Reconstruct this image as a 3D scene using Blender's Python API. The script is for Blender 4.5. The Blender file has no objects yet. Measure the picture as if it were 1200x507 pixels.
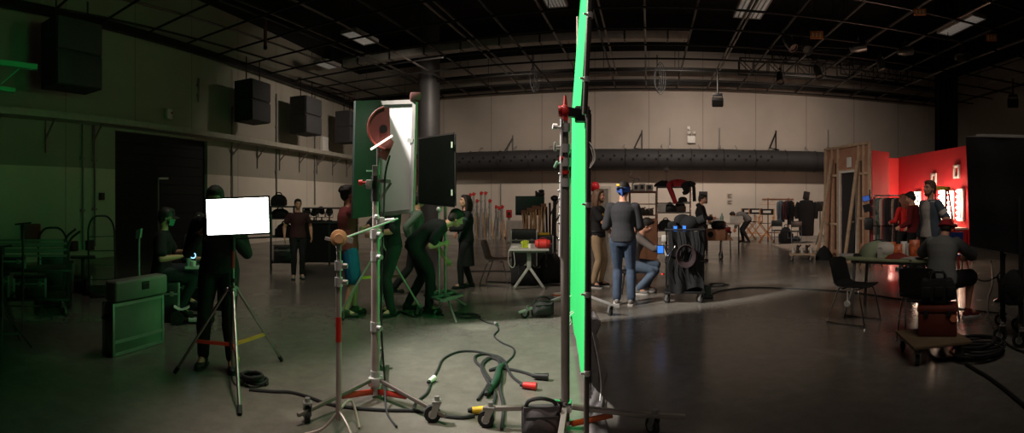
import bpy, bmesh, math, random
from math import sin, cos, pi, atan2, sqrt, acos, radians as RAD
from mathutils import Vector, Matrix, noise as mnoise
random.seed(7)
V = Vector
C = bpy.context.scene.collection
# ---- camera model: a stitched cylindrical panorama. 600 px per radian, horizon at row 237, lens 1.5 m up
F, HZ, CX, HC = 600.0, 237.0, 600.0, 1.5
def azi(x): return (x - CX) / F
def P(x, y, r):
    t = azi(x); return V((r*sin(t), r*cos(t), HC + (HZ - y)/F*r))
def PZ(x, r, z):
    t = azi(x); return V((r*sin(t), r*cos(t), z))
def FR(y): return HC*F/(y - HZ)              # distance of a floor point seen on row y
def G(x, y, z=0.0):
    r = FR(y); return PZ(x, r, z)

# ---------------------------------------------------------------- materials
def lin(c):
    o = []
    for v in c[:3]:
        v /= 255.0
        o.append(v/12.92 if v <= .04045 else ((v+.055)/1.055)**2.4)
    return (*o, 1.0)
MATS = {}
def M(name, rgb=None, rough=.6, metal=0.0, var=.12, scale=6.0, bump=0.0, spec=.5, emit=0.0, sheen=0.0):
    if name in MATS: return MATS[name]
    m = bpy.data.materials.new(name); m.use_nodes = True
    nt = m.node_tree; b = nt.nodes['Principled BSDF']
    c = lin(rgb)
    b.inputs['Roughness'].default_value = rough
    b.inputs['Metallic'].default_value = metal
    b.inputs['Specular IOR Level'].default_value = spec
    if sheen: b.inputs['Sheen Weight'].default_value = sheen
    tc = nt.nodes.new('ShaderNodeTexCoord')
    nz = nt.nodes.new('ShaderNodeTexNoise'); nz.inputs['Scale'].default_value = scale
    nz.inputs['Detail'].default_value = 5
    nt.links.new(tc.outputs['Object'], nz.inputs['Vector'])
    rp = nt.nodes.new('ShaderNodeValToRGB')
    rp.color_ramp.elements[0].position = .3; rp.color_ramp.elements[1].position = .7
    rp.color_ramp.elements[0].color = tuple(max(0, v*(1-var)) for v in c[:3]) + (1,)
    rp.color_ramp.elements[1].color = tuple(min(1, v*(1+var)) for v in c[:3]) + (1,)
    nt.links.new(nz.outputs['Fac'], rp.inputs['Fac'])
    nt.links.new(rp.outputs['Color'], b.inputs['Base Color'])
    if bump:
        bp = nt.nodes.new('ShaderNodeBump'); bp.inputs['Strength'].default_value = bump
        bp.inputs['Distance'].default_value = .02
        nt.links.new(nz.outputs['Fac'], bp.inputs['Height']); nt.links.new(bp.outputs['Normal'], b.inputs['Normal'])
    if emit:
        b.inputs['Emission Color'].default_value = c
        b.inputs['Emission Strength'].default_value = emit
    MATS[name] = m
    return m

# ---------------------------------------------------------------- mesh collector
def basis(d, up=V((0, 0, 1))):
    d = V(d).normalized()
    u = V(up)
    if abs(d.dot(u)) > .98: u = V((0, 1, 0)) if abs(d.y) < .9 else V((1, 0, 0))
    a = d.cross(u).normalized(); b = a.cross(d).normalized()
    return a, b, d
def rotz(a): return Matrix.Rotation(a, 3, 'Z')
def rotx(a): return Matrix.Rotation(a, 3, 'X')
def roty(a): return Matrix.Rotation(a, 3, 'Y')
I3 = Matrix.Identity(3)
def pieces(vs, fs):
    n = len(vs); par = list(range(n))
    def find(i):
        while par[i] != i: par[i] = par[par[i]]; i = par[i]
        return i
    for f in fs:
        a = find(f[0])
        for i in f[1:]: par[find(i)] = a
    isl = {}
    for k, f in enumerate(fs): isl.setdefault(find(f[0]), []).append(k)
    G_ = list(isl.values())
    if len(G_) == 1: return G_
    bx = []
    for g in G_:
        P_ = [vs[i] for k in g for i in fs[k]]
        lo = [min(p[j] for p in P_) for j in range(3)]; hi = [max(p[j] for p in P_) for j in range(3)]
        bx.append((lo, hi, max(hi[j]-lo[j] for j in range(3))))
    m = len(G_); pr = list(range(m))
    def fd(i):
        while pr[i] != i: pr[i] = pr[pr[i]]; i = pr[i]
        return i
    for a in range(m):
        for b in range(a+1, m):
            if fd(a) == fd(b): continue
            gp = sqrt(sum(max(0, bx[a][0][j]-bx[b][1][j], bx[b][0][j]-bx[a][1][j])**2 for j in range(3)))
            if gp <= max(.018, .45*max(bx[a][2], bx[b][2])): pr[fd(a)] = fd(b)
    out = {}
    for a in range(m): out.setdefault(fd(a), []).extend(G_[a])
    return list(out.values())
class MB:
    def __init__(s): s.v = []; s.f = []; s.m = []; s.cm = 0
    def mat(s, i): s.cm = i; return s
    def add(s, vs, fs):
        o = len(s.v); s.v += [V(v) for v in vs]
        for f in fs: s.f.append([o+i for i in f]); s.m.append(s.cm)
        return s
    def box(s, c, size, R=None, bev=0.0, seg=2):
        R = rotz(R) if isinstance(R, (int, float)) else (R or I3)
        c = V(c); hx, hy, hz = (q/2 for q in size)
        if bev:
            bev = min(bev, .49*min(size))
            bm = bmesh.new(); bmesh.ops.create_cube(bm, size=1)
            for v in bm.verts: v.co = V((v.co.x*size[0], v.co.y*size[1], v.co.z*size[2]))
            bmesh.ops.bevel(bm, geom=list(bm.edges), offset=bev, segments=seg, profile=.5, affect='EDGES')
            bm.verts.index_update()
            vs = [c + R @ v.co for v in bm.verts]; fs = [[v.index for v in f.verts] for f in bm.faces]
            bm.free(); return s.add(vs, fs)
        vs = [c + R @ V((x*hx, y*hy, z*hz)) for z in (-1, 1) for y in (-1, 1) for x in (-1, 1)]
        return s.add(vs, [(0, 2, 3, 1), (4, 5, 7, 6), (0, 1, 5, 4), (2, 6, 7, 3), (0, 4, 6, 2), (1, 3, 7, 5)])
    def bar(s, p0, p1, w, h, up=V((0, 0, 1)), bev=0.0):
        p0, p1 = V(p0), V(p1); a, b, d = basis(p1-p0, up)
        R = Matrix((a, d, b)).transposed()
        return s.box((p0+p1)/2, (w, (p1-p0).length, h), R, bev)
    def rings(s, rings, cap=True, closed=False):
        n = len(rings[0]); vs = [p for r in rings for p in r]; fs = []
        k = len(rings)
        for i in range(k if closed else k-1):
            j = (i+1) % k
            for a in range(n):
                b = (a+1) % n
                fs.append((i*n+a, i*n+b, j*n+b, j*n+a))
        if cap and not closed:
            fs.append(list(range(n))[::-1]); fs.append([(k-1)*n+a for a in range(n)])
        return s.add(vs, fs)
    def cyl(s, p0, p1, r0, r1=None, n=12):
        p0, p1 = V(p0), V(p1); r1 = r0 if r1 is None else r1
        a, b, d = basis(p1-p0)
        mk = lambda p, r: [p + (a*cos(t) + b*sin(t))*r for t in (2*pi*i/n for i in range(n))]
        return s.rings([mk(p0, r0), mk(p1, r1)])
    def tube(s, pts, r, n=8, closed=False):
        pts = [V(p) for p in pts]; k = len(pts); rr = r if isinstance(r, (list, tuple)) else [r]*k
        out = []; a = None
        for i, p in enumerate(pts):
            q0 = pts[i-1] if (i > 0 or closed) else p
            q1 = pts[(i+1) % k] if (i < k-1 or closed) else p
            d = (q1-q0)
            d = d.normalized() if d.length > 1e-9 else V((0, 0, 1))
            if a is None: a, b, _ = basis(d)
            else:
                a = a - d*a.dot(d)
                a = a.normalized() if a.length > 1e-6 else basis(d)[0]
            b = d.cross(a)
            out.append([p + (a*cos(t)+b*sin(t))*rr[i] for t in (2*pi*j/n for j in range(n))])
        return s.rings(out, closed=closed)
    def ball(s, c, r, R=None, u=14, v=9):
        c = V(c); r = (r, r, r) if isinstance(r, (int, float)) else r; R = R or I3
        out = []
        for i in range(v+1):
            ph = -pi/2 + pi*i/v; ph = max(-pi/2+.02, min(pi/2-.02, ph))
            out.append([c + R @ V((r[0]*cos(ph)*cos(t), r[1]*cos(ph)*sin(t), r[2]*sin(ph))) for t in (2*pi*j/u for j in range(u))])
        return s.rings(out)
    def lathe(s, c, prof, n=20, R=None, cap=True):
        c = V(c); R = R or I3
        return s.rings([[c + R @ V((max(r, .0005)*cos(t), max(r, .0005)*sin(t), z)) for t in (2*pi*j/n for j in range(n))] for r, z in prof], cap=cap)
    def prism(s, poly, y0, y1, X=V((1, 0, 0)), Y=V((0, 1, 0)), Z=V((0, 0, 1)), O=V((0, 0, 0))):
        A = [O + X*p[0] + Z*p[1] + Y*y0 for p in poly]; B = [O + X*p[0] + Z*p[1] + Y*y1 for p in poly]
        return s.rings([A, B])
    def sheet(s, fn, nu, nv, th=.004, nrm=None):
        pts = [[V(fn(i/nu, j/nv)) for j in range(nv+1)] for i in range(nu+1)]
        N = []
        for i in range(nu+1):
            row = []
            for j in range(nv+1):
                du = pts[min(i+1, nu)][j] - pts[max(i-1, 0)][j]; dv = pts[i][min(j+1, nv)] - pts[i][max(j-1, 0)]
                q = du.cross(dv); row.append(q.normalized() if q.length > 1e-9 else V((0, 0, 1)))
            N.append(row)
        vs = [pts[i][j] + N[i][j]*th/2 for i in range(nu+1) for j in range(nv+1)]
        vs += [pts[i][j] - N[i][j]*th/2 for i in range(nu+1) for j in range(nv+1)]
        o = (nu+1)*(nv+1); w = nv+1; fs = []
        for i in range(nu):
            for j in range(nv):
                a, b, c, d = i*w+j, (i+1)*w+j, (i+1)*w+j+1, i*w+j+1
                fs.append((a, b, c, d)); fs.append((o+d, o+c, o+b, o+a))
        for i in range(nu):
            for j in (0, nv):
                a, b = i*w+j, (i+1)*w+j
                fs.append((a, o+a, o+b, b) if j == 0 else (b, o+b, o+a, a))
        for j in range(nv):
            for i in (0, nu):
                a, b = i*w+j, i*w+j+1
                fs.append((b, o+b, o+a, a) if i == 0 else (a, o+a, o+b, b))
        return s.add(vs, fs)
    def xf(s, R=None, t=(0, 0, 0)):
        R = R or I3; t = V(t); s.v = [R @ v + t for v in s.v]; return s
    def build(s, name, mats, parent=None, world=False, smooth=40, base=True, frm=None, **props):
        vs = s.v
        if not isinstance(mats, (list, tuple)): mats = [mats]
        if parent is not None and world:
            inv = WM[parent.name].inverted(); vs = [inv @ v for v in vs]
        if frm is not None:            # coordinates were given in another object's frame
            K = WM[parent.name].inverted() @ WM[frm.name]; vs = [K @ v for v in vs]
        if parent is not None:         # a part whose pieces stand apart becomes several parts of that name
            pc = pieces(vs, s.f)
            if len(pc) > 1:
                first = None
                for ids in pc:
                    q = MB(); mp = {}; 
                    for fi in ids:
                        nf = []
                        for i in s.f[fi]:
                            if i not in mp: mp[i] = len(q.v); q.v.append(vs[i])
                            nf.append(mp[i])
                        q.f.append(nf); q.m.append(s.m[fi])
                    o = q.build(name, mats, parent, smooth=smooth); first = first or o
                return first
        lo = V([min(v[i] for v in vs) for i in range(3)]); hi = V([max(v[i] for v in vs) for i in range(3)])
        o0 = (lo+hi)/2
        if parent is None and base: o0.z = lo.z
        me = bpy.data.meshes.new(name)
        me.from_pydata([v-o0 for v in vs], [], s.f)
        for m in mats: me.materials.append(m)
        me.polygons.foreach_set('material_index', s.m)
        bm = bmesh.new(); bm.from_mesh(me); bmesh.ops.recalc_face_normals(bm, faces=bm.faces); bm.to_mesh(me); bm.free()
        if smooth:
            me.polygons.foreach_set('use_smooth', [True]*len(me.polygons))
            me.set_sharp_from_angle(angle=RAD(smooth))
        me.update()
        o = bpy.data.objects.new(name, me); C.objects.link(o); o.location = o0
        if parent is not None: o.parent = parent; WM[o.name] = WM[parent.name] @ Matrix.Translation(o0)
        else: WM[o.name] = Matrix.Translation(o0)
        for k, q in props.items(): o[k] = q
        return o
WM = {}     # world matrix of every object, kept by hand so that no scene update is needed
def tag(o, label, cat, group=None, kind=None):
    o['label'] = label; o['category'] = cat
    if group: o['group'] = group
    if kind: o['kind'] = kind
    return o
def thing(name, label, cat, loc=(0, 0, 0), rz=0.0, group=None):
    o = bpy.data.objects.new(name, None); C.objects.link(o); o.empty_display_size = .1
    o.location = loc; o.rotation_euler = (0, 0, rz)
    WM[o.name] = Matrix.Translation(V(loc)) @ Matrix.Rotation(rz, 4, 'Z')
    return tag(o, label, cat, group)
def struct(mb, name, mats, smooth=0):
    o = mb.build(name, mats, None, smooth=smooth, base=False); o['kind'] = 'structure'; return o
def dup(root, loc, rz, label=None, group=None):
    r = root.copy(); C.objects.link(r); r.location = loc; r.rotation_euler = (0, 0, rz)
    WM[r.name] = Matrix.Translation(V(loc)) @ Matrix.Rotation(rz, 4, 'Z')
    if label: r['label'] = label
    if group: r['group'] = group
    def rec(a, b):
        for ch in list(a.children):
            c = ch.copy(); C.objects.link(c); c.parent = b; c.matrix_parent_inverse = ch.matrix_parent_inverse
            rec(ch, c)
    rec(root, r)
    return r
class Fr:
    """ground frame at azimuth column x, distance r: local x right, y away from the lens, z up; q() turns a pixel into a local point"""
    def __init__(s, x, r): s.x = x; s.r = r; s.o = PZ(x, r, 0); s.rz = -azi(x)
    def q(s, x, y, dy=0.0):
        d = azi(x) - azi(s.x); rr = (s.r+dy)/cos(d)
        return V(((s.r+dy)*math.tan(d), dy, HC + (HZ-y)/F*rr))
    def z(s, y, dy=0.0): return HC + (HZ-y)/F*(s.r+dy)
    def thing(s, name, label, cat, group=None, yaw=0.0, z=0.0):
        return thing(name, label, cat, (s.o.x, s.o.y, z), s.rz+yaw, group)
def smooth_path(pts, k=6, closed=False):
    pts = [V(p) for p in pts]; n = len(pts); out = []
    rng = range(n if closed else n-1)
    for i in rng:
        p0 = pts[i-1] if (i > 0 or closed) else pts[i]; p1 = pts[i]; p2 = pts[(i+1) % n]
        p3 = pts[(i+2) % n] if (i+2 < n or closed) else p2
        for j in range(k):
            t = j/k
            out.append(.5*((2*p1) + (p2-p0)*t + (2*p0-5*p1+4*p2-p3)*t*t + (3*p1-p0-3*p2+p3)*t**3))
    if not closed: out.append(pts[-1])
    return out
# ---- common materials
black = M('black_paint', (20, 20, 21), .5)
blackcloth = M('black_cloth', (17, 17, 18), .95, var=.25, scale=14, bump=.3)
rubber = M('black_rubber', (22, 22, 22), .75)
chrome = M('chrome', (205, 205, 205), .18, 1.0, var=.04)
steel = M('brushed_steel', (140, 136, 132), .4, .5, var=.08)
dsteel = M('dark_steel', (70, 68, 66), .45, .9)
alu = M('aluminium', (178, 176, 172), .38, .45, var=.06)
redp = M('red_paint', (165, 26, 22), .45)
white = M('white_paint', (225, 222, 214), .55, var=.04)
grey = M('grey_paint', (120, 120, 120), .6)
wood = M('pine_wood', (205, 160, 112), .6, var=.2, scale=9)
plywood = M('plywood', (150, 104, 78), .7, var=.2, scale=5)
skin = M('skin_light', (205, 150, 124), .55, var=.06, scale=12)
orange = M('orange_paint', (190, 84, 26), .5)
yellow = M('yellow_plastic', (215, 175, 40), .45)
# ================================================================ the room
aF = .2667; nF = V((sin(aF), cos(aF), 0)); tF = V((cos(aF), -sin(aF), 0)); DF = 22.0
aL = -1.425; nL = V((sin(aL), cos(aL), 0)); tL = V((cos(aL), -sin(aL), 0)); DL = 11.34
def WB(u, z, off=0.0): return nF*(DF-off) + tF*u + V((0, 0, z))
def WL(u, z, off=0.0): return nL*(DL-off) + tL*u + V((0, 0, z))
def ub(x): return DF*math.tan(azi(x)-aF)
def ul(x): return DL*math.tan(azi(x)-aL)
def rb(x): return DF/cos(azi(x)-aF)
def rl(x): return DL/cos(azi(x)-aL)
def zb(x, y): return HC + (HZ-y)/F*rb(x)
def zl(x, y): return HC + (HZ-y)/F*rl(x)
xc = 400.0
while rl(xc) < rb(xc): xc += .1
UB0, UL1 = ub(xc), ul(xc)
UB1 = ub(1121.0)
RB = Matrix((tF, nF, V((0, 0, 1)))).transposed()
RL = Matrix((tL, nL, V((0, 0, 1)))).transposed()
def seam_mat(name, rgb, tdir, step, rough=.75, dark=.55, phase=0.0, emit=0):
    m = M(name, rgb, rough, var=.07, scale=.8)
    nt = m.node_tree; b = nt.nodes['Principled BSDF']
    src = b.inputs['Base Color'].links[0].from_socket
    g = nt.nodes.new('ShaderNodeNewGeometry')
    d = nt.nodes.new('ShaderNodeVectorMath'); d.operation = 'DOT_PRODUCT'; d.inputs[1].default_value = tdir
    nt.links.new(g.outputs['Position'], d.inputs[0])
    a = nt.nodes.new('ShaderNodeMath'); a.operation = 'ADD'; a.inputs[1].default_value = 100*step+phase
    nt.links.new(d.outputs['Value'], a.inputs[0])
    q = nt.nodes.new('ShaderNodeMath'); q.operation = 'MODULO'; q.inputs[1].default_value = step
    nt.links.new(a.outputs[0], q.inputs[0])
    l = nt.nodes.new('ShaderNodeMath'); l.operation = 'LESS_THAN'; l.inputs[1].default_value = .028
    nt.links.new(q.outputs[0], l.inputs[0])
    mx = nt.nodes.new('ShaderNodeMix'); mx.data_type = 'RGBA'
    nt.links.new(l.outputs[0], mx.inputs['Factor']); nt.links.new(src, mx.inputs['A'])
    c = lin(rgb); mx.inputs['B'].default_value = tuple(v*dark for v in c[:3]) + (1,)
    nt.links.new(mx.outputs['Result'], b.inputs['Base Color'])
    return m
wall_up = seam_mat('wall_paint_taupe', (176, 164, 152), tuple(tF), 2.33)
wall_lo = seam_mat('wall_paint_pale', (224, 212, 198), tuple(tF), 2.33)
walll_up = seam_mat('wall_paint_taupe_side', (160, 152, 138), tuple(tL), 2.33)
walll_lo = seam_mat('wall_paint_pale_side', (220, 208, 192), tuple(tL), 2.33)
wall_void = M('black_void_paint', (24, 22, 21), .9)

# floor: dark sealed concrete, worn and scuffed
fm = bpy.data.materials.new('polished_concrete'); fm.use_nodes = True
nt = fm.node_tree; b = nt.nodes['Principled BSDF']
geo = nt.nodes.new('ShaderNodeNewGeometry')
def nnoise(scale, detail=6, rough=.55):
    n = nt.nodes.new('ShaderNodeTexNoise'); n.inputs['Scale'].default_value = scale; n.inputs['Detail'].default_value = detail
    n.inputs['Roughness'].default_value = rough; nt.links.new(geo.outputs['Position'], n.inputs['Vector']); return n
def ramp(src, stops):
    r = nt.nodes.new('ShaderNodeValToRGB'); e = r.color_ramp.elements
    e[0].position, e[0].color = stops[0][0], stops[0][1]; e[1].position, e[1].color = stops[-1][0], stops[-1][1]
    for p_, c_ in stops[1:-1]:
        q = e.new(p_); q.color = c_
    nt.links.new(src, r.inputs['Fac']); return r
n1 = nnoise(.55); n2 = nnoise(7, 8, .7); n3 = nnoise(1.1, 4, .5)
r1 = ramp(n1.outputs['Fac'], [(.3, lin((92, 88, 82))), (.7, lin((116, 112, 104)))])
r2 = ramp(n2.outputs['Fac'], [(.35, (.72, .72, .72, 1)), (.68, (1.18, 1.18, 1.18, 1))])
mx = nt.nodes.new('ShaderNodeMix'); mx.data_type = 'RGBA'; mx.blend_type = 'MULTIPLY'; mx.inputs['Factor'].default_value = .55
nt.links.new(r1.outputs['Color'], mx.inputs['A']); nt.links.new(r2.outputs['Color'], mx.inputs['B'])
r4 = ramp(n3.outputs['Fac'], [(.62, (0, 0, 0, 1)), (.72, (1, 1, 1, 1))])   # pale scuffs
mx2 = nt.nodes.new('ShaderNodeMix'); mx2.data_type = 'RGBA'
ml = nt.nodes.new('ShaderNodeMath'); ml.operation = 'MULTIPLY'; ml.inputs[1].default_value = .22
nt.links.new(r4.outputs['Color'], ml.inputs[0]); nt.links.new(ml.outputs[0], mx2.inputs['Factor'])
nt.links.new(mx.outputs['Result'], mx2.inputs['A']); mx2.inputs['B'].default_value = lin((176, 172, 160))
nt.links.new(mx2.outputs['Result'], b.inputs['Base Color'])
r3 = ramp(n3.outputs['Fac'], [(.3, (.19, .19, .19, 1)), (.7, (.26, .26, .26, 1))])
nt.links.new(r3.outputs['Color'], b.inputs['Roughness'])
b.inputs['Specular IOR Level'].default_value = .5
bp = nt.nodes.new('ShaderNodeBump'); bp.inputs['Strength'].default_value = .004; bp.inputs['Distance'].default_value = .01
nt.links.new(n2.outputs['Fac'], bp.inputs['Height']); nt.links.new(bp.outputs['Normal'], b.inputs['Normal'])
mb = MB(); mb.box((4, 10, -.1), (46, 46, .2)); struct(mb, 'floor', fm)
mb = MB(); mb.box((4, 10, 9.75), (46, 46, .3)); struct(mb, 'ceiling', wall_void)
# back wall
mb = MB()
for i, (z0, z1, th) in enumerate([(2.33, 8.0, .3), (0, 2.33, .3), (8.0, 9.6, .3)]):
    mb.mat(i).box(WB((UB0+UB1)/2, (z0+z1)/2, -th/2), (UB1-UB0+.6, th, z1-z0), RB)
struct(mb, 'wall_back', [wall_up, wall_lo, wall_void])
# left wall, with the dark roller door let in
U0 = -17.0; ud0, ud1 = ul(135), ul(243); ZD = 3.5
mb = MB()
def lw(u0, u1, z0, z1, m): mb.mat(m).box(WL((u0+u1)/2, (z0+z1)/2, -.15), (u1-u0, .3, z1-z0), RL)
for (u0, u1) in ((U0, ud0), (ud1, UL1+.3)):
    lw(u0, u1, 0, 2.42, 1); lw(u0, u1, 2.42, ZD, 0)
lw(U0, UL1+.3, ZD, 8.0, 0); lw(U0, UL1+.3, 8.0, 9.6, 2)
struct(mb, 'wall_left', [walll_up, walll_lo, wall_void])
doorm = M('black_door_paint', (12, 11, 11), .7, var=.2)
mb = MB()
for k in range(12):
    mb.box(WL((ud0+ud1)/2, ZD*(k+.5)/12, -.16), (ud1-ud0, .06, ZD/12-.012), RL)
mb.box(WL((ud0+ud1)/2, ZD/2, -.21), (ud1-ud0, .04, ZD), RL)
d1 = struct(mb, 'door_1', doorm)
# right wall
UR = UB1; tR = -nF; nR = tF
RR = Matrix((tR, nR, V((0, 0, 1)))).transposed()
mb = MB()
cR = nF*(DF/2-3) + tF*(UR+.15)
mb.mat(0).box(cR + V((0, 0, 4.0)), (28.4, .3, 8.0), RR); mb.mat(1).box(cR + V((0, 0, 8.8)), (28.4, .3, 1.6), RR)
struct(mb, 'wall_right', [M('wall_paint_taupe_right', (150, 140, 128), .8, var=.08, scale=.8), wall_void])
# service door in the back wall
mb = MB(); u0, u1 = ub(691), ub(716); um = (u0+u1)/2; frm = M('door_frame_paint', (196, 188, 176), .5); dpan = M('door_panel_paint', (128, 122, 112), .5)
for (a, c_) in ((u0, u0+.12), (u1-.12, u1)): mb.box(WB((a+c_)/2, 1.1, .03), (c_-a, .06, 2.2), RB)
mb.box(WB(um, 2.14, .031), (u1-u0, .06, .12), RB)
mb.mat(1).box(WB(um, 1.04, .012), (u1-u0-.24, .03, 2.08), RB)
d2 = struct(mb, 'door_2', [frm, dpan])
mb = MB(); mb.cyl(WB(u1-.2, 1.0, .03), WB(u1-.2, 1.0, .09), .02); mb.bar(WB(u1-.2, 1.0, .09), WB(u1-.33, 1.0, .09), .025, .02)
o = mb.build('door_handle', steel, d2, world=True)

# ================================================================ overhead
GZ = 6.3
gridp = M('grid_pipe_black', (40, 38, 36), .45, .5)
gridl = M('grid_rail_steel', (96, 91, 86), .35, .8)
grid = thing('lighting_grid', 'black suspended pipe grid covering the whole studio ceiling', 'lighting grid', (0, 12, GZ))
def uleft(d): return (DL - .25 - d*nL.dot(nF))/nL.dot(tF)     # where a line at depth d meets the left wall
A_d = [21.6 - 1.5*k for k in range(12)]
for d in A_d:
    mb = MB(); mb.cyl(nF*d + tF*uleft(d) + V((0, 0, GZ)), nF*d + tF*(UB1-.3) + V((0, 0, GZ)), .032, n=8)
    mb.build('pipe', gridp, grid, world=True)
us = [-14.4 + 1.3*k for k in range(23)]
for k, u in enumerate(us):
    # the pipe ends at the left wall where that comes first
    dmin = 4.5
    den = nL.dot(nF)
    lim = (DL - .25 - u*nL.dot(tF))/den       # nL.nF < 0: depth must exceed lim
    d0 = max(dmin, lim) if den < 0 else dmin
    if d0 > 21.4: continue
    mb = MB(); z = GZ + .07
    mb.cyl(nF*d0 + tF*u + V((0, 0, z)), nF*21.75 + tF*u + V((0, 0, z)), .034, n=8)
    mb.build('pipe', gridl if k % 2 else gridp, grid, world=True)
    if k % 3 == 1:                             # doubled channel rail above every third pipe
        mb = MB(); mb.bar(nF*d0 + tF*(u+.16) + V((0, 0, z+.1)), nF*19.8 + tF*(u+.16) + V((0, 0, z+.1)), .05, .06)
        mb.build('rail', gridl, grid, world=True)
for k, u in enumerate(us[::3]):
    for d in (13.6, 17.1, 20.4):
        if u < uleft(d)+.5: continue
        mb = MB(); mb.cyl(nF*d+tF*u+V((0, 0, GZ)), nF*d+tF*u+V((0, 0, 9.6)), .012, n=6)
        mb.build('hanger_rod', gridp, grid, world=True)
# edge beams where grid meets walls
mb = MB(); mb.bar(WL(U0+6, GZ-.02, .22), WL(UL1-.2, GZ-.02, .22), .14, .22); mb.build('edge_beam', gridp, grid, world=True)
mb = MB(); mb.bar(WB(UB0+.2, GZ+.25, .3), WB(UB1-.2, GZ+.25, .3), .12, .16); mb.build('edge_beam', gridp, grid, world=True)

# long sheet-metal duct above the grid
def aboveline(x, y, z): # point at height z on the line of sight of pixel
    r = (z-HC)*F/(HZ-y); return PZ(x, r, z)
p0, p1 = nF*17.1+tF*(-11.5)+V((0, 0, 7.05)), nF*17.1+tF*1.35+V((0, 0, 7.05))
t = thing('ventilation_duct', 'long pale sheet metal duct running above the ceiling grid', 'duct', tuple((p0+p1)/2))
mb = MB(); mb.bar(p0, p1, .4, .26, bev=.01); mb.build('duct_body', M('galvanised_sheet', (150, 144, 136), .5, .35), t, world=True)
for k in range(9):
    q = p0.lerp(p1, (k+.5)/9); mb = MB(); mb.bar(q-tF*.03, q+tF*.03, .43, .29); mb.build('joint_collar', dsteel, t, world=True)
for k in range(4):
    q = p0.lerp(p1, (k+.5)/4); mb = MB(); mb.cyl(q+V((0, 0, .13)), V((q.x, q.y, 9.6)), .012, n=6); mb.build('hanger_rod', gridp, t, world=True)
# cable trough close to the back wall
p0, p1 = nF*20.6+tF*(-9)+V((0, 0, 6.75)), nF*20.6+tF*14+V((0, 0, 6.75))
t = thing('cable_tray', 'dark cable tray hung along the top of the back wall', 'cable tray', tuple((p0+p1)/2))
mb = MB(); mb.bar(p0, p1, .5, .03); mb.bar(p0-nF*.25+V((0, 0, .06)), p1-nF*.25+V((0, 0, .06)), .02, .12); mb.bar(p0+nF*.25+V((0, 0, .06)), p1+nF*.25+V((0, 0, .06)), .02, .12)
mb.build('trough', dsteel, t, world=True)
for k in range(8):
    q = p0.lerp(p1, (k+.5)/8); mb = MB(); mb.cyl(q, V((q.x, q.y, 9.6)), .012, n=6); mb.build('hanger_rod', gridp, t, world=True)

# ceiling light boxes (off-looking, a faint glow is put into the louvres)
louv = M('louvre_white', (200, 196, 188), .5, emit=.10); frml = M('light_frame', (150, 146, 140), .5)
def ceil_light(x, y, z, w, l, label, yaw=0.0):
    c = aboveline(x, y, z)
    t = thing('ceiling_light', label, 'ceiling light', (c.x, c.y, z), -aF+yaw, 'box lights above the grid')
    mb = MB()
    for s in (-1, 1):
        mb.box((s*(w/2), 0, .06), (.04, l, .12)); mb.box((0, s*(l/2), .06), (w, .04, .12))
    mb.box((0, 0, .11), (w, l, .02)); mb.build('housing', frml, t)
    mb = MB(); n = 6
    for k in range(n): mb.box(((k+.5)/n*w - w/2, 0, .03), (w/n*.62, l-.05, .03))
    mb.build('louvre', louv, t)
    for s in (-1, 1):
        mb = MB(); mb.cyl((0, s*l*.35, .12), (0, s*l*.35, 9.6-z), .01, n=6); mb.build('hanger_rod', gridp, t)
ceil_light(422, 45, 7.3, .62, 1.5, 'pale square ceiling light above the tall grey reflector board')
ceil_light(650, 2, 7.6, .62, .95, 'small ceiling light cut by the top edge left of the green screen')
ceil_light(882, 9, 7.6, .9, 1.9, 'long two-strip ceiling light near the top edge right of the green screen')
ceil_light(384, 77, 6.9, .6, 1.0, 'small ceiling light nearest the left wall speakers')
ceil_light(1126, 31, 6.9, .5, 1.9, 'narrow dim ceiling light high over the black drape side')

# box trusses over the right half
def truss(x0, y0, x1, y1, z, label, bays=6):
    p, q = aboveline(x0, y0, z), aboveline(x1, y1, z)
    d = (q-p); L = d.length; yaw = atan2(d.y, d.x)
    t = thing('box_truss', label, 'truss', tuple(p), yaw, 'black box trusses in the ceiling grid')
    h = .55; w = .4
    for (yy, zz) in ((-w/2, 0), (w/2, 0), (-w/2, h), (w/2, h)):
        mb = MB(); mb.cyl((0, yy, zz), (L, yy, zz), .03, n=8); mb.build('chord', gridp, t)
    for yy in (-w/2, w/2):
        mb = MB()
        for k in range(bays+1): mb.cyl((L*k/bays, yy, 0), (L*k/bays, yy, h), .022, n=6)
        for k in range(bays): mb.cyl((L*k/bays, yy, 0 if k % 2 else h), (L*(k+1)/bays, yy, h if k % 2 else 0), .018, n=6)
        mb.build('lacing', gridp, t)
    for s in (.12, .88):
        mb = MB(); mb.cyl((L*s, 0, h), (L*s, 0, 9.6-z), .012, n=6); mb.build('hanger_rod', gridp, t)
truss(866, 86, 966, 91, 6.5, 'black box truss hanging above the left end of the perforated duct')
truss(983, 88, 1066, 97, 6.45, 'black box truss hanging above the timber set wall')
truss(905, 72, 1000, 75, 7.0, 'shorter black box truss higher up behind the other trusses')

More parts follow.
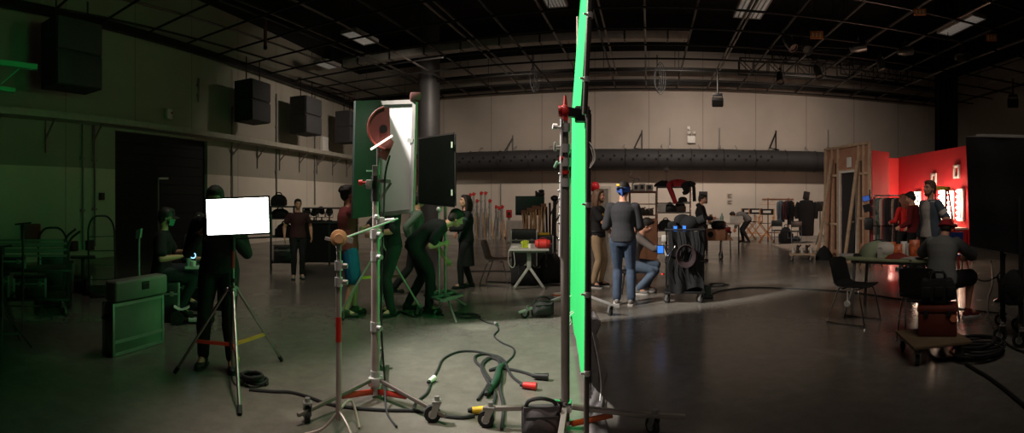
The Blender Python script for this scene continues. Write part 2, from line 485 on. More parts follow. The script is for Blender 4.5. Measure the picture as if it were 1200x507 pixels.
# lamps and bits hung in the grid on the right
canm = M('lamp_can_grey', (92, 90, 86), .35, .7); lensm = M('lamp_glass', (110, 106, 100), .2, .2)
def par(x, y, z, yaw, tilt, label, L=.42, r=.13):
    c = aboveline(x, y, z)
    t = thing('stage_lamp', label, 'stage lamp', (c.x, c.y, z), yaw, 'stage lamps hung from the grid')
    R = rotx(tilt)
    mb = MB(); mb.lathe((0, 0, 0), [(.02, -L*.62), (r*.6, -L*.6), (r*.85, -L*.35), (r, -L*.1), (r, L*.5), (r*1.1, L*.5), (r*1.1, L*.53), (r*.92, L*.53), (r*.92, L*.4)], 18, R, cap=False)
    mb.build('can', canm, t)
    mb = MB(); mb.lathe((0, 0, 0), [(.001, L*.42), (r*.93, L*.4)], 18, R, cap=False); mb.build('lens', lensm, t)
    mb = MB(); ys = [V((-r-.03, 0, 0)), V((-r-.03, 0, .2)), V((-r*.5, 0, .27)), V((r*.5, 0, .27)), V((r+.03, 0, .2)), V((r+.03, 0, 0))]
    mb.tube(smooth_path(ys, 4), .012, 6); mb.cyl((0, 0, .27), (0, 0, .36), .035, n=8); mb.cyl((0, 0, .3), (0, 0, max(.4, GZ+.06-z)), .014, n=6)
    mb.build('yoke', black, t)
par(1006, 56, 6.0, 1.1, 1.35, 'silver stage lamp lying level in the grid, right of the trussing lamps')
par(1061, 60, 6.0, 1.3, 1.3, 'dark barrel stage lamp hanging right of the silver one')
par(1128, 67, 6.0, 1.2, 1.4, 'dim stage lamp in the grid just right of the black column')
par(925, 51, 6.05, .4, 2.4, 'stage lamp facing down beside the small yellow sign')
par(946, 57, 5.95, -.5, 2.1, 'stage lamp next to the one by the yellow sign, tipped sideways')
par(1032, 75, 5.95, .2, 2.8, 'stage lamp hanging below the grid above the tall timber flat')
par(958, 84, 6.0, .2, 2.7, 'small stage lamp hanging low between the two front trusses')
par(914, 91, 5.9, -.3, 2.6, 'stage lamp hanging under the left box truss')
signm = M('orange_sign_paint', (196, 116, 52), .6); signw = M('sign_pale', (214, 188, 140), .6)
def gsign(x, y, z, w, h, label):
    c = aboveline(x, y, z)
    t = thing('grid_sign', label, 'sign', (c.x, c.y, z), -azi(x), 'little orange signs on the grid')
    mb = MB(); mb.box((0, 0, 0), (w, .02, h), bev=.004); mb.build('plate', signm, t)
    mb = MB()
    for k in range(3): mb.box((-w*.28+k*w*.28, -.012, 0), (w*.12, .004, h*.5))
    mb.build('marking', signw, t)
    mb = MB(); mb.cyl((0, .02, h/2), (0, .02, max(h/2+.1, GZ-z+.03)), .01, n=6); mb.build('strap', black, t)
gsign(957, 41, 6.1, .36, .22, 'small pale-orange sign nearest the middle of the grid')
gsign(1078, 14, 6.1, .3, .16, 'small orange sign high up near the top edge')
gsign(1162, 44, 6.1, .3, .2, 'dim orange sign farthest right in the grid')
# hanging clip lamp over the back wall, and hanging light far right
def droplamp(x, y0, y1, r, label, em=0.0):
    c = PZ(x, r, 0); z0, z1 = HC+(HZ-y0)/F*r, HC+(HZ-y1)/F*r
    t = thing('hanging_lamp', label, 'hanging lamp', (c.x, c.y, z1), -azi(x), 'lamps let down on rods')
    mb = MB(); mb.cyl((0, 0, .25), (0, 0, z0-z1), .03, n=8); mb.build('drop_rod', gridp, t)
    mb = MB(); mb.box((0, 0, .28), (.34, .1, .1), bev=.02)
    for s in (-1, 1): mb.bar((s*.16, 0, .28), (s*.18, 0, .0), .03, .03)
    mb.build('bracket', black, t)
    mb = MB(); mb.box((0, 0, .02), (.42, .26, .3), rotx(.35), bev=.04); mb.box((0, -.15, -.06), (.38, .06, .26), rotx(.6)); mb.build('housing', black, t)
    mb = MB(); mb.box((0, -.12, -.1), (.34, .02, .12), rotx(.35), bev=.005)
    mb.build('lens', M('lamp_face_%d' % int(em*10), (255, 236, 214), .3, emit=em) if em else lensm, t)
droplamp(841, 80, 120, 18.5, 'black lamp let down on a rod above the perforated duct')
droplamp(1187, 92, 121, 19, 'lit lamp hanging near the right edge above the black drape', 1.5)
# coil of cable hanging in the grid
c = PZ(770, 18.6, 5.6); mb = MB()
for k in range(4):
    w = .10+.03*k; h = .40+.06*k
    mb.tube(smooth_path([(cos(a)*w+.04*k, .03*k-.06, .5+sin(a)*h) for a in (2*pi*i/10 for i in range(10))], 4, True), .012, 6, True)
mb.cyl((0, 0, .86), (0, 0, 1.35), .02)
mb.xf(rotz(-azi(770)), (c.x, c.y, c.z-.1))
tag(mb.build('cable_coil', rubber), 'coil of cable hung from the grid above the middle of the back wall', 'cable coil')
c = PZ(624, 18.8, 5.55); mb = MB()
for k in range(4):
    w = .08+.03*k; h = .36+.05*k
    mb.tube(smooth_path([(cos(a)*w+.03*k, .03*k-.06, .5+sin(a)*h) for a in (2*pi*i/10 for i in range(10))], 4, True), .012, 6, True)
mb.cyl((0, 0, .8), (0, 0, 1.4), .02)
mb.xf(rotz(-azi(624)), (c.x, c.y, c.z))
tag(mb.build('cable_coil', rubber), 'dim coil of cable hung from the grid just left of the green screen', 'cable coil')
# red pole dropping from the grid at left
mb = MB(); c0 = PZ(311, 14.5, 0)
z0, z1 = HC+(HZ-22)/F*14.5, HC+(HZ-56)/F*14.5
mb.mat(0).cyl((c0.x, c0.y, z0), (c0.x, c0.y, 9.6), .02); mb.mat(1).cyl((c0.x, c0.y, z1), (c0.x, c0.y, z0), .05); mb.mat(0).ball((c0.x, c0.y, z1), .06)
tag(mb.build('drop_pole', [gridp, M('dull_red_paint', (120, 52, 44), .6)]), 'dull red drop pole hanging from the ceiling above the left wall speakers', 'pole')

# ================================================================ things on the walls
# perforated black duct on the back wall
t = thing('perforated_duct', 'long fat black duct with rows of holes along the back wall', 'duct', tuple(WB(0, 2.85, .55)))
zc, rr = 3.3, .46
ua, uz = ub(478), ub(967)
L = uz-ua
mb = MB(); ductm = M('black_duct_fabric', (46, 44, 44), .7, var=.15, scale=2)
rg = []
for i in range(41):
    u = ua + L*i/40; k = 1+.015*sin(i*1.7)
    rg.append([WB(u, zc + .0 + rr*k*sin(a)*.98, .5 + rr*k*cos(a)) for a in (2*pi*j/20 for j in range(20))])
mb.mat(0).rings(rg)
u = ub(536); k = 0
while u < ub(905):
    for (zz, off) in ((zc-.02, 0), (zc+.13, .16)):
        a = math.asin((zz-zc)/rr); cc = WB(u+off, zz, .5+rr*cos(a)*1.012)
        nrm = -nF*cos(a)+V((0, 0, sin(a)))
        mb.mat(1).cyl(cc-nrm*.006, cc+nrm*.006, .05, n=8)
    u += .47
mb.build('duct_skin', [ductm, M('hole_black', (6, 6, 6), .9)], t, world=True)
for k in range(14):
    u = ua + L*(k+.5)/14; mb = MB(); mb.tube([WB(u, zc, .5)+(-nF*cos(a)+V((0, 0, sin(a))))*(rr+.012) for a in (2*pi*j/20 for j in range(20))], .012, 5, True)
    mb.build('band', dsteel, t, world=True)
for k in range(12):
    u = ua + L*(k+.4)/12; mb = MB(); mb.tube(smooth_path([WB(u, zc+rr+.0, .5), WB(u-.05, zc+rr+.12, .35), WB(u-.02, zc+rr+.22, .02)], 4), .014, 6)
    mb.build('wall_hook', steel, t, world=True)
# angled struts above the duct
for i, (x, y0, y1, lab) in enumerate([(749, 174, 158, 'angled wall bracket above the duct right of the green screen'), (906, 174, 158, 'angled wall bracket above the duct right of the emergency light'), (598, 177, 164, 'angled wall bracket above the duct left of the chrome stand')]):
    u = ub(x); z0, z1 = zb(x, y0), zb(x, y1)
    mb = MB(); mb.bar(WB(u-.2, z0, .2), WB(u+.12, z1+.1, .03), .05, .05); mb.bar(WB(u+.12, z0-.1, .03), WB(u+.12, z1+.2, .03), .05, .03); mb.bar(WB(u-.2, z0, .2), WB(u+.25, z0-.05, .03), .05, .04)
    tag(mb.build('wall_bracket', dsteel), lab, 'bracket', 'struts above the duct')
# emergency light, junction box, paper notices
u = ub(810); t = thing('emergency_light', 'white emergency light box with two lamp heads on the back wall', 'emergency light', tuple(WB(u, zb(810, 167), 0)), -aF)
mb = MB(); mb.box((0, -.08, .12), (.34, .14, .3), bev=.02); mb.build('housing', white, t)
for s in (-1, 1):
    mb = MB(); mb.cyl((s*.11, -.1, .27), (s*.11, -.1, .33), .02); mb.lathe((s*.11, -.1, .4), [(.02, -.06), (.06, -.05), (.075, .05), (.06, .06), (.01, .05)], 12, rotx(1.3)); mb.build('lamp_head', M('pale_grey_plastic', (190, 186, 178), .4), t)
mb = MB(); mb.box(WB(ub(807), zb(807, 150), .03), (.12, .06, .14), RB, bev=.01); tag(mb.build('junction_box', white), 'small white junction box above the emergency light', 'junction box')
for y, lab in ((229.5, 'upper of the two paper notices on the back wall'), (237, 'lower of the two paper notices on the back wall')):
    u = ub(855); mb = MB(); z = zb(855, y)
    mb.mat(0).sheet(lambda a, c_: WB(u-.12+.24*a, z-.1+.2*c_, .012+.01*sin(a*3)), 4, 2, .003)
    mb.mat(1)
    for k, (a0, a1) in enumerate([(.15, .85), (.15, .6), (.2, .8)]): mb.box(WB(u-.12+.24*(a0+a1)/2, z+.06-.06*k, .026), (.24*(a1-a0), .004, .028), RB)
    tag(mb.build('paper_notice', [M('paper', (205, 192, 176), .9), M('ink', (60, 50, 46), .9)]), lab, 'notice', 'paper notices on the back wall')
u = ub(824); mb = MB(); z = zb(823, 231)
mb.mat(0).box(WB(u, z, .02), (.36, .03, .5), RB, bev=.005); mb.mat(1).box(WB(u, z, .038), (.3, .006, .43), RB)
tag(mb.build('framed_poster', [black, M('dark_print', (48, 46, 44), .4)]), 'dark framed poster on the back wall behind the dark-haired person', 'poster')
# conduits on the back wall
for x, y0, y1, lab in ((587, 215, 262, 'thin conduit on the pale wall between the stands and the television'), (843, 150, 172, 'short conduit on the wall between emergency light and black column'), (785, 150, 172, 'short conduit above the duct left of the emergency light'), (970, 152, 174, 'short conduit above the duct end by the timber flat')):
    u = ub(x); mb = MB(); mb.cyl(WB(u, zb(x, y1), .04), WB(u, zb(x, y0), .04), .025, n=8); mb.box(WB(u, zb(x, y1), .04), (.1, .08, .14), RB)
    tag(mb.build('conduit_pipe', steel), lab, 'conduit', 'conduits on the back wall')

# columns
def column(x, r, dia, z1, m, name, label):
    c = PZ(x, r, 0); mb = MB(); mb.lathe((c.x, c.y, 0), [(dia/2+.06, 0), (dia/2+.06, .12), (dia/2, .14), (dia/2, z1)], 28)
    tag(mb.build(name, m), label, 'column')
column(503, 20.6, .86, 9.6, M('column_grey', (64, 62, 61), .5, var=.1, scale=2), 'round_column', 'fat grey round column standing in front of the back wall')
c = PZ(1109, 19.5, 0)
mb = MB()
def drp(a, b):
    x = -.43+.86*a; return (x, .06*sin(a*26)+.02*sin(a*9+b*4), 9.5*b+.02)
mb.sheet(drp, 48, 6, .02); mb.xf(rotz(-azi(1109)), c)
tag(mb.build('masking_drape', blackcloth), 'tall narrow black masking drape behind the red set walls', 'drape')

# ledge and brackets on the left wall
t = thing('wall_ledge', 'long pale ledge on brackets along the left wall above head height', 'ledge', tuple(WL(4, 3.5, .2)))
ledm = M('ledge_paint', (170, 164, 150), .5)
mb = MB(); mb.box(WL((-6+UL1)/2, 3.6, .26), (UL1+6, .5, .05), RL); mb.box(WL((-6+UL1)/2, 3.66, .5), (UL1+6, .03, .16), RL); mb.build('shelf_board', ledm, t, world=True)
u = -5.2; k = 0
while u < UL1-.4:
    if not (ud0-.2 < u < ud1+.1):
        mb = MB(); mb.bar(WL(u, 3.56, .46), WL(u, 3.12, .03), .035, .035); mb.bar(WL(u, 3.57, .03), WL(u, 2.75, .03), .04, .03); mb.build('bracket', steel, t, world=True)
    u += 1.45
# conduits and boxes on the left wall
for x, y0, y1, lab in ((96, 140, 292, 'tall conduit on the left wall, left of a close pair'), (110, 145, 288, 'tall conduit on the left wall, right of a close pair'), (232, 92, 120, 'short conduit under the grid left of the second speaker'), (271, 125, 300, 'conduit on the left wall right of the black roller door'), (323, 110, 240, 'tall conduit on the left wall between second and third speakers'), (368, 110, 240, 'tall conduit on the left wall under the third speaker')):
    u = ul(x); mb = MB(); mb.cyl(WL(u, zl(x, y1), .05), WL(u, zl(x, y0), .05), .028, n=8)
    for q in (.3, .7): mb.box(WL(u, zl(x, y1+(y0-y1)*q), .03), (.14, .06, .06), RL)
    tag(mb.build('conduit_pipe', steel), lab, 'conduit', 'conduits on the left wall')
u = ul(196); t = thing('alarm_box', 'small white alarm box with a red light above the black roller door', 'alarm box', tuple(WL(u, zl(196, 134), 0)), atan2(tL.y, tL.x))
mb = MB(); mb.box((0, -.06, 0), (.22, .12, .3), bev=.015); mb.build('housing', white, t)
mb = MB(); mb.ball((.07, -.13, .04), .035); mb.build('red_light', redp, t)
u = ul(340+38); mb = MB(); mb.box(WL(u, zl(378, 171), .09), (.5, .16, .8), RL, bev=.02); tag(mb.build('wall_unit', white), 'pale wall unit on the left wall under the third speaker', 'wall unit')
for x, y, lab in ((85, 288, 'black wall socket panel on the left wall, left of two'), (104, 287, 'black wall socket panel on the left wall, right of two')):
    u = ul(x); mb = MB(); mb.mat(0).box(WL(u, zl(x, y), .05), (.24, .1, .26), RL, bev=.01); mb.mat(1).box(WL(u, zl(x, y), .105), (.15, .012, .16), RL)
    tag(mb.build('wall_socket_panel', [black, dsteel]), lab, 'socket panel', 'socket panels on the left wall')
u = ul(118); mb = MB(); mb.box(WL(u, zl(118, 230), .05), (.14, .1, .2), RL, bev=.01); tag(mb.build('wall_switch', dsteel), 'small dark switch box on the left wall next to the roller door', 'switch')
# thin pale rod leaning in front of the roller door (door pull bar)
mb = MB(); x = 184; mb.cyl(WL(ul(x), zl(x, 290), .06), WL(ul(x), zl(x, 209), .06), .02, n=8); mb.bar(WL(ul(x), zl(x, 209), .06), WL(ul(195), zl(195, 209), .06), .06, .06)
tag(mb.build('pull_bar', alu), 'thin pale pull bar with a hooked top on the roller door', 'pull bar')

# loudspeakers hung on the left wall
spm = M('speaker_cloth', (56, 55, 56), .85, var=.1); spm2 = M('speaker_front', (66, 65, 66), .7, var=.08)
def speaker(x0, x1, y0, y1, label, off=.95):
    xm = (x0+x1)/2; u = ul(xm)
    r = (DL-off)/cos(azi(xm)-aL); z0, z1 = HC+(HZ-y1)/F*r, HC+(HZ-y0)/F*r
    ua = (DL-off)*math.tan(azi(xm)-aL); w = .85; h = z1-z0
    th = azi(xm)-aL
    full = (x1-x0)/F*r           # apparent width = w*sin-ish + depth
    d = .75; wd = max(.6, (full - d*abs(sin(th)))/max(.35, cos(th)))
    wd = min(wd, 1.3)
    c = WL(ua, z0, off)
    t = thing('loudspeaker', label, 'loudspeaker', tuple(c), atan2(tL.y, tL.x), 'loudspeakers hung along the left wall')
    mb = MB()
    half = h/2
    for k in range(2):
        mb.prism([(-wd/2, k*half+.012), (wd/2, k*half+.012), (wd/2, (k+1)*half-.012), (-wd/2, (k+1)*half-.012)], -d/2+.06, d/2)
    mb.box((0, .02, h/2), (wd*.96, d*.9, h-.03))
    mb.build('cabinet', spm, t)
    for k in range(2):
        mb = MB(); mb.box((0, -d/2+.04, (k+.5)*half), (wd*.97, .07, half-.06), bev=.02); mb.build('grille', spm2, t)
    mb = MB()
    for s in (-1, 1): mb.bar((s*wd*.35, 0, h), (s*wd*.35, 0, GZ-z0), .03, .03)
    mb.build('mount', black, t)
speaker(48, 121, 27, 105, 'largest black loudspeaker, leftmost above the left wall ledge', 1.2)
speaker(275, 318, 96, 144, 'black loudspeaker above the bright light panel, second from the left')
speaker(340, 378, 115, 158, 'third black loudspeaker along the left wall, two-part front')
speaker(393, 420, 131, 168, 'farthest black loudspeaker, partly behind the green-edged board')
# pale pipes sticking in at the far left edge, green spill put into their colour
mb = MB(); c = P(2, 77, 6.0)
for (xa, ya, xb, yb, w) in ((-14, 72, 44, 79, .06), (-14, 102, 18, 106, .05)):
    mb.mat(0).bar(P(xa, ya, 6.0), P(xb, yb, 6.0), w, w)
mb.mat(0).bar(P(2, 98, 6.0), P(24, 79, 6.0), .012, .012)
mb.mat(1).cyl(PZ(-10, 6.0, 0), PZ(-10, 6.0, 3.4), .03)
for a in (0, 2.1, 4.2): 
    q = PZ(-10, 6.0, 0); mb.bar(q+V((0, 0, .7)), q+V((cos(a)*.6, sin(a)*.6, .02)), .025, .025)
tag(mb.build('lamp_stand', [M('green_lit_metal', (110, 196, 150), .4), dsteel]), 'pale metal stand arms poking in at the left edge above the ledge', 'stand')
# ================================================================ figures
PENDING = []
def ik(a, t, l1, l2, pole):
    a, t = V(a), V(t); d = t-a; L = min(max(d.length, abs(l1-l2)+.01), l1+l2-.004); d = d.normalized()
    ca = max(-1, min(1, (l1*l1+L*L-l2*l2)/(2*l1*L))); p = V(pole); p = p - d*p.dot(d)
    p = p.normalized() if p.length > 1e-5 else basis(d)[0]
    j = a + d*l1*ca + p*l1*sqrt(1-ca*ca)
    return j, a + d*L
def limb(mb, a, b, prof, n=12, R=None):
    """tapered limb from a to b; prof is [(t, radius)]"""
    a, b = V(a), V(b); A, B, d = basis(b-a); L = (b-a).length
    mb.rings([[a + d*(L*t) + (A*cos(q)+B*sin(q))*r for q in (2*pi*i/n for i in range(n))] for t, r in prof])
    mb.ball(a, prof[0][1]*1.0, u=10, v=7); mb.ball(b, prof[-1][1]*1.0, u=10, v=7)
def hand(mb, wrist, d, nrm, side, curl=.35, k=1.0):
    d = V(d).normalized(); nrm = V(nrm); nrm = (nrm - d*nrm.dot(d)).normalized(); lat = d.cross(nrm)*side
    R = Matrix((lat, d, nrm)).transposed()
    mb.ball(wrist + d*.048*k, (.040*k, .055*k, .016*k), R)
    mb.ball(wrist + d*.012*k, (.028*k, .032*k, .02*k), R)
    for i, (o, ln) in enumerate([(-.029, .068), (-.0095, .078), (.010, .073), (.029, .056)]):
        p = wrist + d*.088*k + lat*o*k; dirn = d.copy(); pts = [p - d*.03*k]; rr = [.0095*k]
        for s in range(3):
            pts.append(p.copy()); rr.append((.0092-.0008*s)*k)
            a = curl*(.6+.5*s); c_, s_ = cos(a), sin(a)
            dirn = (dirn*c_ + nrm*s_).normalized(); p = p + dirn*ln*k*(.45, .32, .26)[s]
        pts.append(p); rr.append(.0062*k)
        mb.tube(pts, rr, 8)
    b = wrist + d*.03*k - lat*.03*k
    mb.tube([b + d*.0, b - lat*.022*k + d*.02*k + nrm*.008*k, b - lat*.030*k + d*.048*k + nrm*.018*k, b - lat*.026*k + d*.07*k + nrm*.026*k], [.014*k, .012*k, .0105*k, .008*k], 8)
TORSO = [(-.11, .125, .10), (-.05, .165, .118), (.03, .166, .115), (.12, .146, .103), (.22, .140, .100), (.31, .160, .112), (.39, .176, .112), (.445, .168, .095), (.485, .115, .075), (.52, .062, .058)]
TORSO_F = [(-.11, .130, .10), (-.05, .168, .118), (.03, .160, .112), (.13, .126, .094), (.22, .128, .096), (.31, .145, .118), (.38, .155, .108), (.44, .148, .088), (.48, .10, .07), (.52, .052, .052)]
class Person:
    def __init__(s, label, loc, rz, H=1.75, pel=(0, 0, .95), up=(0, 0, 1), lean=(0, .03, 1), twist=0.0, head=(0, 0, 0), neck=None,
                 lh=None, rh=None, le=(-.4, -.8, -.3), re=(.4, -.8, -.3), lf=(-.1, .0), rf=(.1, .0), lk=(0, 1, .1), rk=(0, 1, .1),
                 ltoe=(-.15, 1, 0), rtoe=(.15, 1, 0), lpalm=None, rpalm=None, lcurl=.4, rcurl=.4, female=False, bulk=1.0, skinm=None, vox=.0085):
        s.k = H/1.75; s.loc = loc; s.rz = rz; s.label = label; s.vox = vox; s.skinm = skinm or skin
        s.f = female; k2 = bulk
        s.bulk = k2
        u0, u1 = V(up).normalized(), V(lean).normalized()
        s.pel = V(pel); s.u0, s.u1 = u0, u1
        n = 16; p = s.pel.copy(); s.sp = [(0.0, p.copy(), u0)]
        for i in range(n):
            t = (i+.5)/n; u = u0.lerp(u1, min(1, t*1.25)).normalized(); p = p + u*(.52/n); s.sp.append(((i+1)/n*.52, p.copy(), u))
        s.tw = twist
        s.N = s.sp[-1][1]; s.nu = s.sp[-1][2]
        sx = s.lat(.45); c = s.at(.445)
        w = .165 if female else .185; w *= (1+(k2-1)*.6)
        s.LS, s.RS = c - sx*w, c + sx*w
        hx = s.lat(0); c0 = s.at(-.03)
        s.LH, s.RH = c0 - hx*.09, c0 + hx*.09
        up_l, fo_l = .295, .255
        lh = lh if lh is not None else s.LS + V((-.06, .06, -.53)); rh = rh if rh is not None else s.RS + V((.06, .06, -.53))
        s.LE, s.LW = ik(s.LS, lh, up_l, fo_l, le); s.RE, s.RW = ik(s.RS, rh, up_l, fo_l, re)
        lf3 = V((lf[0], lf[1], lf[2] if len(lf) > 2 else .085)); rf3 = V((rf[0], rf[1], rf[2] if len(rf) > 2 else .085))
        s.LK, s.LA = ik(s.LH, lf3, .43, .425, lk); s.RK, s.RA = ik(s.RH, rf3, .43, .425, rk)
        s.ltoe, s.rtoe = V(ltoe).normalized(), V(rtoe).normalized()
        yaw, pitch, roll = head
        s.HR = rotz(twist+yaw) @ rotx(pitch) @ roty(roll)
        nd = V(neck).normalized() if neck else (s.nu*.8 + s.HR @ V((0, 0, .25))).normalized()
        s.hc = s.N + nd*.075 + (s.HR @ V((0, .018, .095)))
        s.lcurl, s.rcurl = lcurl, rcurl
        s.lpalm = V(lpalm) if lpalm else V((1, 0, 0)); s.rpalm = V(rpalm) if rpalm else V((-1, 0, 0))
        s.make_body()
    def at(s, q):
        if q <= 0: return s.pel + s.u0*q
        i = min(len(s.sp)-2, int(q/.52*16)); a, b = s.sp[i], s.sp[i+1]
        return a[1].lerp(b[1], (q-a[0])/(b[0]-a[0]))
    def upv(s, q):
        if q <= 0: return s.u0
        return s.sp[min(16, int(q/.52*16))][2]
    def lat(s, q):
        x = rotz(s.tw*max(0, min(1, q/.45))) @ V((1, 0, 0)); u = s.upv(q); x = x - u*x.dot(u); return x.normalized()
    def torso(s, mb, infl=0.0, q0=-.2, q1=.6, n=22, flare=0.0):
        T = TORSO_F if s.f else TORSO; rg = []
        for q, rx, ry in T:
            if q < q0 or q > q1: continue
            u = s.upv(q); x = s.lat(q); y = u.cross(x); c = s.at(q)
            e = infl + flare*max(0, (.2-q))
            g = s.bulk if q < .4 else 1+(s.bulk-1)*.4
            rg.append([c + x*(rx*g+e)*cos(a) + y*(ry*g+e)*sin(a) for a in (2*pi*i/n for i in range(n))])
        mb.rings(rg)
        if q1 > .4:
            for S in (s.LS, s.RS): mb.ball(S + (s.at(.43)-S)*.12, (.055+infl)*(.92 if s.f else 1), u=12, v=8)
    def arm(s, mb, side, infl=0.0, t1=2.0, loose=0.0):
        S, E, W = (s.LS, s.LE, s.LW) if side < 0 else (s.RS, s.RE, s.RW)
        g = .86 if s.f else 1.0
        up = [(0, .052), (.25, .052), (.6, .046), (1, .040)]; fo = [(0, .041), (.25, .043), (.6, .035), (1, .026)]
        f = lambda pr, add: [(t, r*g+infl+add*t) for t, r in pr]
        if t1 <= 1:
            Ee = S.lerp(E, t1); limb(mb, S, Ee, [(0, .052*g+infl), (1, .050*g+infl+loose)])
        else:
            limb(mb, S, E, f(up, 0)); We = E.lerp(W, t1-1); limb(mb, E, We, [(t, r) for t, r in f(fo, loose)])
    def leg(s, mb, side, infl=0.0, t1=2.0, loose=0.0):
        Hh, K, A = (s.LH, s.LK, s.LA) if side < 0 else (s.RH, s.RK, s.RA)
        g = s.bulk
        th = [(0, .098), (.2, .094), (.6, .074), (1, .056)]; sh = [(0, .056), (.28, .058), (.65, .043), (1, .036)]
        if t1 <= 1:
            Kk = Hh.lerp(K, t1); limb(mb, Hh, Kk, [(0, .098*g+infl), (.5, .085*g+infl+loose*.5), (1, .066*g+infl+loose)])
        else:
            limb(mb, Hh, K, [(t, r*g+infl) for t, r in th]); limb(mb, K, K.lerp(A, t1-1), [(t, r+infl+loose*t) for t, r in sh])
    def make_body(s):
        mb = MB(); s.torso(mb)
        for sd in (-1, 1): s.arm(mb, sd); s.leg(mb, sd)
        limb(mb, s.LA, s.LA + s.ltoe*.13 + V((0, 0, -.05)), [(0, .036), (.5, .036), (1, .026)]); limb(mb, s.RA, s.RA + s.rtoe*.13 + V((0, 0, -.05)), [(0, .036), (.5, .036), (1, .026)])
        hand(mb, s.LW, s.LW-s.LE, s.lpalm, -1, s.lcurl, .92 if s.f else 1); hand(mb, s.RW, s.RW-s.RE, s.rpalm, 1, s.rcurl, .92 if s.f else 1)
        h = s.hc; R = s.HR
        limb(mb, s.N - s.nu*.05, h + R @ V((0, -.02, -.05)), [(0, .064 if not s.f else .055), (.5, .054 if not s.f else .046), (1, .052 if not s.f else .045)])
        q = lambda x, y, z: h + R @ V((x, y, z))
        mb.ball(h + R @ V((0, -.008, .025)), (.074, .094, .092), R, 20, 14)      # skull
        mb.ball(q(0, .016, -.035), (.062, .074, .078), R, 18, 12)               # face
        mb.ball(q(0, .042, -.082), (.036, .038, .030), R)                       # chin and jaw
        mb.ball(q(0, .078, .022), (.050, .016, .012), R)                        # brow
        mb.tube([q(0, .084, .012), q(0, .098, -.010), q(0, .108, -.028), q(0, .092, -.036)], [.009, .011, .015, .010], 8)
        for sd in (-1, 1):
            mb.ball(q(sd*.010, .096, -.032), .009)                              # nostrils
            mb.ball(q(sd*.074, -.008, -.012), (.010, .020, .032), R)            # ears
            mb.ball(q(sd*.040, .064, -.026), (.022, .020, .018), R)             # cheeks
        mb.ball(q(0, .085, -.058), (.024, .010, .007), R); mb.ball(q(0, .083, -.068), (.020, .010, .008), R)
        s.k_apply(mb)
        o = mb.build('person', s.skinm, None, smooth=0)
        s.obj = o
        Wm = Matrix.Translation(V(s.loc)) @ Matrix.Rotation(s.rz, 4, 'Z')
        # body mesh keeps its own origin at the ground point
        off = o.location.copy()
        for v in o.data.vertices: v.co += off
        o.location = s.loc; o.rotation_euler = (0, 0, s.rz); WM[o.name] = Wm; s.W = Wm
        tag(o, s.label, 'person'); PENDING.append((o, s.vox, 3))
        # eyes
        for sd in (-1, 1):
            e = MB(); e.mat(0).ball(q(sd*.031, .0765, .000), (.0135, .0085, .008), R, 10, 7); e.mat(1).ball(q(sd*.031, .083, .000), .0055)
            e.v = [v*s.k for v in e.v]; e.build('eye', [M('eye_white', (205, 200, 192), .3), M('eye_dark', (32, 22, 18), .2)], o, smooth=180)
            b = MB(); b.tube([q(sd*.014, .092, .026), q(sd*.032, .090, .031), q(sd*.050, .076, .024)], [.004, .005, .003], 6); b.v = [v*s.k for v in b.v]
            b.build('eyebrow', s.browm if hasattr(s, 'browm') else M('hair_dark', (30, 22, 18), .7), o, smooth=180)
    def k_apply(s, mb): mb.v = [v*s.k for v in mb.v]
    def part(s, mb, name, m, vox=0, sm=3, smooth=60, label=None, parent=None):
        s.k_apply(mb); o = mb.build(name, m, parent or s.obj, smooth=smooth if not vox else 0)
        if vox: PENDING.append((o, vox, sm))
        if label: o['label'] = label
        return o
    # ---- clothes
    def shirt(s, m, sleeve=.55, loose=.012, infl=.016, q0=-.06, label=None, name='shirt'):
        mb = MB(); s.torso(mb, infl, q0, .53, flare=.05)
        for sd in (-1, 1): s.arm(mb, sd, .012, sleeve, loose)
        return s.part(mb, name, m, .011, 4, label=label)
    def trousers(s, m, t1=1.93, loose=.012, infl=.010, label=None, name='trousers'):
        mb = MB(); s.torso(mb, .012, -.2, .06)
        for sd in (-1, 1): s.leg(mb, sd, infl, t1, loose)
        return s.part(mb, name, m, .011, 4, label=label)
    def shoes(s, m, sole=None, ls=None):
        for sd, A, t in ((-1, s.LA, s.ltoe), (1, s.RA, s.rtoe)):
            x = t.cross(V((0, 0, 1))).normalized() if abs(t.z) < .9 else V((1, 0, 0)); u = x.cross(t).normalized()
            R = Matrix((x, t, u)).transposed(); b = A - u*.045
            mb = MB()
            mb.ball(b - t*.02 + u*.012, (.040, .058, .045), R, 14, 10); mb.ball(b + t*.10 - u*.004, (.047, .085, .032), R, 14, 10); mb.ball(b + t*.03 + u*.03, (.040, .06, .035), R, 12, 9); mb.ball(A + u*.012, (.045, .048, .04), R)
            o = s.part(mb, 'shoe', m, .010, 3)
            mb = MB(); rg = []
            for z in (-.040, -.018):
                rg.append([b + R @ V((px*1.06, py, z)) for px, py in ((-.034, -.07), (0, -.082), (.034, -.07), (.038, 0), (.047, .09), (.040, .155), (0, .187), (-.040, .155), (-.047, .09), (-.038, 0))])
            mb.rings(rg); s.part(mb, 'sole', sole or rubber, parent=None).parent = s.obj
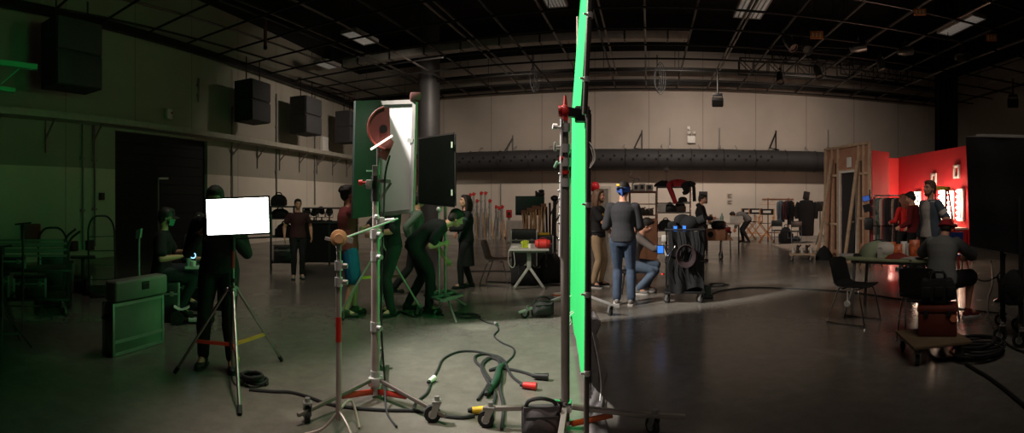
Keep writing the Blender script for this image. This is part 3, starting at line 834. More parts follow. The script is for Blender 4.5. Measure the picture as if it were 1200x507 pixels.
    def hair(s, m, style='short', label=None):
        h, R = s.hc, s.HR; q = lambda x, y, z: h + R @ V((x, y, z)); mb = MB()
        mb.ball(q(0, -.022, .040), (.085, .098, .090), R, 18, 12); mb.ball(q(0, .03, .088), (.066, .062, .036), R, 14, 9); mb.ball(q(0, -.055, -.01), (.076, .062, .085), R, 14, 9)
        for sd in (-1, 1): mb.ball(q(sd*.068, -.015, .015), (.018, .035, .05), R)
        if style == 'long':
            for sd in (-1, 1):
                mb.tube([q(sd*.045, .03, .10), q(sd*.082, -.0, .02), q(sd*.088, -.015, -.08), q(sd*.085, -.02, -.17), q(sd*.075, -.03, -.25)], [.02, .03, .034, .032, .016], 10)
            mb.tube([q(0, -.07, .05), q(0, -.095, -.06), q(0, -.10, -.16), q(0, -.095, -.27)], [.06, .07, .065, .03], 12)
            for k in range(7):
                a = -1.2+2.4*k/6; mb.tube([q(sin(a)*.08, -cos(a)*.085, .02), q(sin(a)*.092, -.02-cos(a)*.085, -.12), q(sin(a)*.085, -.02-cos(a)*.08, -.24)], [.026, .026, .012], 8)
        if style == 'tied':
            mb.ball(q(0, -.125, .045), (.035, .03, .045), R)
            for sd in (-1, 1): mb.tube([q(sd*.07, -.0, .06), q(sd*.08, -.04, -.02), q(sd*.05, -.09, -.05)], [.02, .025, .02], 8)
        if style == 'curly':
            for k in range(26):
                a = 2*pi*k/13; e = .3+.9*(k % 3)/3
                mb.ball(q(cos(a)*cos(e)*.082, sin(a)*cos(e)*.09-.03, .03+sin(e)*.085), .026, u=8, v=6)
        return s.part(mb, 'hair', m, .009, 2, label=label)
    def beard(s, m, big=1.0):
        h, R = s.hc, s.HR; q = lambda x, y, z: h + R @ V((x, y, z)); mb = MB()
        mb.ball(q(0, .052, -.095), (.040*big, .036, .032*big), R)
        for sd in (-1, 1): mb.tube([q(sd*.066, .012, -.02), q(sd*.060, .03, -.065), q(sd*.03, .062, -.095)], [.010, .016, .018], 8)
        mb.tube([q(-.026, .088, -.052), q(0, .098, -.047), q(.026, .088, -.052)], [.005, .007, .005], 6)
        return s.part(mb, 'beard', m, .008, 1)
    def cap(s, m, back=False, label=None, brim=True, beanie=False):
        h, R = s.hc, s.HR; q = lambda x, y, z: h + R @ V((x, y, z)); mb = MB()
        n = 20; rg = []
        for i in range(8):
            e = i/7; a = e*pi/2*.97; rr = cos(a); z = sin(a)
            low = .018 if not beanie else (-.02)
            rg.append([q(cos(t)*.092*rr*(1 + .0*z), -.008+sin(t)*.112*rr, low + z*(.108 if not beanie else .128)) for t in (2*pi*j/n for j in range(n))])
        mb.rings(rg)
        if beanie:
            mb.tube([q(cos(t)*.093, -.008+sin(t)*.113, -.008) for t in (2*pi*j/24 for j in range(24))], .013, 8, True)
        o = s.part(mb, 'cap' if not beanie else 'beanie', m, label=label)
        if brim and not beanie:
            sg = -1 if back else 1; mb = MB()
            mb.sheet(lambda a, c_: q((a-.5)*.15*(1-.25*c_*c_), sg*(.085+.085*c_*(1-.9*(a-.5)**2*2)), .03 - .016*c_ - .05*(a-.5)**2*2), 10, 6, .006)
            s.part(mb, 'brim', m)
        return o
    def mask(s, m):
        h, R = s.hc, s.HR; mb = MB()
        def fn(a, b):
            t = (a-.5)*2.5; return h + R @ V((sin(t)*.076, .022+cos(t)*.086-.012*abs(b-.5)*2, -.098+.085*b))
        mb.sheet(fn, 16, 6, .004); s.part(mb, 'face_mask', m)
        for sd in (-1, 1):
            mb = MB(); mb.tube([h + R @ V((sd*.070, .03, -.035)), h + R @ V((sd*.084, -.01, -.015)), h + R @ V((sd*.082, -.03, -.02))], .0025, 5); s.part(mb, 'ear_loop', m)
    def belt(s, m=None):
        u = s.u0; x = s.lat(0); y = u.cross(x); c = s.at(.055); mb = MB()
        mb.tube([c + x*.186*s.bulk*cos(a) + y*.134*s.bulk*sin(a) for a in (2*pi*i/28 for i in range(28))], .014, 6, True); s.part(mb, 'belt', m or black)
    def skirt(s, m, drop, infl=.03, flare=.1, q1=.30, name='coat', sleeves=None):
        """coat or dress hanging to a height; one closed shell, remeshed"""
        mb = MB(); s.torso(mb, infl, -.12, .50)
        n = 24; rg = []
        x = s.lat(0); y = V((0, 0, 1)).cross(x); c0 = s.at(.02)
        for i in range(8):
            t = i/7; c = V((c0.x, c0.y, c0.z - t*(c0.z-drop)))
            rg.append([c + x*(.175+infl+flare*t)*cos(a)*(1+.03*sin(a*7)*t) + y*(.125+infl+flare*.8*t)*sin(a)*(1+.04*sin(a*9+1)*t) for a in (2*pi*j/n for j in range(n))])
        mb.rings(rg)
        if sleeves:
            for sd in (-1, 1): s.arm(mb, sd, .02, sleeves, .014)
        return s.part(mb, name, m, .012, 4)
    def open_jacket(s, m, q0=-.16, gap=.75, sleeves=1.92):
        mb = MB(); T = [(q, rx, ry) for q, rx, ry in (TORSO_F if s.f else TORSO) if q0 <= q <= .49]
        if q0 < -.11: T = [(q0, .172, .125)] + T
        def fn(a, b):
            f = b*(len(T)-1); i = min(len(T)-2, int(f)); t = f-i; q, rx, ry = (T[i][j]*(1-t)+T[i+1][j]*t for j in range(3))
            u = s.upv(q); x = s.lat(q); y = u.cross(x); c = s.at(q); an = pi/2 + gap*.5*(1+.4*(1-b)) + (2*pi - gap*(1+.4*(1-b)))*a
            return c + x*(rx+.032)*cos(an) + y*(ry+.030)*sin(an)
        mb.sheet(fn, 34, 20, .012)
        for sd in (-1, 1): s.arm(mb, sd, .02, sleeves, .010)
        x = s.lat(.5); y = s.nu.cross(x); c = s.at(.50)
        mb.tube([c + x*.085*cos(a) + y*.085*sin(a) for a in (pi/2+.5+ (2*pi-1)*i/16 for i in range(17))], .018, 8)
        return s.part(mb, 'jacket', m)
def finish_pending():
    """fuse every figure's overlapping volumes into one continuous surface"""
    for o, vox, sm in PENDING:
        r = o.modifiers.new('fuse', 'REMESH'); r.mode = 'VOXEL'; r.voxel_size = vox; r.use_smooth_shade = True
        q = o.modifiers.new('relax', 'SMOOTH'); q.iterations = sm; q.factor = .5
    bpy.context.view_layer.update()
    dg = bpy.context.evaluated_depsgraph_get()
    out = []
    for o, vox, sm in PENDING:
        me = bpy.data.meshes.new_from_object(o.evaluated_get(dg)); out.append(me)
    for (o, vox, sm), me in zip(PENDING, out):
        old = o.data; mats = list(old.materials); o.modifiers.clear(); o.data = me
        me.materials.clear()
        for m in mats: me.materials.append(m)
        me.polygons.foreach_set('material_index', [0]*len(me.polygons))
        me.polygons.foreach_set('use_smooth', [True]*len(me.polygons)); me.name = o.name
        bpy.data.meshes.remove(old)
def face(x, yaw=0.0):
    """rotation that makes a figure at column x look away from the lens, turned by yaw to its left"""
    return -azi(x) + yaw
# ================================================================ foreground and left half
def castor(mb_done, t, c, r=.06, yaw=0.0, m=None, z0=None):
    """swivel castor standing on the floor under point c (world)"""
    c = V(c); top = c.z; o = V((c.x, c.y, 0)); R = rotz(yaw)
    w = MB()
    w.mat(0).cyl(o + R @ V((-.016, .03, r)), o + R @ V((.016, .03, r)), r, n=20); w.mat(1).cyl(o + R @ V((-.022, .03, r)), o + R @ V((.022, .03, r)), r*.5, n=14)
    f = MB()
    for s in (-1, 1): f.prism([(.03-.02, r-.015), (.03+.02, r-.015), (.025, r*2+.025), (-.03, r*2+.025)], s*.026-.003, s*.026+.003, X=R @ V((0, 1, 0)), Y=R @ V((1, 0, 0)), O=o)
    f.box(o + V((0, 0, r*2+.028)), (.062, .062, .008), R); f.cyl(o + V((0, 0, r*2+.03)), V((o.x, o.y, max(top, r*2+.06))), .018, n=10)
    fo = f.build('castor', steel, t, world=True); w.build('wheel', [rubber, alu], fo, world=True)
def knob(t, p, d, r=.02, m=None, L=.05):
    p = V(p); d = V(d).normalized(); mb = MB(); mb.cyl(p, p+d*L*.6, r*.4, n=8); mb.cyl(p+d*L*.5, p+d*L, r, r*.85, n=10)
    mb.build('knob', m or black, t, world=True)

# ---- bright LED panel on tripod
f = Fr(278, 4.2)
feet = [G(205, 438), G(330, 423), G(281, 487)]
cen = (feet[0]+feet[1]+feet[2])/3; cen.z = 0
t = thing('light_panel_stand', 'bright white light panel on a tripod with red and yellow braces', 'light panel', tuple(cen))
apex = V((cen.x, cen.y, HC - (340-HZ)/F*4.25))
legm = M('stand_leg_steel', (150, 146, 142), .32, .95)
for i, q in enumerate(feet):
    d = (q-apex); a = apex + V((d.x, d.y, 0)).normalized()*.05; q2 = q + V((0, 0, .012))
    mb = MB(); mb.cyl(a, q2, .013, n=10); mb.ball(a, .02); lo = mb.build('leg', legm, t, world=True)
    mb = MB(); mb.cyl(q2 + (a-q2).normalized()*.0, q2 + (a-q2).normalized()*.06, .019, n=10); mb.build('rubber_foot', rubber, lo, world=True)
coll = V((cen.x, cen.y, HC - (405-HZ)/F*4.25))
for i, (q, m) in enumerate(zip(feet, (M('red_brace_paint', (190, 66, 44), .45), M('yellow_brace_paint', (206, 140, 48), .45), M('red_brace_paint', (190, 66, 44), .45)))):
    a = apex + V(((q-apex).x, (q-apex).y, 0)).normalized()*.05
    e = a.lerp(q, (apex.z-coll.z-.0)/apex.z)
    mb = MB(); mb.bar(coll, e, .012, .03); lb = mb.build('brace', m, t, world=True); lb['label'] = ('red cross brace', 'yellow cross brace', 'red cross brace')[i]
mb = MB(); mb.cyl(V((cen.x, cen.y, .12)), V((cen.x, cen.y, apex.z+.1)), .017, n=12); mb.cyl(coll-V((0, 0, .03)), coll+V((0, 0, .03)), .03, n=12); mb.cyl(apex-V((0, 0, .05)), apex+V((0, 0, .03)), .034, n=12); mb.build('centre_column', legm, t, world=True)
top = HC - (288-HZ)/F*4.2
mb = MB(); mb.mat(0).cyl(V((cen.x, cen.y, apex.z)), V((cen.x, cen.y, top)), .013, n=12); mb.mat(1).cyl(V((cen.x, cen.y, apex.z+.18)), V((cen.x, cen.y, top-.04)), .0165, n=12); mb.build('riser', [legm, M('red_tape', (140, 44, 38), .6)], t, world=True)
knob(t, V((cen.x, cen.y, apex.z+.08)), (.8, -.5, 0)); knob(t, V((cen.x, cen.y, apex.z-.02)), (-.8, -.5, 0))
# panel
ledw = M('led_panel_white', (255, 250, 246), .4, var=0, emit=12.0)
rp = sqrt(cen.x**2+cen.y**2) - .03
pc = [P(242.5, 234, rp-.02), P(315, 231, rp+.03), P(314, 272, rp+.03), P(242.5, 275, rp-.02)]
ctr = sum(pc, V())/4; X = ((pc[1]-pc[0])+(pc[2]-pc[3])).normalized(); Zu = V((0, 0, 1)) - X*X.z; Zu.normalize(); Y = Zu.cross(X)
if Y.dot(ctr) < 0: Y = -Y
w = ((pc[1]-pc[0]).length+(pc[2]-pc[3]).length)/2; h = ((pc[0]-pc[3]).length+(pc[1]-pc[2]).length)/2
Rp = Matrix((X, Y, Zu)).transposed()
mb = MB(); mb.box(ctr + Y*.045, (w+.03, .05, h+.03), Rp, bev=.008)
for s in (-1, 1): mb.box(ctr + X*s*(w/2+.008) + Y*.01, (.014, .05, h+.03), Rp); mb.box(ctr + Zu*s*(h/2+.008) + Y*.01, (w+.03, .05, .014), Rp)
mb.build('housing', black, t, world=True)
mb = MB(); mb.box(ctr + Y*.012, (w, .012, h), Rp); mb.build('diffuser', ledw, t, world=True)
mb = MB()
for s in (-1, 1): mb.bar(ctr + X*s*(w/2+.025) + Y*.04, ctr + X*s*(w/2+.025) + Y*.05 - Zu*(h/2+.05), .012, .03)
mb.bar(ctr - X*(w/2+.025) + Y*.05 - Zu*(h/2+.045), ctr + X*(w/2+.025) + Y*.05 - Zu*(h/2+.045), .03, .012)
mb.cyl(V((cen.x, cen.y, top-.05)), V((cen.x, cen.y, ctr.z-h/2-.04)), .02, n=10); mb.build('yoke', black, t, world=True)
LEDC, LEDY = ctr.copy(), Y.copy()

# ---- coil and cable by that stand
def cable(pts, label, r=.009, m=None, z=None, group=None, name='cable', k=7):
    p3 = [G(p[0], p[1], r + (p[2] if len(p) > 2 else 0)) if not isinstance(p, Vector) else p for p in pts]
    mb = MB(); mb.tube(smooth_path(p3, k), r, 7)
    return tag(mb.build(name, m or rubber), label, 'cable', group)
def coil(x, y, R, label, n=5, r=.011, h=.05, m=None, sq=1.0):
    c = G(x, y); mb = MB(); rnd = random.Random(x)
    pts = []
    for i in range(n*14):
        a = 2*pi*i/14; rr = R*(.78+.22*sin(i*.37+x)) ; pts.append((c.x + cos(a)*rr + .012*rnd.uniform(-1, 1), c.y + sin(a)*rr*sq, r + h*i/(n*14)*.9 + .006*rnd.random()))
    mb.tube(smooth_path(pts, 3), r, 7)
    return tag(mb.build('cable_coil', m or rubber), label, 'cable coil')
coil(297, 450, .11, 'black cable coiled on the floor behind the light panel tripod', 5, .012, .09)
cable([(288, 447), (280, 452), (274, 449), (272, 440), (277, 433)], 'short cable curling at the foot of the light panel tripod', .006)
mb = MB(); q = G(277, 438, .09); mb.cyl(q, q+V((.02, -.02, .06)), .022, n=12); mb.cyl(q+V((.02, -.02, .06)), q+V((.03, -.03, .09)), .012, n=10); mb.cyl(q-V((0, 0, .075)), q, .008, n=6)
tag(mb.build('plug', yellow), 'small yellow plug hanging at the light panel tripod', 'plug')
cable([(292, 458), (318, 460), (340, 461), (360, 466), (382, 474), (410, 479), (450, 482), (490, 483), (515, 488), (540, 491), (556, 489)], 'long black cable running along the floor behind the crank stand to a yellow connector', .012)

# ---- big roller crank stand with lamp head
t0 = PZ(440, 3.95, 0)
t = thing('crank_stand', 'tall steel roller stand carrying the half-round brown lamp', 'stand', tuple(t0), -azi(440))
def up(x, y, r): return P(x, y, r)
hub = V((t0.x, t0.y, HC-(446-HZ)/F*3.95))
tips = [P(349, 486, 3.42), P(522, 487, 3.45), PZ(446, 4.75, .12)]
sqm = M('stand_tube_steel', (164, 150, 142), .42, .45)
for i, q in enumerate(tips):
    d = V(((q-hub).x, (q-hub).y, 0)).normalized(); a = hub + d*.06 + V((0, 0, .02))
    mb = MB(); mb.bar(a, q, .026, .028, bev=.004); mb.build('leg', M('leg_grey_steel', (118, 108, 102), .42, .5), t, world=True)
    e = a.lerp(q, .42); b_ = V((hub.x, hub.y, hub.z-.075)) + d*.03
    mb = MB(); mb.bar(b_, e + V((0, 0, -.012)), .018, .042, bev=.003); mb.build('brace', M('brace_red', (186, 52, 34), .5), t, world=True)
    castor(None, t, a.lerp(q, .88), .058, .5+i*1.3)
mb = MB(); mb.box(hub, (.1, .1, .07), bev=.012); mb.cyl(hub-V((0, 0, .1)), hub+V((0, 0, .08)), .038, n=16); mb.build('hub', alu, t, world=True)
z1 = HC+(HZ-345)/F*3.95
def rod(t, z0, z1, r, c, m, name='column'):
    mb = MB(); mb.cyl(V((c.x, c.y, z0)), V((c.x, c.y, z1)), r, n=18); return mb.build(name, m, t, world=True)
yz = lambda y, r=3.95: HC+(HZ-y)/F*r
rod(t, hub.z, yz(275), .033, t0, sqm); rod(t, yz(290), yz(218), .025, t0, sqm, 'riser')
for y, r_ in ((274, .042), (382, .040), (300, .037)):
    mb = MB(); mb.cyl(V((t0.x, t0.y, yz(y)-.035)), V((t0.x, t0.y, yz(y)+.035)), r_, n=18); mb.build('collar', alu, t, world=True)
    knob(t, V((t0.x, t0.y, yz(y))), (.7, -.7, 0), .022, steel, .09)
rod(t, yz(236), yz(206), .034, t0, dsteel, 'socket')
# bracket and lamp
mb = MB(); c = V((t0.x, t0.y, 0)); Rv = rotz(-azi(440))
mb.box(c + Rv @ V((.05, 0, yz(212))), (.14, .06, .03), Rv, bev=.006); mb.box(c + Rv @ V((.0, 0, yz(203))), (.05, .06, .12), Rv, bev=.006); mb.bar(c+Rv @ V((.03, 0, yz(235))), c+Rv @ V((.12, 0, yz(214))), .02, .02)
mb.box(c + Rv @ V((-.05, -.02, yz(216))), (.05, .05, .07), Rv, bev=.01); mb.cyl(c+Rv @ V((.02, 0, yz(205))), c+Rv @ V((.022, 0, yz(160))), .014, n=10)
mb.build('bracket', steel, t, world=True)
knob(t, c + Rv @ V((-.07, -.02, yz(214))), (-1, -.3, 0), .024, redp, .06)
lampm = M('lamp_head_brown', (104, 54, 50), .55, var=.1)
lc = V((t0.x, t0.y, yz(152))) + Rv @ V((.04, 0, 0)); R2 = .155
pl = [(R2*cos(a), R2*sin(a)) for a in (pi/2 + pi*1.02*i/24 for i in range(25))]
pl = [(.065+x, z) for x, z in pl]
mb = MB(); mb.prism(pl, -.10, .10, X=Rv @ V((1, 0, 0)), Y=Rv @ V((0, 1, 0)), O=lc); mb.build('lamp_head', lampm, t, world=True)
mb = MB()
rim = [lc + Rv @ V((.065+(R2+.006)*cos(a), -.104, (R2+.006)*sin(a))) for a in (pi/2+.25+(pi*.86)*i/20 for i in range(21))]
mb.tube(rim, .008, 8); mb.build('rim', M('lamp_rim_rose', (150, 70, 64), .45), t, world=True)
mb = MB(); mb.cyl(lc + Rv @ V((.02, -.13, -.01)), lc + Rv @ V((.02, -.09, -.01)), .03, n=14); mb.build('pivot', dsteel, t, world=True)
a, b_ = lc + Rv @ V((-.075, -.06, -.165)), lc + Rv @ V((.085, -.06, -.062))
slit = M('lamp_slit_glow', (255, 226, 206), .4, var=0, emit=3.0)
a = a + Rv @ V((0, -.075, 0)); b_ = b_ + Rv @ V((0, -.075, 0)); mb = MB(); mb.bar(a, b_, .03, .012); mb.build('lamp_slit', slit, t, world=True)
mb = MB(); mb.prism([(-.02, -.20), (.045, -.235), (.10, -.10), (.075, -.075)], -.08, .08, X=Rv @ V((1, 0, 0)), Y=Rv @ V((0, 1, 0)), O=lc); mb.build('barn_door', lampm, t, world=True)
mb = MB(); mb.tube(smooth_path([lc + Rv @ V((.07, -.03, -.2)), c + Rv @ V((.075, -.03, yz(205))), c + Rv @ V((.065, -.045, yz(240))), c + Rv @ V((.05, -.05, yz(300))), c+Rv @ V((.045, -.05, yz(380))), c+Rv @ V((.07, -.06, yz(440))), c + Rv @ V((.08, -.3, .012)), c+Rv @ V((.14, -.55, .012))], 6), .008, 7); mb.build('power_lead', rubber, t, world=True)

# ---- grip stand close to the lens
gs = PZ(397, 3.3, 0)
t = thing('grip_stand', 'slim steel grip stand with a round tan grip head and red tape', 'stand', tuple(gs), -azi(397))
gz = lambda y, r=3.3: HC+(HZ-y)/F*r
Rg = rotz(-azi(397))
rod(t, .1, gz(330), .0185, gs, sqm); rod(t, gz(345), gz(292), .0145, gs, sqm, 'riser')
mb = MB(); mb.cyl(V((gs.x, gs.y, gz(400))), V((gs.x, gs.y, gz(371))), .0195, n=16); mb.build('tape_band', redp, t, world=True)
for y in (330, 311):
    mb = MB(); mb.cyl(V((gs.x, gs.y, gz(y)-.03)), V((gs.x, gs.y, gz(y)+.03)), .026, n=14); mb.build('collar', alu, t, world=True)
    knob(t, V((gs.x, gs.y, gz(y))), Rg @ V((.9, -.3, 0)), .018, steel, .06)
hc_ = V((gs.x, gs.y, gz(279)))
mb = MB(); mb.lathe(hc_, [(.001, -.032), (.045, -.032), (.055, -.024), (.055, .01), (.03, .016), (.03, .04), (.001, .04)], 24, Rg @ rotx(-pi/2) @ rotx(pi)); mb.build('grip_disc', M('tan_grip_disc', (196, 152, 108), .5), t, world=True)
mb = MB(); mb.box(V((gs.x, gs.y, gz(290))), (.035, .045, .05), Rg, bev=.008); mb.bar(hc_ + Rg @ V((.03, .03, -.005)), hc_ + Rg @ V((.09, .04, -.02)), .03, .035); mb.bar(hc_+Rg @ V((-.05, .02, -.01)), hc_+Rg @ V((-.09, .02, .0)), .02, .02); mb.build('grip_head', alu, t, world=True)
mb = MB(); mb.cyl(hc_ + Rg @ V((.04, .04, .0)), P(466, 256, 3.75), .0065, n=10); mb.build('grip_arm', alu, t, world=True)
mb = MB(); q = P(446, 259, 3.74); mb.box(q, (.06, .05, .06), Rg, bev=.01); mb.cyl(q, q+Rg @ V((.1, 0, .01)), .016, n=10); mb.ball(q+Rg @ V((-.03, -.02, .03)), .022); mb.build('gobo_head', alu, t, world=True)
for pts in ([V((gs.x, gs.y, .16)), P(412, 469, 3.5), G(421, 503, .012)], [V((gs.x, gs.y, .16)), gs + Rg @ V((-.10, -.01, .05)), gs+Rg @ V((-.22, -.02, .012))], [V((gs.x, gs.y, .16)), gs+Rg @ V((.06, -.16, .12)), gs+Rg @ V((.12, -.32, .012))]):
    mb = MB(); mb.tube(smooth_path(pts, 4), .009, 8); mb.build('leg', sqm, t, world=True)

# ---- tall reflector and black board on a wheeled tripod
rc = PZ(447, 6.7, 0); t = thing('reflector_board_stand', 'tall grey reflector board joined to a dark green-black board on a wheeled tripod', 'reflector board', tuple(rc), -azi(447))
Rb_ = rotz(-azi(447)); bz = lambda y, r=6.7: HC+(HZ-y)/F*r
def panel(mb, c4, th):
    A, B, C_, D = c4; n = (B-A).cross(D-A).normalized()
    if n.dot(A) < 0: n = -n
    mb.rings([[p - n*0 for p in c4], [p + n*th for p in c4]]); return n
silver = M('reflector_silver', (186, 184, 182), .5, .0, var=.05, scale=2)
bk = M('board_black', (26, 40, 33), .6)
mb = MB(); c4 = [P(447, 121, 6.62), P(487, 119.5, 6.28), P(483.5, 247, 6.28), P(446, 251, 6.62)]; n = panel(mb, c4, .03); mb.build('reflector_panel', silver, t, world=True)
mb = MB()
for i in range(4): mb.bar(c4[i]-n*.008, c4[(i+1) % 4]-n*.008, .05, .05, up=n)
mb.build('reflector_frame', M('frame_grey', (150, 146, 142), .4, .6), t, world=True)
mb = MB(); mb.bar(c4[0].lerp(c4[3], .35).lerp(c4[1].lerp(c4[2], .35), .86)-n*.03, c4[1].lerp(c4[2], .36)-n*.02, .05, .04, up=n); mb.build('handle', alu, t, world=True)
mb = MB(); mb.mat(0).box(c4[1]+V((0, 0, .06)), (.14, .14, .1), Rb_, bev=.02); mb.build('corner_clamp', M('dark_maroon', (72, 26, 24), .6), t, world=True)
mb = MB(); mb.bar(P(486.5, 186, 6.3), P(485.5, 224, 6.3), .05, .03); mb.build('red_strip', redp, t, world=True)
mb = MB(); c5 = [P(417, 118, 6.2), P(446.6, 117, 6.6), P(446, 252, 6.6), P(413.5, 256, 6.2)]; panel(mb, c5, .03); mb.build('black_panel', bk, t, world=True)
feet = [PZ(400, 6.5, .12), PZ(492, 6.75, .12), PZ(446, 7.5, .12)]
ap = V((rc.x, rc.y, bz(284)))
for i, q in enumerate(feet):
    mb = MB(); mb.cyl(ap, q, .016, n=10); mb.build('leg', sqm, t, world=True)
    castor(None, t, q, .05, i*1.1)
    e = ap.lerp(q, .52); mb = MB(); mb.bar(V((rc.x, rc.y, e.z)), e, .014, .035); mb.build('brace', (M('brace_yellow', (206, 170, 40), .5), M('brace_maroon', (110, 46, 36), .5), dsteel)[i], t, world=True)
rod(t, .15, bz(268), .02, rc, sqm); rod(t, bz(285), bz(160)+.02, .014, rc, sqm, 'riser')
mb = MB(); mb.cyl(V((rc.x, rc.y, bz(288))), V((rc.x, rc.y, bz(278))), .035, n=12); mb.cyl(V((rc.x, rc.y, .2)), V((rc.x, rc.y, .3)), .03, n=12); mb.build('collar', alu, t, world=True)
mb = MB(); a_ = V((rc.x, rc.y, bz(255))); mb.bar(a_, P(482, 247, 6.3), .02, .02); mb.bar(V((rc.x, rc.y, bz(200))), P(430, 200, 6.2), .02, .02); mb.bar(V((rc.x, rc.y, bz(160))), P(462, 160, 6.5), .02, .02); mb.build('cross_arm', alu, t, world=True)

# ---- black flag on stand with square base plate
bc = PZ(522, 7.2, 0); t = thing('black_flag_stand', 'black rectangular flag panel on a thin stand with a square tray near the floor', 'flag', tuple(bc), -azi(522))
bz = lambda y, r=7.2: HC+(HZ-y)/F*r
mb = MB(); c4 = [P(490.5, 163, 7.25), P(531.5, 157, 6.95), P(532, 241, 6.95), P(491, 237, 7.25)]; n = panel(mb, c4, .035); mb.build('flag_panel', M('flag_cloth', (9, 12, 10), .9, spec=.05), t, world=True)
mb = MB()
for i in range(4): mb.bar(c4[i]+n*.0175, c4[(i+1) % 4]+n*.0175, .045, .02, up=n)
mb.build('flag_frame', dsteel, t, world=True)
for (y0, y1) in ((166, 173), (222, 229)):
    mb = MB(); mb.bar(P(529.5, y0, 6.93), P(529.5, y1, 6.93), .02, .02); mb.build('clip', white, t, world=True)
rod(t, .12, bz(236), .02, bc, sqm); 
mb = MB(); q = PZ(514.5, 7.1, 0); mb.cyl(V((q.x, q.y, bz(345))), V((q.x, q.y, bz(243))), .010, n=10); mb.build('side_rod', alu, t, world=True)
mb = MB(); mb.bar(V((q.x, q.y, bz(243))), V((bc.x, bc.y, bz(240))), .02, .02); mb.bar(V((q.x, q.y, bz(286))), V((bc.x, bc.y, bz(286))), .03, .03); mb.ball(V((q.x, q.y, bz(245))), .04); mb.build('clamp', alu, t, world=True)
zz = bz(344)
cr = [P(498, 344.5, 7.1), P(524, 337, 7.55), P(541, 344, 7.1), P(518, 351, 6.7)]
for p in cr: p.z = zz
mb = MB()
for i in range(4): mb.bar(cr[i], cr[(i+1) % 4], .05, .03)
mb.bar((cr[0]+cr[1])/2, (cr[2]+cr[3])/2, .04, .025); mb.bar((cr[1]+cr[2])/2, (cr[3]+cr[0])/2, .04, .025); mb.build('base_frame', alu, t, world=True)
mb = MB(); mb.rings([[p-V((0, 0, .012)) for p in cr], [p-V((0, 0, .02)) for p in cr]]); mb.build('tray', dsteel, t, world=True)
for i, (x, y) in enumerate(((509, 368), (535, 379), (546, 358), (500, 352))):
    q = G(x, y, .012); a_ = V((bc.x, bc.y, zz-.03)).lerp(q, .12); a_.z = zz-.02
    mb = MB(); mb.cyl(a_, q, .013, n=8); mb.build('leg', alu, t, world=True)

# ---- chrome stand beside the green screen, with sandbag
cs = PZ(662.5, 3.4, 0); t = thing('chrome_stand', 'tall chrome roller stand right against the green screen edge', 'stand', tuple(cs), -azi(662))
Rc = rotz(-azi(662)); cz = lambda y, r=3.4: HC+(HZ-y)/F*r
W_ = lambda x, y, z: cs + Rc @ V((x, y, z))
pole_ = M('pole_grey', (112, 104, 98), .5, .25); rod(t, .06, cz(210), .029, cs, pole_); rod(t, cz(225), cz(150), .023, cs, pole_, 'riser'); rod(t, cz(165), cz(128), .016, cs, chrome, 'riser')
# slim rod beside the column, whitened to stand for its left-edge highlight
mb = MB(); mb.cyl(W_(-.034, -.02, cz(300)), W_(-.024, -.02, cz(140)), .010, n=10); mb.build('side_rod', M('highlight_white', (226, 224, 222), .35, .3), t, world=True)
for y in (150, 174, 190, 214):
    mb = MB(); mb.cyl(W_(0, 0, cz(y)-.028), W_(0, 0, cz(y)+.028), .034, n=16); mb.build('collar', alu, t, world=True)
knob(t, W_(-.03, -.02, cz(150)), Rc @ V((-1, -.2, .15)), .022, white, .055)
mb = MB(); mb.cyl(W_(-.03, -.02, cz(172)), W_(-.065, -.02, cz(172)), .008, n=8); mb.box(W_(-.068, -.02, cz(172)), (.018, .02, .06), Rc, bev=.006); mb.build('tee_handle', alu, t, world=True)
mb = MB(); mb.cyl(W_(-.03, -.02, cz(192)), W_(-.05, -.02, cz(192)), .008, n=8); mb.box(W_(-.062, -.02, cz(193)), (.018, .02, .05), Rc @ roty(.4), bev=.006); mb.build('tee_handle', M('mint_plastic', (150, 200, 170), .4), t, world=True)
for k in range(9):
    mb = MB(); mb.ball(W_(-.040+.004*sin(k*2), -.02, cz(204+k*9.5)), .008); mb.build('rivet', chrome, t, world=True)
mb = MB(); mb.ball(W_(-.005, 0, cz(131)), (.034, .034, .05), None, 16, 10); mb.cyl(W_(0, 0, cz(125)), W_(.0, 0, cz(112)), .016, .010, n=12); mb.bar(W_(.0, 0, cz(142)), W_(.0, 0, cz(125)), .03, .05); mb.build('red_clamp', redp, t, world=True)
mb = MB(); mb.cyl(W_(-.045, -.03, cz(131)), W_(-.03, -.03, cz(131)), .038, n=16); mb.build('red_dial', redp, t, world=True)
mb = MB(); mb.cyl(W_(-.012, -.01, cz(186)), W_(-.034, -.02, cz(186)), .018, n=10); mb.build('red_knob', redp, t, world=True)
mb = MB(); mb.cyl(W_(0, 0, cz(202)-.012), W_(0, 0, cz(202)+.012), .0305, n=16); mb.build('tape_band', redp, t, world=True)
# black clamp reaching over to the screen
mb = MB(); mb.bar(W_(.0, 0, cz(131)), W_(.16, .12, cz(131)), .05, .06); mb.box(W_(.115, .1, cz(131)), (.1, .1, .105), Rc, bev=.012); mb.cyl(W_(.15, .03, cz(128)), W_(.15, .03, cz(136)), .022, n=12); mb.build('screen_clamp', black, t, world=True)
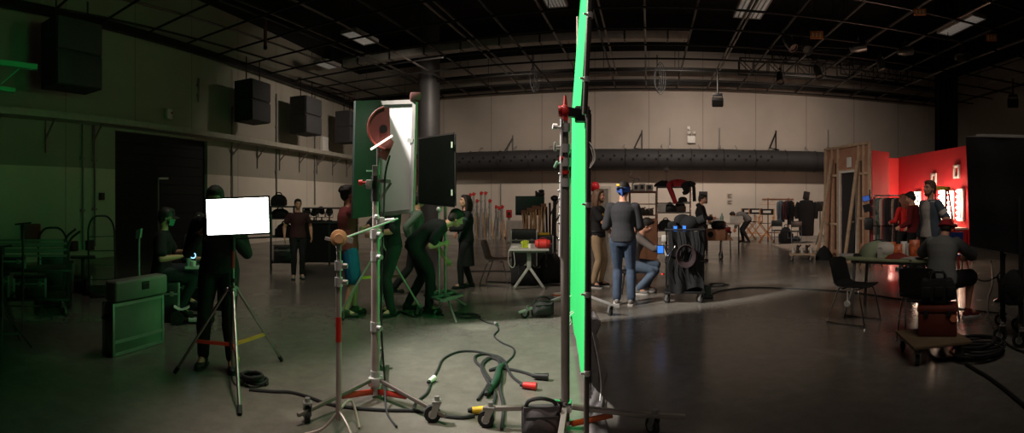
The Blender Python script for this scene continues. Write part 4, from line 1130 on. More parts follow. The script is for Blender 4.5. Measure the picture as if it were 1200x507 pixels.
# legs on castors, brown-orange brace
hubz = .15
legs = [P(803, 490, 3.28), P(566, 473, 3.42), cs + Rc @ V((-.05, -.75, .13))]
for i, q in enumerate(legs):
    d = V(((q-cs).x, (q-cs).y, 0)).normalized(); a_ = V((cs.x, cs.y, hubz)) + d*.05
    if i < 2: q.z = .125
    mb = MB(); mb.bar(a_, q, .036, .030, bev=.004); mb.build('leg', (M('leg_dark_bronze', (140, 132, 126), .4, .4)), t, world=True)
    castor(None, t, a_.lerp(q, .74 if i == 0 else .9), .055, .4+i)
    if i != 1:
        e = a_.lerp(q, .36); mb = MB(); mb.bar(V((cs.x, cs.y, .035)) + d*.04, e - V((0, 0, .022)), .016, .036, bev=.003); mb.build('brace', orange, t, world=True)
mb = MB(); mb.box(V((cs.x, cs.y, hubz)), (.085, .085, .07), Rc, bev=.012); mb.cyl(V((cs.x, cs.y, .03)), V((cs.x, cs.y, .06)), .04, n=14); mb.bar(W_(-.06, -.05, .19), W_(-.03, -.07, .03), .02, .02); mb.bar(W_(-.07, -.05, .2), W_(.0, -.06, .19), .02, .02); mb.build('hub', chrome, t, world=True)
# sandbag slung over its left leg
def sandbag(t, c, w, h, d, R, m):
    def side(sg):
        def fn(a, b):
            x = (a-.5)*w*(1-.08*sin(pi*b)); z = -b*h; bul = sin(pi*min(1, b*1.02))**.6*sin(pi*a)**.5
            return c + R @ V((x + .01*sin(b*7+a*3), sg*(.02 + d*.5*bul), z + .012*sin(a*8+sg)))
        return fn
    mb = MB()
    for sg in (-1, 1):
        n1_, n2_ = 14, 12; rg = []
        for i in range(n1_+1):
            a = i/n1_; row = []
            for j in range(n2_+1): row.append(side(sg)(a, j/n2_))
            for j in range(n2_, -1, -1):
                p = side(sg)(a, j/n2_); q = c + R @ V(((a-.5)*w, sg*.012, -(j/n2_)*h)); row.append(q)
            rg.append(row)
        mb.rings(rg)
    mb.rings([[c + R @ V((x, y, z)) for y, z in ((-.03, -.02), (-.025, .016), (.025, .016), (.03, -.02))] for x in (-w*.46, -w*.2, 0, w*.2, w*.46)])
    mb.build('bag', m, t, world=True)
    mb = MB()
    mb.tube(smooth_path([c+R @ V((-.1, 0, .01)), c+R @ V((-.075, -.01, .055)), c+R @ V((.0, -.02, .07)), c+R @ V((.075, -.01, .045)), c+R @ V((.1, 0, .01))], 5), .012, 8); mb.build('handle', black, t, world=True)
    mb = MB()
    for sg in (-1, 1): mb.bar(c + R @ V((-w*.42, sg*(.03+d*.32), -h*.2)), c+R @ V((w*.42, sg*(.03+d*.32), -h*.2)), .004, .02)
    mb.build('seam', black, t, world=True)
bagm = M('sandbag_canvas', (58, 54, 54), .9, var=.12, scale=30, bump=.15)
q = P(634, 478, 3.27)
t = thing('sandbag', 'dark grey sandbag slung over a leg of the chrome stand', 'sandbag', (q.x, q.y, 0), 0, 'sandbags')
sandbag(t, q, .245, q.z-.004, .13, rotz(-azi(634)+.12), bagm)

# ---- green screen frame seen almost edge-on
greenm = M('chroma_green_cloth', (36, 206, 104), .85, var=.04, scale=3)
frm_ = M('frame_tube_dark', (88, 82, 76), .4, .8)
gb = PZ(679, 4.8, 0)
t = thing('green_screen', 'tall chroma green cloth screen seen nearly edge on, backed with black', 'green screen', tuple(gb))
rn, rf = 3.45, 6.3
def cloth(fn, nm, m, nu=16, nv=24, th=.006):
    mb = MB(); mb.sheet(fn, nu, nv, th); return mb.build(nm, m, t, world=True, smooth=60)
def low(a, b):   # a: near -> far, b: bottom -> top
    r = rn + (rf-rn)*a; nx = 686.3 + (.9*b if b > .5 else .45)*0; fx = 668.5+2.0*b
    x = nx + (fx-nx)*(a**.85)
    x += .35*sin(a*19+b*5)*(1-abs(2*a-1))*.0
    zb_ = .09 + .07*abs(sin(a*9.0+.4)) + .03*sin(a*23) + .12*max(0, 1-a*3.2)
    zt = HC + (HZ-133)/F*r
    return PZ(x, r, zb_ + (zt-zb_)*b)
cloth(low, 'green_cloth', greenm)
def hi(a, b):
    r = rn + (rf-rn)*a; zb_ = HC + (HZ-133)/F*r; zt = 4.35
    z = zb_+(zt-zb_)*b; y = HZ-(z-HC)*F/r
    nx = 681.0 + (122-y)/122*8.3; fx = 671.2 + (122-y)/122*9.0
    return PZ(nx + (fx-nx)*a, r, z)
cloth(hi, 'green_cloth', greenm)
for fn in (low, hi):
    def back(a, b, fn=fn):
        p = fn(a, b); q = p + V((.035, -.004, 0)); return q
    cloth(back, 'black_backing', blackcloth)
def shade_strip(a, b):     # black strip added past the near edge to shade the floor behind
    r = 2.74 + .74*a; zt = 4.35; z = .24 + (zt-.24)*b; y = HZ-(z-HC)*F/r
    return PZ(688.6 if y > 134 else 684.5 + (134-y)/134*8.0, r, z)
cloth(shade_strip, 'black_shade_strip', blackcloth)
pn = lambda x, y, r: P(x, y, r)
for (x0, y0, x1, y1, nm) in ((686.8, 560, 690.0, 134, 'frame_pole'), (685.2, 134, 699.5, -190, 'frame_pole')):
    a_, b_ = pn(x0, y0, 2.7), pn(x1, y1, 2.7)
    if y0 > 480: a_.z = 0.0
    mb = MB(); mb.cyl(a_, b_, .0145, n=14); mb.build(nm, frm_, t, world=True)
a_, b_ = PZ(668.8, rf+.05, 0.0), PZ(672.2, rf+.05, 2.6); mb = MB(); mb.cyl(a_, b_, .019, n=12); mb.cyl(b_, PZ(686.5, rf+.05, 4.4), .019, n=12); mb.build('frame_pole', frm_, t, world=True)
mb = MB(); mb.cyl(PZ(703, 2.7, 4.36), PZ(686.6, rf+.05, 4.40), .019, n=12); mb.build('top_rail', frm_, t, world=True)
for y, x in ((18, 691.2), (93, 687), (240, 689.3), (345, 688.3), (437, 687.6)):
    mb = MB(); c_ = P(x, y, 2.7); mb.cyl(c_-V((0, 0, .014)), c_+V((0, 0, .014)), .018, n=12); mb.bar(c_, c_+V((-.035, -.012, .004)), .009, .009); mb.build('tie_clip', alu, t, world=True)
mb = MB(); mb.tube(smooth_path([P(690, 166, 2.69), P(694.5, 173, 2.69), P(697.2, 183, 2.69), P(696, 190, 2.69), P(691, 197, 2.69)], 5), .0045, 7); mb.tube(smooth_path([P(690, 168, 2.69), P(693, 176, 2.69), P(695.2, 184, 2.69), P(694, 190, 2.69), P(690, 195, 2.69)], 5), .003, 6); mb.build('white_cord', white, t, world=True)
for a0, b0 in ((.93, .05), (.72, .045), (.8, .03)):
    mb = MB(); q = low(a0, b0*2); mb.tube(smooth_path([q, q+V((-.05, -.02, -.03)), q+V((-.03, -.01, -.1)), q+V((-.06, 0, -.14))], 4), .006, 6); mb.build('tie_cord', white, t, world=True)
# black skirt cloth lying on the floor on the dark side
jag = [(696, 366), (704, 379), (697.5, 393), (703, 402), (700, 412), (712, 438), (707, 455), (706, 474), (704, 482), (710, 500), (715, 525)]
def skirt(a, b):
    f_ = b*(len(jag)-1); i = min(len(jag)-2, int(f_)); u = f_-i; jx = jag[i][0]*(1-u)+jag[i+1][0]*u; jy = jag[i][1]*(1-u)+jag[i+1][1]*u
    x = 690.5+(jx-690.5)*a; p = G(x, jy); p.z = .012 + .028*(1-a)*(1+.5*sin(b*30)) + .02*abs(sin(b*17+a*5))*(1-a*.6); return p
mb = MB(); mb.sheet(skirt, 8, 60, .006); tag(mb.build('floor_cloth', M('duvetyne_grey', (104, 99, 98), .9, var=.1, scale=12, bump=.2)), 'crumpled dark grey cloth with a jagged edge on the floor beside the green screen', 'cloth')
mb = MB(); mb.tube(smooth_path([G(694, 395, .05), G(700, 425, .055), G(704, 455, .05), G(703, 478, .05)], 5), .005, 6); tag(mb.build('cord', white), 'thin pale cord lying on the crumpled grey floor cloth', 'cord')

# ---- low stand leg with castor right of the screen, and the sandbag left of it
t = thing('stand_leg_frame', 'low stand leg on a castor poking out right of the green screen', 'stand', tuple(PZ(700, 6.8, 0)))
a_, b_ = PZ(676, 6.9, .30), P(726, 360, 6.75); mb = MB(); mb.bar(a_, b_, .035, .03, bev=.004); mb.build('leg', alu, t, world=True); castor(None, t, a_.lerp(b_, .80), .055, .3)
a2 = P(608, 366, 6.6)
mb = MB(); mb.bar(a_, a2, .035, .03, bev=.004); mb.build('leg', alu, t, world=True); castor(None, t, a_.lerp(a2, .86), .055, 1.2)
rod(t, .06, 4.0, .02, PZ(677, 6.9, 0), sqm)
q = a_.lerp(a2, .60); q.z += .03; dq = a2-a_
t = thing('sandbag', 'dark grey sandbag lying on a low stand leg left of the green screen', 'sandbag', (q.x, q.y, 0), 0, 'sandbags')
sandbag(t, q, .30, q.z-.02, .16, rotz(atan2(dq.y, dq.x)+pi), bagm)
mb = MB(); q = G(654, 352); mb.mat(0).box(q+V((0, 0, .06)), (.14, .1, .12), rotz(.3), bev=.015); mb.mat(1).box(q+V((0, 0, .09)), (.145, .105, .02), rotz(.3)); mb.mat(2).box(q+V((0, 0, .05)), (.145, .105, .02), rotz(.3))
tag(mb.build('small_box', [M('box_pale', (180, 170, 156), .6), orange, M('box_blue', (60, 80, 130), .5)]), 'small pale box with orange band on the floor behind the sandbag', 'box')

# ---- floor cables in the middle
cable([(528, 366), (540, 367), (556, 371), (570, 378), (581, 381), (584, 387), (579, 394), (588, 402), (601, 408), (602, 416), (595, 424), (588, 430)], 'thin dark cable snaking from the flag stand to the cable bundle', .008)
cable([(485, 482), (488, 472), (500, 462), (506, 448), (513, 434), (520, 421), (538, 413), (560, 413), (580, 419), (592, 428)], 'cable with an inline plug curving left of the loop of cables', .010)
cable([(560, 470), (573, 448), (566, 434), (557, 424), (558, 418), (570, 416), (586, 420), (592, 427), (585, 431), (574, 435), (590, 433), (612, 437), (634, 445)], 'thick cable looping to the black plug', .012)
cable([(580, 452), (570, 440), (566, 428), (577, 420), (590, 423), (594, 432), (600, 442), (610, 450), (620, 456)], 'thick cable looping to the red plug', .012)
cable([(576, 500), (577, 480), (580, 462), (570, 445), (564, 430), (572, 421), (584, 424), (588, 440), (586, 458), (590, 478), (588, 505)], 'cable loop running down to the bottom edge between the stands', .013)
def plug(x, y, label, m, d=(1, 0), L=.11, r=.028, z=.0):
    c = G(x, y, r+.002+z); dd = V((d[0], d[1], 0)).normalized(); mb = MB(); mb.mat(0).cyl(c-dd*L*.5, c+dd*L*.25, r*.82, r, n=14); mb.cyl(c+dd*L*.25, c+dd*L*.5, r*1.08, n=14); mb.mat(1).cyl(c-dd*L*.75, c-dd*L*.5, r*.5, r*.75, n=10)
    return tag(mb.build('plug', [m, rubber]), label, 'plug', 'plugs on the floor cables')
plug(635, 445, 'black plug at the end of a thick cable', black, (1, -.25)); plug(621, 456, 'red plug at the end of a thick cable', M('plug_red', (206, 40, 34), .45), (1, -.35)); plug(563, 485, 'yellow plug beside the castor at the bottom edge', yellow, (1, .2), .12); plug(581, 381, 'grey inline plug in the thin dark cable', grey, (.3, -1), .09, .02); plug(506, 448, 'white inline plug in the cable on the left', white, (.3, 1), .1, .022)
plug(573, 462, 'black inline plug hanging by the cable bundle', black, (.2, 1), .12, .03)
# sleeve of bundled cable ends
mb = MB(); a_ = G(576, 458, .03); b_ = G(590, 430, .03); mb.tube(smooth_path([a_, a_.lerp(b_, .3)+V((.01, 0, .02)), a_.lerp(b_, .7)+V((-.01, 0, .02)), b_], 5), [.018, .022, .024, .025, .026, .028, .028, .027, .026, .025, .024, .023, .022, .02, .018, .012], 10)
tag(mb.build('cable_sleeve', M('green_black_sleeve', (30, 56, 44), .6)), 'dark sleeve bundling the cable ends in the middle of the floor', 'cable sleeve')
coil(548, 372, .16, 'dark cable lying in a flat heap beside the flag stand', 3, .008, .03)
cable([(548, 318), (580, 317.5), (600, 318), (640, 317)], 'thin dark cable across the pale floor beyond the white table', .008)
cable([(436, 362), (455, 372), (470, 366), (486, 372), (500, 366), (520, 370)], 'dark cable tangled at the feet of the crew by the reflector stand', .010)

# ---- white road case, left
A = G(133, 419); B = G(192, 401.5); X = (B-A).normalized(); w = (B-A).length; Y = V((-X.y, X.x, 0))
yaw = atan2(X.y, X.x); t = thing('road_case', 'pale green-lit road case standing upright on the dark floor at left', 'road case', tuple((A+B)/2+Y*.08), yaw)
casem = M('case_pale_paint', (126, 128, 118), .55, var=.12, scale=5); edgem = M('case_edge_alu', (168, 168, 164), .4, .7)
zt = HC-(330-HZ)/F*4.95; zm = HC-(356-HZ)/F*4.95
mb = MB(); mb.box((0, 0, zm/2+.012), (w-.02, .14, zm-.024), bev=.01); mb.build('body', casem, t)
mb = MB()
for sx in (-1, 1):
    for sy in (-1, 1): mb.box((sx*(w/2-.008), sy*.066, zm/2), (.03, .03, zm), bev=.005)
for z in (.02, .14, zm-.02):
    for sy in (-1, 1): mb.box((0, sy*.068, z), (w, .02, .03))
mb.build('edge_trim', edgem, t)
mb = MB(); mb.box((.03, -.015, (zt+zm)/2+.004), (w+.03, .17, zt-zm-.01), bev=.03, seg=3); lid = mb.build('lid', casem, t)
mb = MB(); mb.mat(0).box((.06, -.105, (zt+zm)/2+.03), (.10, .014, .08), bev=.004); mb.mat(1).box((.06, -.114, (zt+zm)/2+.03), (.07, .01, .05), bev=.003); mb.box((.06, -.121, (zt+zm)/2+.045), (.055, .01, .012)); mb.build('latch', [black, dsteel], lid, frm=t)
mb = MB(); mb.box((-w/2-.004, 0, zm*.72), (.02, .10, .06), bev=.008); mb.tube(smooth_path([(-w/2-.01, -.04, zm*.72), (-w/2-.04, -.04, zm*.72), (-w/2-.04, .04, zm*.72), (-w/2-.01, .05, zm*.72)], 4), .008, 8); mb.build('handle', black, t)

# ---- wheeled tray cart
wc = PZ(226, 6.4, 0); t = thing('tray_cart', 'small pale wheeled cart with a tray beside the masked seated person', 'cart', tuple(wc), -azi(226))
s_ = 6.4/600; px = lambda x, y, dy=0: V(((x-226)*s_, dy, HC+(HZ-y)*s_))
cartm = M('cart_pale', (196, 200, 192), .5)
mb = MB(); zt = px(230, 313).z; mb.box((px(231, 313).x, 0, zt), (.30, .24, .018), bev=.006); mb.box((px(231, 313).x, -.12, zt+.012), (.30, .01, .03)); mb.build('tray', cartm, t)
mb = MB(); mb.cyl((px(240, 313).x, .06, .12), (px(240, 313).x, .06, zt), .018, n=10); mb.build('post', black, t)
mb = MB(); mb.box(px(231, 373) + V((0, -.05, 0)), (.22, .10, .045), bev=.01); mb.bar(px(238, 371)+V((0, -.05, 0)), px(239, 354)+V((0, -.05, 0)), .06, .05); mb.bar(px(239, 354)+V((0, -.05, 0)), px(243, 346)+V((0, -.02, 0)), .06, .05); mb.build('frame', cartm, t)
mb = MB(); mb.sheet(lambda a, b: px(204+18*a, 357+3*sin(pi*a)) + V((0, -.16+.14*b, .0)), 10, 4, .012); mb.build('footplate', cartm, t)
mb = MB(); mb.bar(px(212, 358)+V((0, -.06, 0)), px(226, 372)+V((0, -.05, 0)), .04, .03); mb.build('strut', dsteel, t)
for x, yy in ((208, -.15), (208, .15), (243, -.15), (243, .15)):
    mb = MB(); r_ = .085; mb.mat(0).cyl((px(x, 0).x, yy-.02, r_), (px(x, 0).x, yy+.02, r_), r_, n=18); mb.mat(1).cyl((px(x, 0).x, yy-.026, r_), (px(x, 0).x, yy+.026, r_), r_*.45, n=12); mb.build('wheel', [rubber, dsteel], t)
mb = MB()
for x in (208, 243): mb.cyl((px(x, 0).x, -.15, .085), (px(x, 0).x, .15, .085), .012, n=8)
mb.bar((px(208, 0).x, 0, .085), (px(243, 0).x, 0, .085), .05, .03); mb.build('chassis', dsteel, t)
Wt = WM[t.name]
def on(t, p): return tuple(WM[t.name] @ V(p))
zt += .01
mb = MB(); mb.mat(0).lathe(on(t, (px(221, 0).x, 0, zt)), [(.03, 0), (.034, .01), (.034, .11), (.014, .16), (.014, .175)], 14); mb.mat(1).lathe(on(t, (px(221, 0).x, 0, zt)), [(.017, .17), (.017, .195), (.001, .196)], 12); tag(mb.build('water_bottle', [M('bottle_plastic', (130, 160, 150), .15), M('bottle_cap', (210, 60, 50), .5)]), 'small plastic water bottle standing on the cart tray', 'bottle')
mb = MB(); mb.lathe(on(t, (px(226.5, 0).x, -.02, zt)), [(.001, 0), (.028, 0), (.038, .07), (.04, .07), (.035, .066), (.026, .006), (.001, .006)], 16); tag(mb.build('paper_cup', white), 'pale cup standing on the cart tray beside the bottle', 'cup')

# ---- gear along the left wall
def tripod_stand(x, y, ztop, spread, label, head=True, lean=0):
    c = G(x, y); t = thing('light_stand', label, 'stand', tuple(c), -azi(x), 'dark stands at the left edge')
    za = ztop*.42
    mb = MB(); mb.cyl((0, 0, .1), (0, 0, ztop), .014, n=10); mb.cyl((0, 0, za-.05), (0, 0, za+.05), .028, n=10); mb.cyl((0, 0, ztop*.7-.03), (0, 0, ztop*.7+.03), .022, n=10); mb.build('column', dsteel, t)
    for k in range(3):
        a = .5+2*pi*k/3; mb = MB(); q = V((cos(a)*spread, sin(a)*spread, .012)); mb.cyl((cos(a)*.02, sin(a)*.02, za), q, .011, n=8); mb.build('leg', dsteel, t)
        mb = MB(); mb.bar((0, 0, za*.45), V((0, 0, za)).lerp(q, .6), .01, .016); mb.build('brace', dsteel, t)
    if head: mb = MB(); mb.box((0, 0, ztop+.02), (.06, .06, .08), bev=.01); mb.bar((-.1, 0, ztop+.05), (.1, 0, ztop+.07), .02, .02); mb.build('head', black, t)
tripod_stand(27, 380, 1.18, .42, 'thin dark tripod stand in front of the gear cart at far left')
tripod_stand(2, 414, 1.0, .35, 'dark tripod stand cut by the left edge of the picture')
gc = PZ(26, 7.0, 0); t = thing('gear_cart', 'dark metal gear cart with green-lit rails at far left', 'cart', tuple(gc), -azi(26))
gx = 7.0/600; gw = 52*gx
for sx in (-1, 1):
    for sy in (-1, 1): mb = MB(); mb.bar((sx*gw, sy*.28, .1), (sx*gw, sy*.28, .98), .035, .035); mb.build('post', dsteel, t)
for z in (.22, .6): mb = MB(); mb.box((0, 0, z), (2*gw+.04, .6, .03), bev=.005); mb.build('shelf', dsteel, t)
for k, z in enumerate((.80, .88, .96)):
    mb = MB()
    for sy in (-1, 1): mb.bar((-gw, sy*.28, z), (gw, sy*.28, z), .03, .03)
    mb.build('rail', steel, t)
for sx in (-1, 1):
    mb = MB(); mb.tube(smooth_path([(sx*gw, -.28, .9), (sx*(gw+.04), -.28, 1.02), (sx*(gw+.16), -.28, 1.12)], 4), .016, 8); mb.tube(smooth_path([(sx*gw, .28, .9), (sx*(gw+.04), .28, 1.02), (sx*(gw+.16), .28, 1.12)], 4), .016, 8); mb.build('push_handle', dsteel, t)
    for sy in (-1, 1): castor(None, t, WM[t.name] @ V((sx*(gw-.06), sy*.26, .1)), .05, .3)
cases = M('black_case_shell', (34, 36, 35), .45)
def boxcase(c, size, yaw, label, name='equipment_case', cat='case', group=None, m=None, handle=True):
    t = thing(name, label, cat, tuple(c), yaw, group); w, d, h = size
    mb = MB(); mb.box((0, 0, h*.36), (w, d, h*.72-.004), bev=.012); mb.build('body', m or cases, t)
    mb = MB(); mb.box((0, 0, h*.86), (w, d, h*.28-.004), bev=.012); mb.build('lid', m or cases, t)
    mb = MB()
    for sx in (-1, 1):
        for sy in (-1, 1): mb.box((sx*(w/2-.012), sy*(d/2-.012), h/2), (.03, .03, h-.002), bev=.004)
    mb.box((0, -d/2-.002, h*.72), (w, .012, .02)); mb.build('edge_trim', edgem, t)
    for sx in (-.3, .3): mb = MB(); mb.box((sx*w, -d/2-.008, h*.72), (.05, .02, .06), bev=.004); mb.build('latch', steel, t)
    if handle: mb = MB(); mb.tube(smooth_path([(-.06, -d/2, h*.4), (-.05, -d/2-.03, h*.4), (.05, -d/2-.03, h*.4), (.06, -d/2, h*.4)], 4), .009, 8); mb.build('handle', black, t)
    return t
W0 = WM[t.name]
for (lx, z, sz, lab) in ((-.38, .235, (.42, .4, .30), 'black case on the lower shelf of the gear cart, left'), (.1, .235, (.44, .42, .26), 'black case on the lower shelf of the gear cart, middle'), (-.2, .615, (.5, .4, .14), 'flat black case on the upper shelf of the gear cart')):
    boxcase(W0 @ V((lx, 0, z)), sz, -azi(26), lab)
boxcase(G(60, 343), (.42, .42, .62), -azi(60)+.1, 'tall dark case on the floor right of the gear cart')
boxcase(G(80, 339), (.20, .5, .48), -azi(80)-.05, 'narrow dark case with pale edges standing on end by the left wall', m=M('case_grey_green', (62, 66, 60), .5))
boxcase(G(95, 338), (.34, .3, .24), -azi(95)+.15, 'small pale-edged case on the floor by the left wall', m=M('case_grey_green', (62, 66, 60), .5))
# red box hung on the wall behind
u = ul(34); t = thing('fire_box', 'dull red box on the left wall above the gear cart', 'box', tuple(WL(u, zl(34, 285), 0)), atan2(tL.y, tL.x))
hz_ = zl(34, 262)-zl(34, 285); mb = MB(); mb.box((0, -.10, hz_/2), (.46, .2, hz_), bev=.02); mb.build('housing', M('dull_red_box', (138, 48, 36), .5), t)
mb = MB(); mb.box((0, -.205, hz_/2), (.38, .02, hz_-.1), bev=.006); mb.box((.15, -.22, hz_/2), (.03, .03, .1)); mb.build('door', M('dull_red_door', (120, 40, 30), .5), t)
# hand trucks
def hand_truck(x, r, h, label):
    c = PZ(x, r, 0); t = thing('hand_truck', label, 'hand truck', tuple(c), -azi(x)+.2, 'hand trucks at the left wall')
    w = .22; lean = .10
    pts = [(-w, 0, .12), (-w, lean*.6, h*.6), (-w*.95, lean, h*.86), (-w*.55, lean*1.1, h*.98), (0, lean*1.1, h), (w*.55, lean*1.1, h*.98), (w*.95, lean, h*.86), (w, lean*.6, h*.6), (w, 0, .12)]
    mb = MB(); mb.tube(smooth_path(pts, 5), .016, 8); mb.build('frame', dsteel, t)
    for k in range(4): z = .25+k*h*.18; mb = MB(); mb.bar((-w, lean*z/h, z), (w, lean*z/h, z), .03, .012); mb.build('crossbar', dsteel, t)
    mb = MB(); mb.box((0, -.12, .02), (.44, .24, .012)); mb.box((0, 0, .08), (.44, .012, .12)); mb.build('toe_plate', dsteel, t)
    for s in (-1, 1): mb = MB(); mb.mat(0).cyl((s*.24-.03, .1, .13), (s*.24+.03, .1, .13), .13, n=18); mb.mat(1).cyl((s*.24-.035, .1, .13), (s*.24+.035, .1, .13), .06, n=12); mb.build('wheel', [rubber, dsteel], t)
    mb = MB(); mb.cyl((-.24, .1, .13), (.24, .1, .13), .012, n=8); mb.build('axle', dsteel, t)
hand_truck(120, 8.3, 1.28, 'dark hand truck with a rounded top beside the roller door')
hand_truck(63, 7.6, 1.12, 'dark hand truck partly behind the cases at far left')
c = PZ(97, 8.6, 0); t = thing('pedestal_stand', 'dark T-shaped pedestal stand by the left wall', 'stand', tuple(c), -azi(97))
mb = MB(); mb.box((0, 0, .58), (.42, .3, .03), bev=.006); mb.build('top', black, t); mb = MB(); mb.cyl((0, 0, .02), (0, 0, .57), .03, n=10); mb.build('post', black, t); mb = MB(); mb.lathe((0, 0, 0), [(.18, 0), (.18, .015), (.04, .05)], 16); mb.build('base', black, t)
# little reflective items on the dark wall
mb = MB(); q = PZ(163, 7.3, 0); mb.cyl((q.x, q.y, 0), (q.x, q.y, 1.08), .015, n=8)
mb.prism([(-.05, .98), (.03, 1.0), (.05, 1.13), (-.04, 1.1)], -.02, .02, O=V((q.x, q.y, 0)))
for a in (0, 2.1, 4.2): mb.bar((q.x, q.y, .3), (q.x+cos(a)*.25, q.y+sin(a)*.25, .01), .02, .02)
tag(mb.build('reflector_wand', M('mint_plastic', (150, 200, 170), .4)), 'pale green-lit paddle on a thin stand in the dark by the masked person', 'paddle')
# ================================================================ the crew
blk_tee = M('black_tee', (24, 24, 26), .9, var=.15, scale=10, bump=.1)
blk_trs = M('black_trousers', (22, 22, 24), .9, var=.15)
jeans = M('blue_denim', (52, 66, 86), .85, var=.18, scale=14, bump=.1)
khaki = M('khaki_cotton', (166, 142, 112), .85, var=.1)
hair_d = M('hair_dark', (30, 22, 18), .7); hair_b = M('hair_brown', (92, 66, 48), .6, var=.25, scale=20); hair_r = M('hair_auburn', (120, 64, 40), .6, var=.2, scale=20)
shoe_b = M('black_shoe', (26, 26, 27), .6); shoe_g = M('grey_shoe', (120, 116, 112), .8); sole_w = M('white_sole', (200, 196, 190), .6)
skin2 = M('skin_tan', (176, 122, 94), .55, var=.06, scale=12); skin3 = M('skin_brown', (120, 80, 60), .5, var=.06)
# man with crossed arms
p = Person('long-haired person with crossed arms, in black tee and khaki trousers, beside the green screen', G(700, 336), face(700, -1.95), 1.72,
           lh=(.10, .20, 1.17), rh=(-.10, .235, 1.20), le=(-1, .1, -.7), re=(1, .1, -.7), lf=(-.10, .02), rf=(.11, -.04), head=(.15, -.02, 0), lpalm=(0, -1, 0), rpalm=(0, -1, .1))
p.shirt(blk_tee, .62); p.trousers(khaki); p.shoes(shoe_b, sole_w); p.hair(hair_b, 'long'); p.beard(hair_b); p.belt()
mb = MB(); x = p.lat(.3); c = p.at(.36); y = p.u1.cross(x); mb.cyl(c + x*.07 + y*.128, c + x*.07 + y*.138, .026, n=14); p.part(mb, 'badge', yellow)
# back view with bandana
p = Person('person seen from behind in black tee, jeans and a blue bandana', G(730, 357), face(730, -.12), 1.80,
           lh=(-.19, .22, 1.0), rh=(.17, .28, 1.04), le=(-.35, -.9, -.3), re=(.4, -.9, -.3), lf=(-.09, .02), rf=(.12, .0), head=(-.25, -.1, 0))
p.shirt(M('charcoal_tee', (40, 40, 43), .9, var=.12, scale=10, bump=.1), .95, .006, .012); p.trousers(jeans, 1.96, .018); p.shoes(shoe_g, sole_w); p.hair(hair_d, 'short'); p.cap(black, back=True)
mb = MB(); h, R = p.hc, p.HR
mb.sheet(lambda u, v: h + R @ V((cos(2*pi*u)*(.090+.006*v), -.008+sin(2*pi*u)*(.110+.006*v), -.035+.018*sin(2*pi*u)+.075*v)), 28, 4, .008)
mb.ball(h + R @ V((0, -.125, .0)), (.03, .02, .025), R); mb.tube([h + R @ V((.01, -.13, -.0)), h + R @ V((.03, -.15, -.06)), h + R @ V((.04, -.14, -.12))], [.02, .022, .008], 8)
p.part(mb, 'bandana', M('blue_bandana', (44, 78, 150), .8, var=.5, scale=30))
mb = MB(); mb.box(h + R @ V((-.045, -.108, .055)), (.05, .02, .035), R, bev=.004); p.part(mb, 'cap_patch', yellow)
# crouching seated person between the cart and the bandana person
stl = Fr(742, 8.5)
p = Person('person crouched on a low stool in grey shirt and jeans beside the camera cart', PZ(741, 8.5, 0), face(741, -pi/2-.1), 1.74, pel=(0, -.02, .50), lean=(0, .50, .86), up=(0, .1, 1),
           lh=(-.08, .58, .72), rh=(.10, .60, .76), le=(-.6, -.4, -.6), re=(.6, -.4, -.6), lf=(-.12, .22), rf=(.13, .10), lk=(0, 1, .6), rk=(0, 1, .6), head=(0, -.45, 0))
p.shirt(M('grey_shirt', (112, 104, 100), .9, bump=.1), 1.7, .01); p.trousers(M('light_denim', (84, 100, 120), .85, var=.15)); p.shoes(shoe_g, sole_w); p.hair(hair_d, 'short')
t = thing('stool', 'low black stool under the crouched person in the grey shirt', 'stool', tuple(PZ(741, 8.5, 0)), face(741, -pi/2))
mb = MB(); mb.lathe((0, -.04, 0), [(.001, .335), (.16, .335), (.17, .35), (.165, .375), (.001, .38)], 22); mb.build('seat', black, t)
for k in range(4): a = .8+k*pi/2; mb = MB(); mb.cyl((cos(a)*.12, -.04+sin(a)*.12, .34), (cos(a)*.19, -.04+sin(a)*.19, .0), .012, n=8); mb.build('leg', dsteel, t)
# red shirt, blue shorts
p = Person('person in a dark red shirt and blue shorts reaching up to the tall reflector board', G(407, 370), face(407, -1.25), 1.72,
           lh=(-.14, .40, 1.62), rh=(.02, .14, 1.80), le=(-.5, -.2, -1), re=(.7, -.1, -.7), lf=(-.10, .14), rf=(.10, -.06), head=(-.1, .1, 0), lpalm=(0, 1, 0), rpalm=(0, 1, 0))
p.shirt(M('maroon_tee', (112, 44, 44), .9, bump=.1), .7, .022, .022, q0=-.11); p.trousers(M('blue_shorts', (20, 92, 140), .85, bump=.1), .92, .03, .014, name='shorts'); p.shoes(M('brown_shoe', (70, 60, 52), .7), rubber); p.hair(hair_d, 'curly')
# person behind the reflector board
p = Person('person in black behind the reflector board, bare forearms gripping its stand', G(458, 369), face(458, pi/2+.5), 1.74,
           lh=(-.12, .30, 1.10), rh=(.12, .36, 1.16), le=(-.8, -.3, -.4), re=(.8, -.3, -.4), lf=(-.1, .05), rf=(.1, -.05), head=(.1, -.1, 0), skinm=skin)
p.shirt(blk_tee, .9); p.trousers(M('dark_green_trousers', (34, 44, 40), .9)); p.shoes(shoe_b); p.hair(hair_d)
# striding person in green-lit shirt
p = Person('person striding to the right in a plain grey shirt between reflector board and black flag', G(487, 346), face(487, -pi/2+.1), 1.70,
           pel=(0, 0, .90), lean=(0, .10, 1), lh=(-.20, .22, .95), rh=(.20, -.12, .92), lf=(-.08, -.36, .12), rf=(.08, .28), lk=(0, 1, .1), head=(.2, -.1, 0))
p.shirt(M('grey_green_shirt', (104, 116, 106), .9, bump=.1), 1.6, .012); p.trousers(blk_trs); p.shoes(shoe_b); p.hair(hair_d)
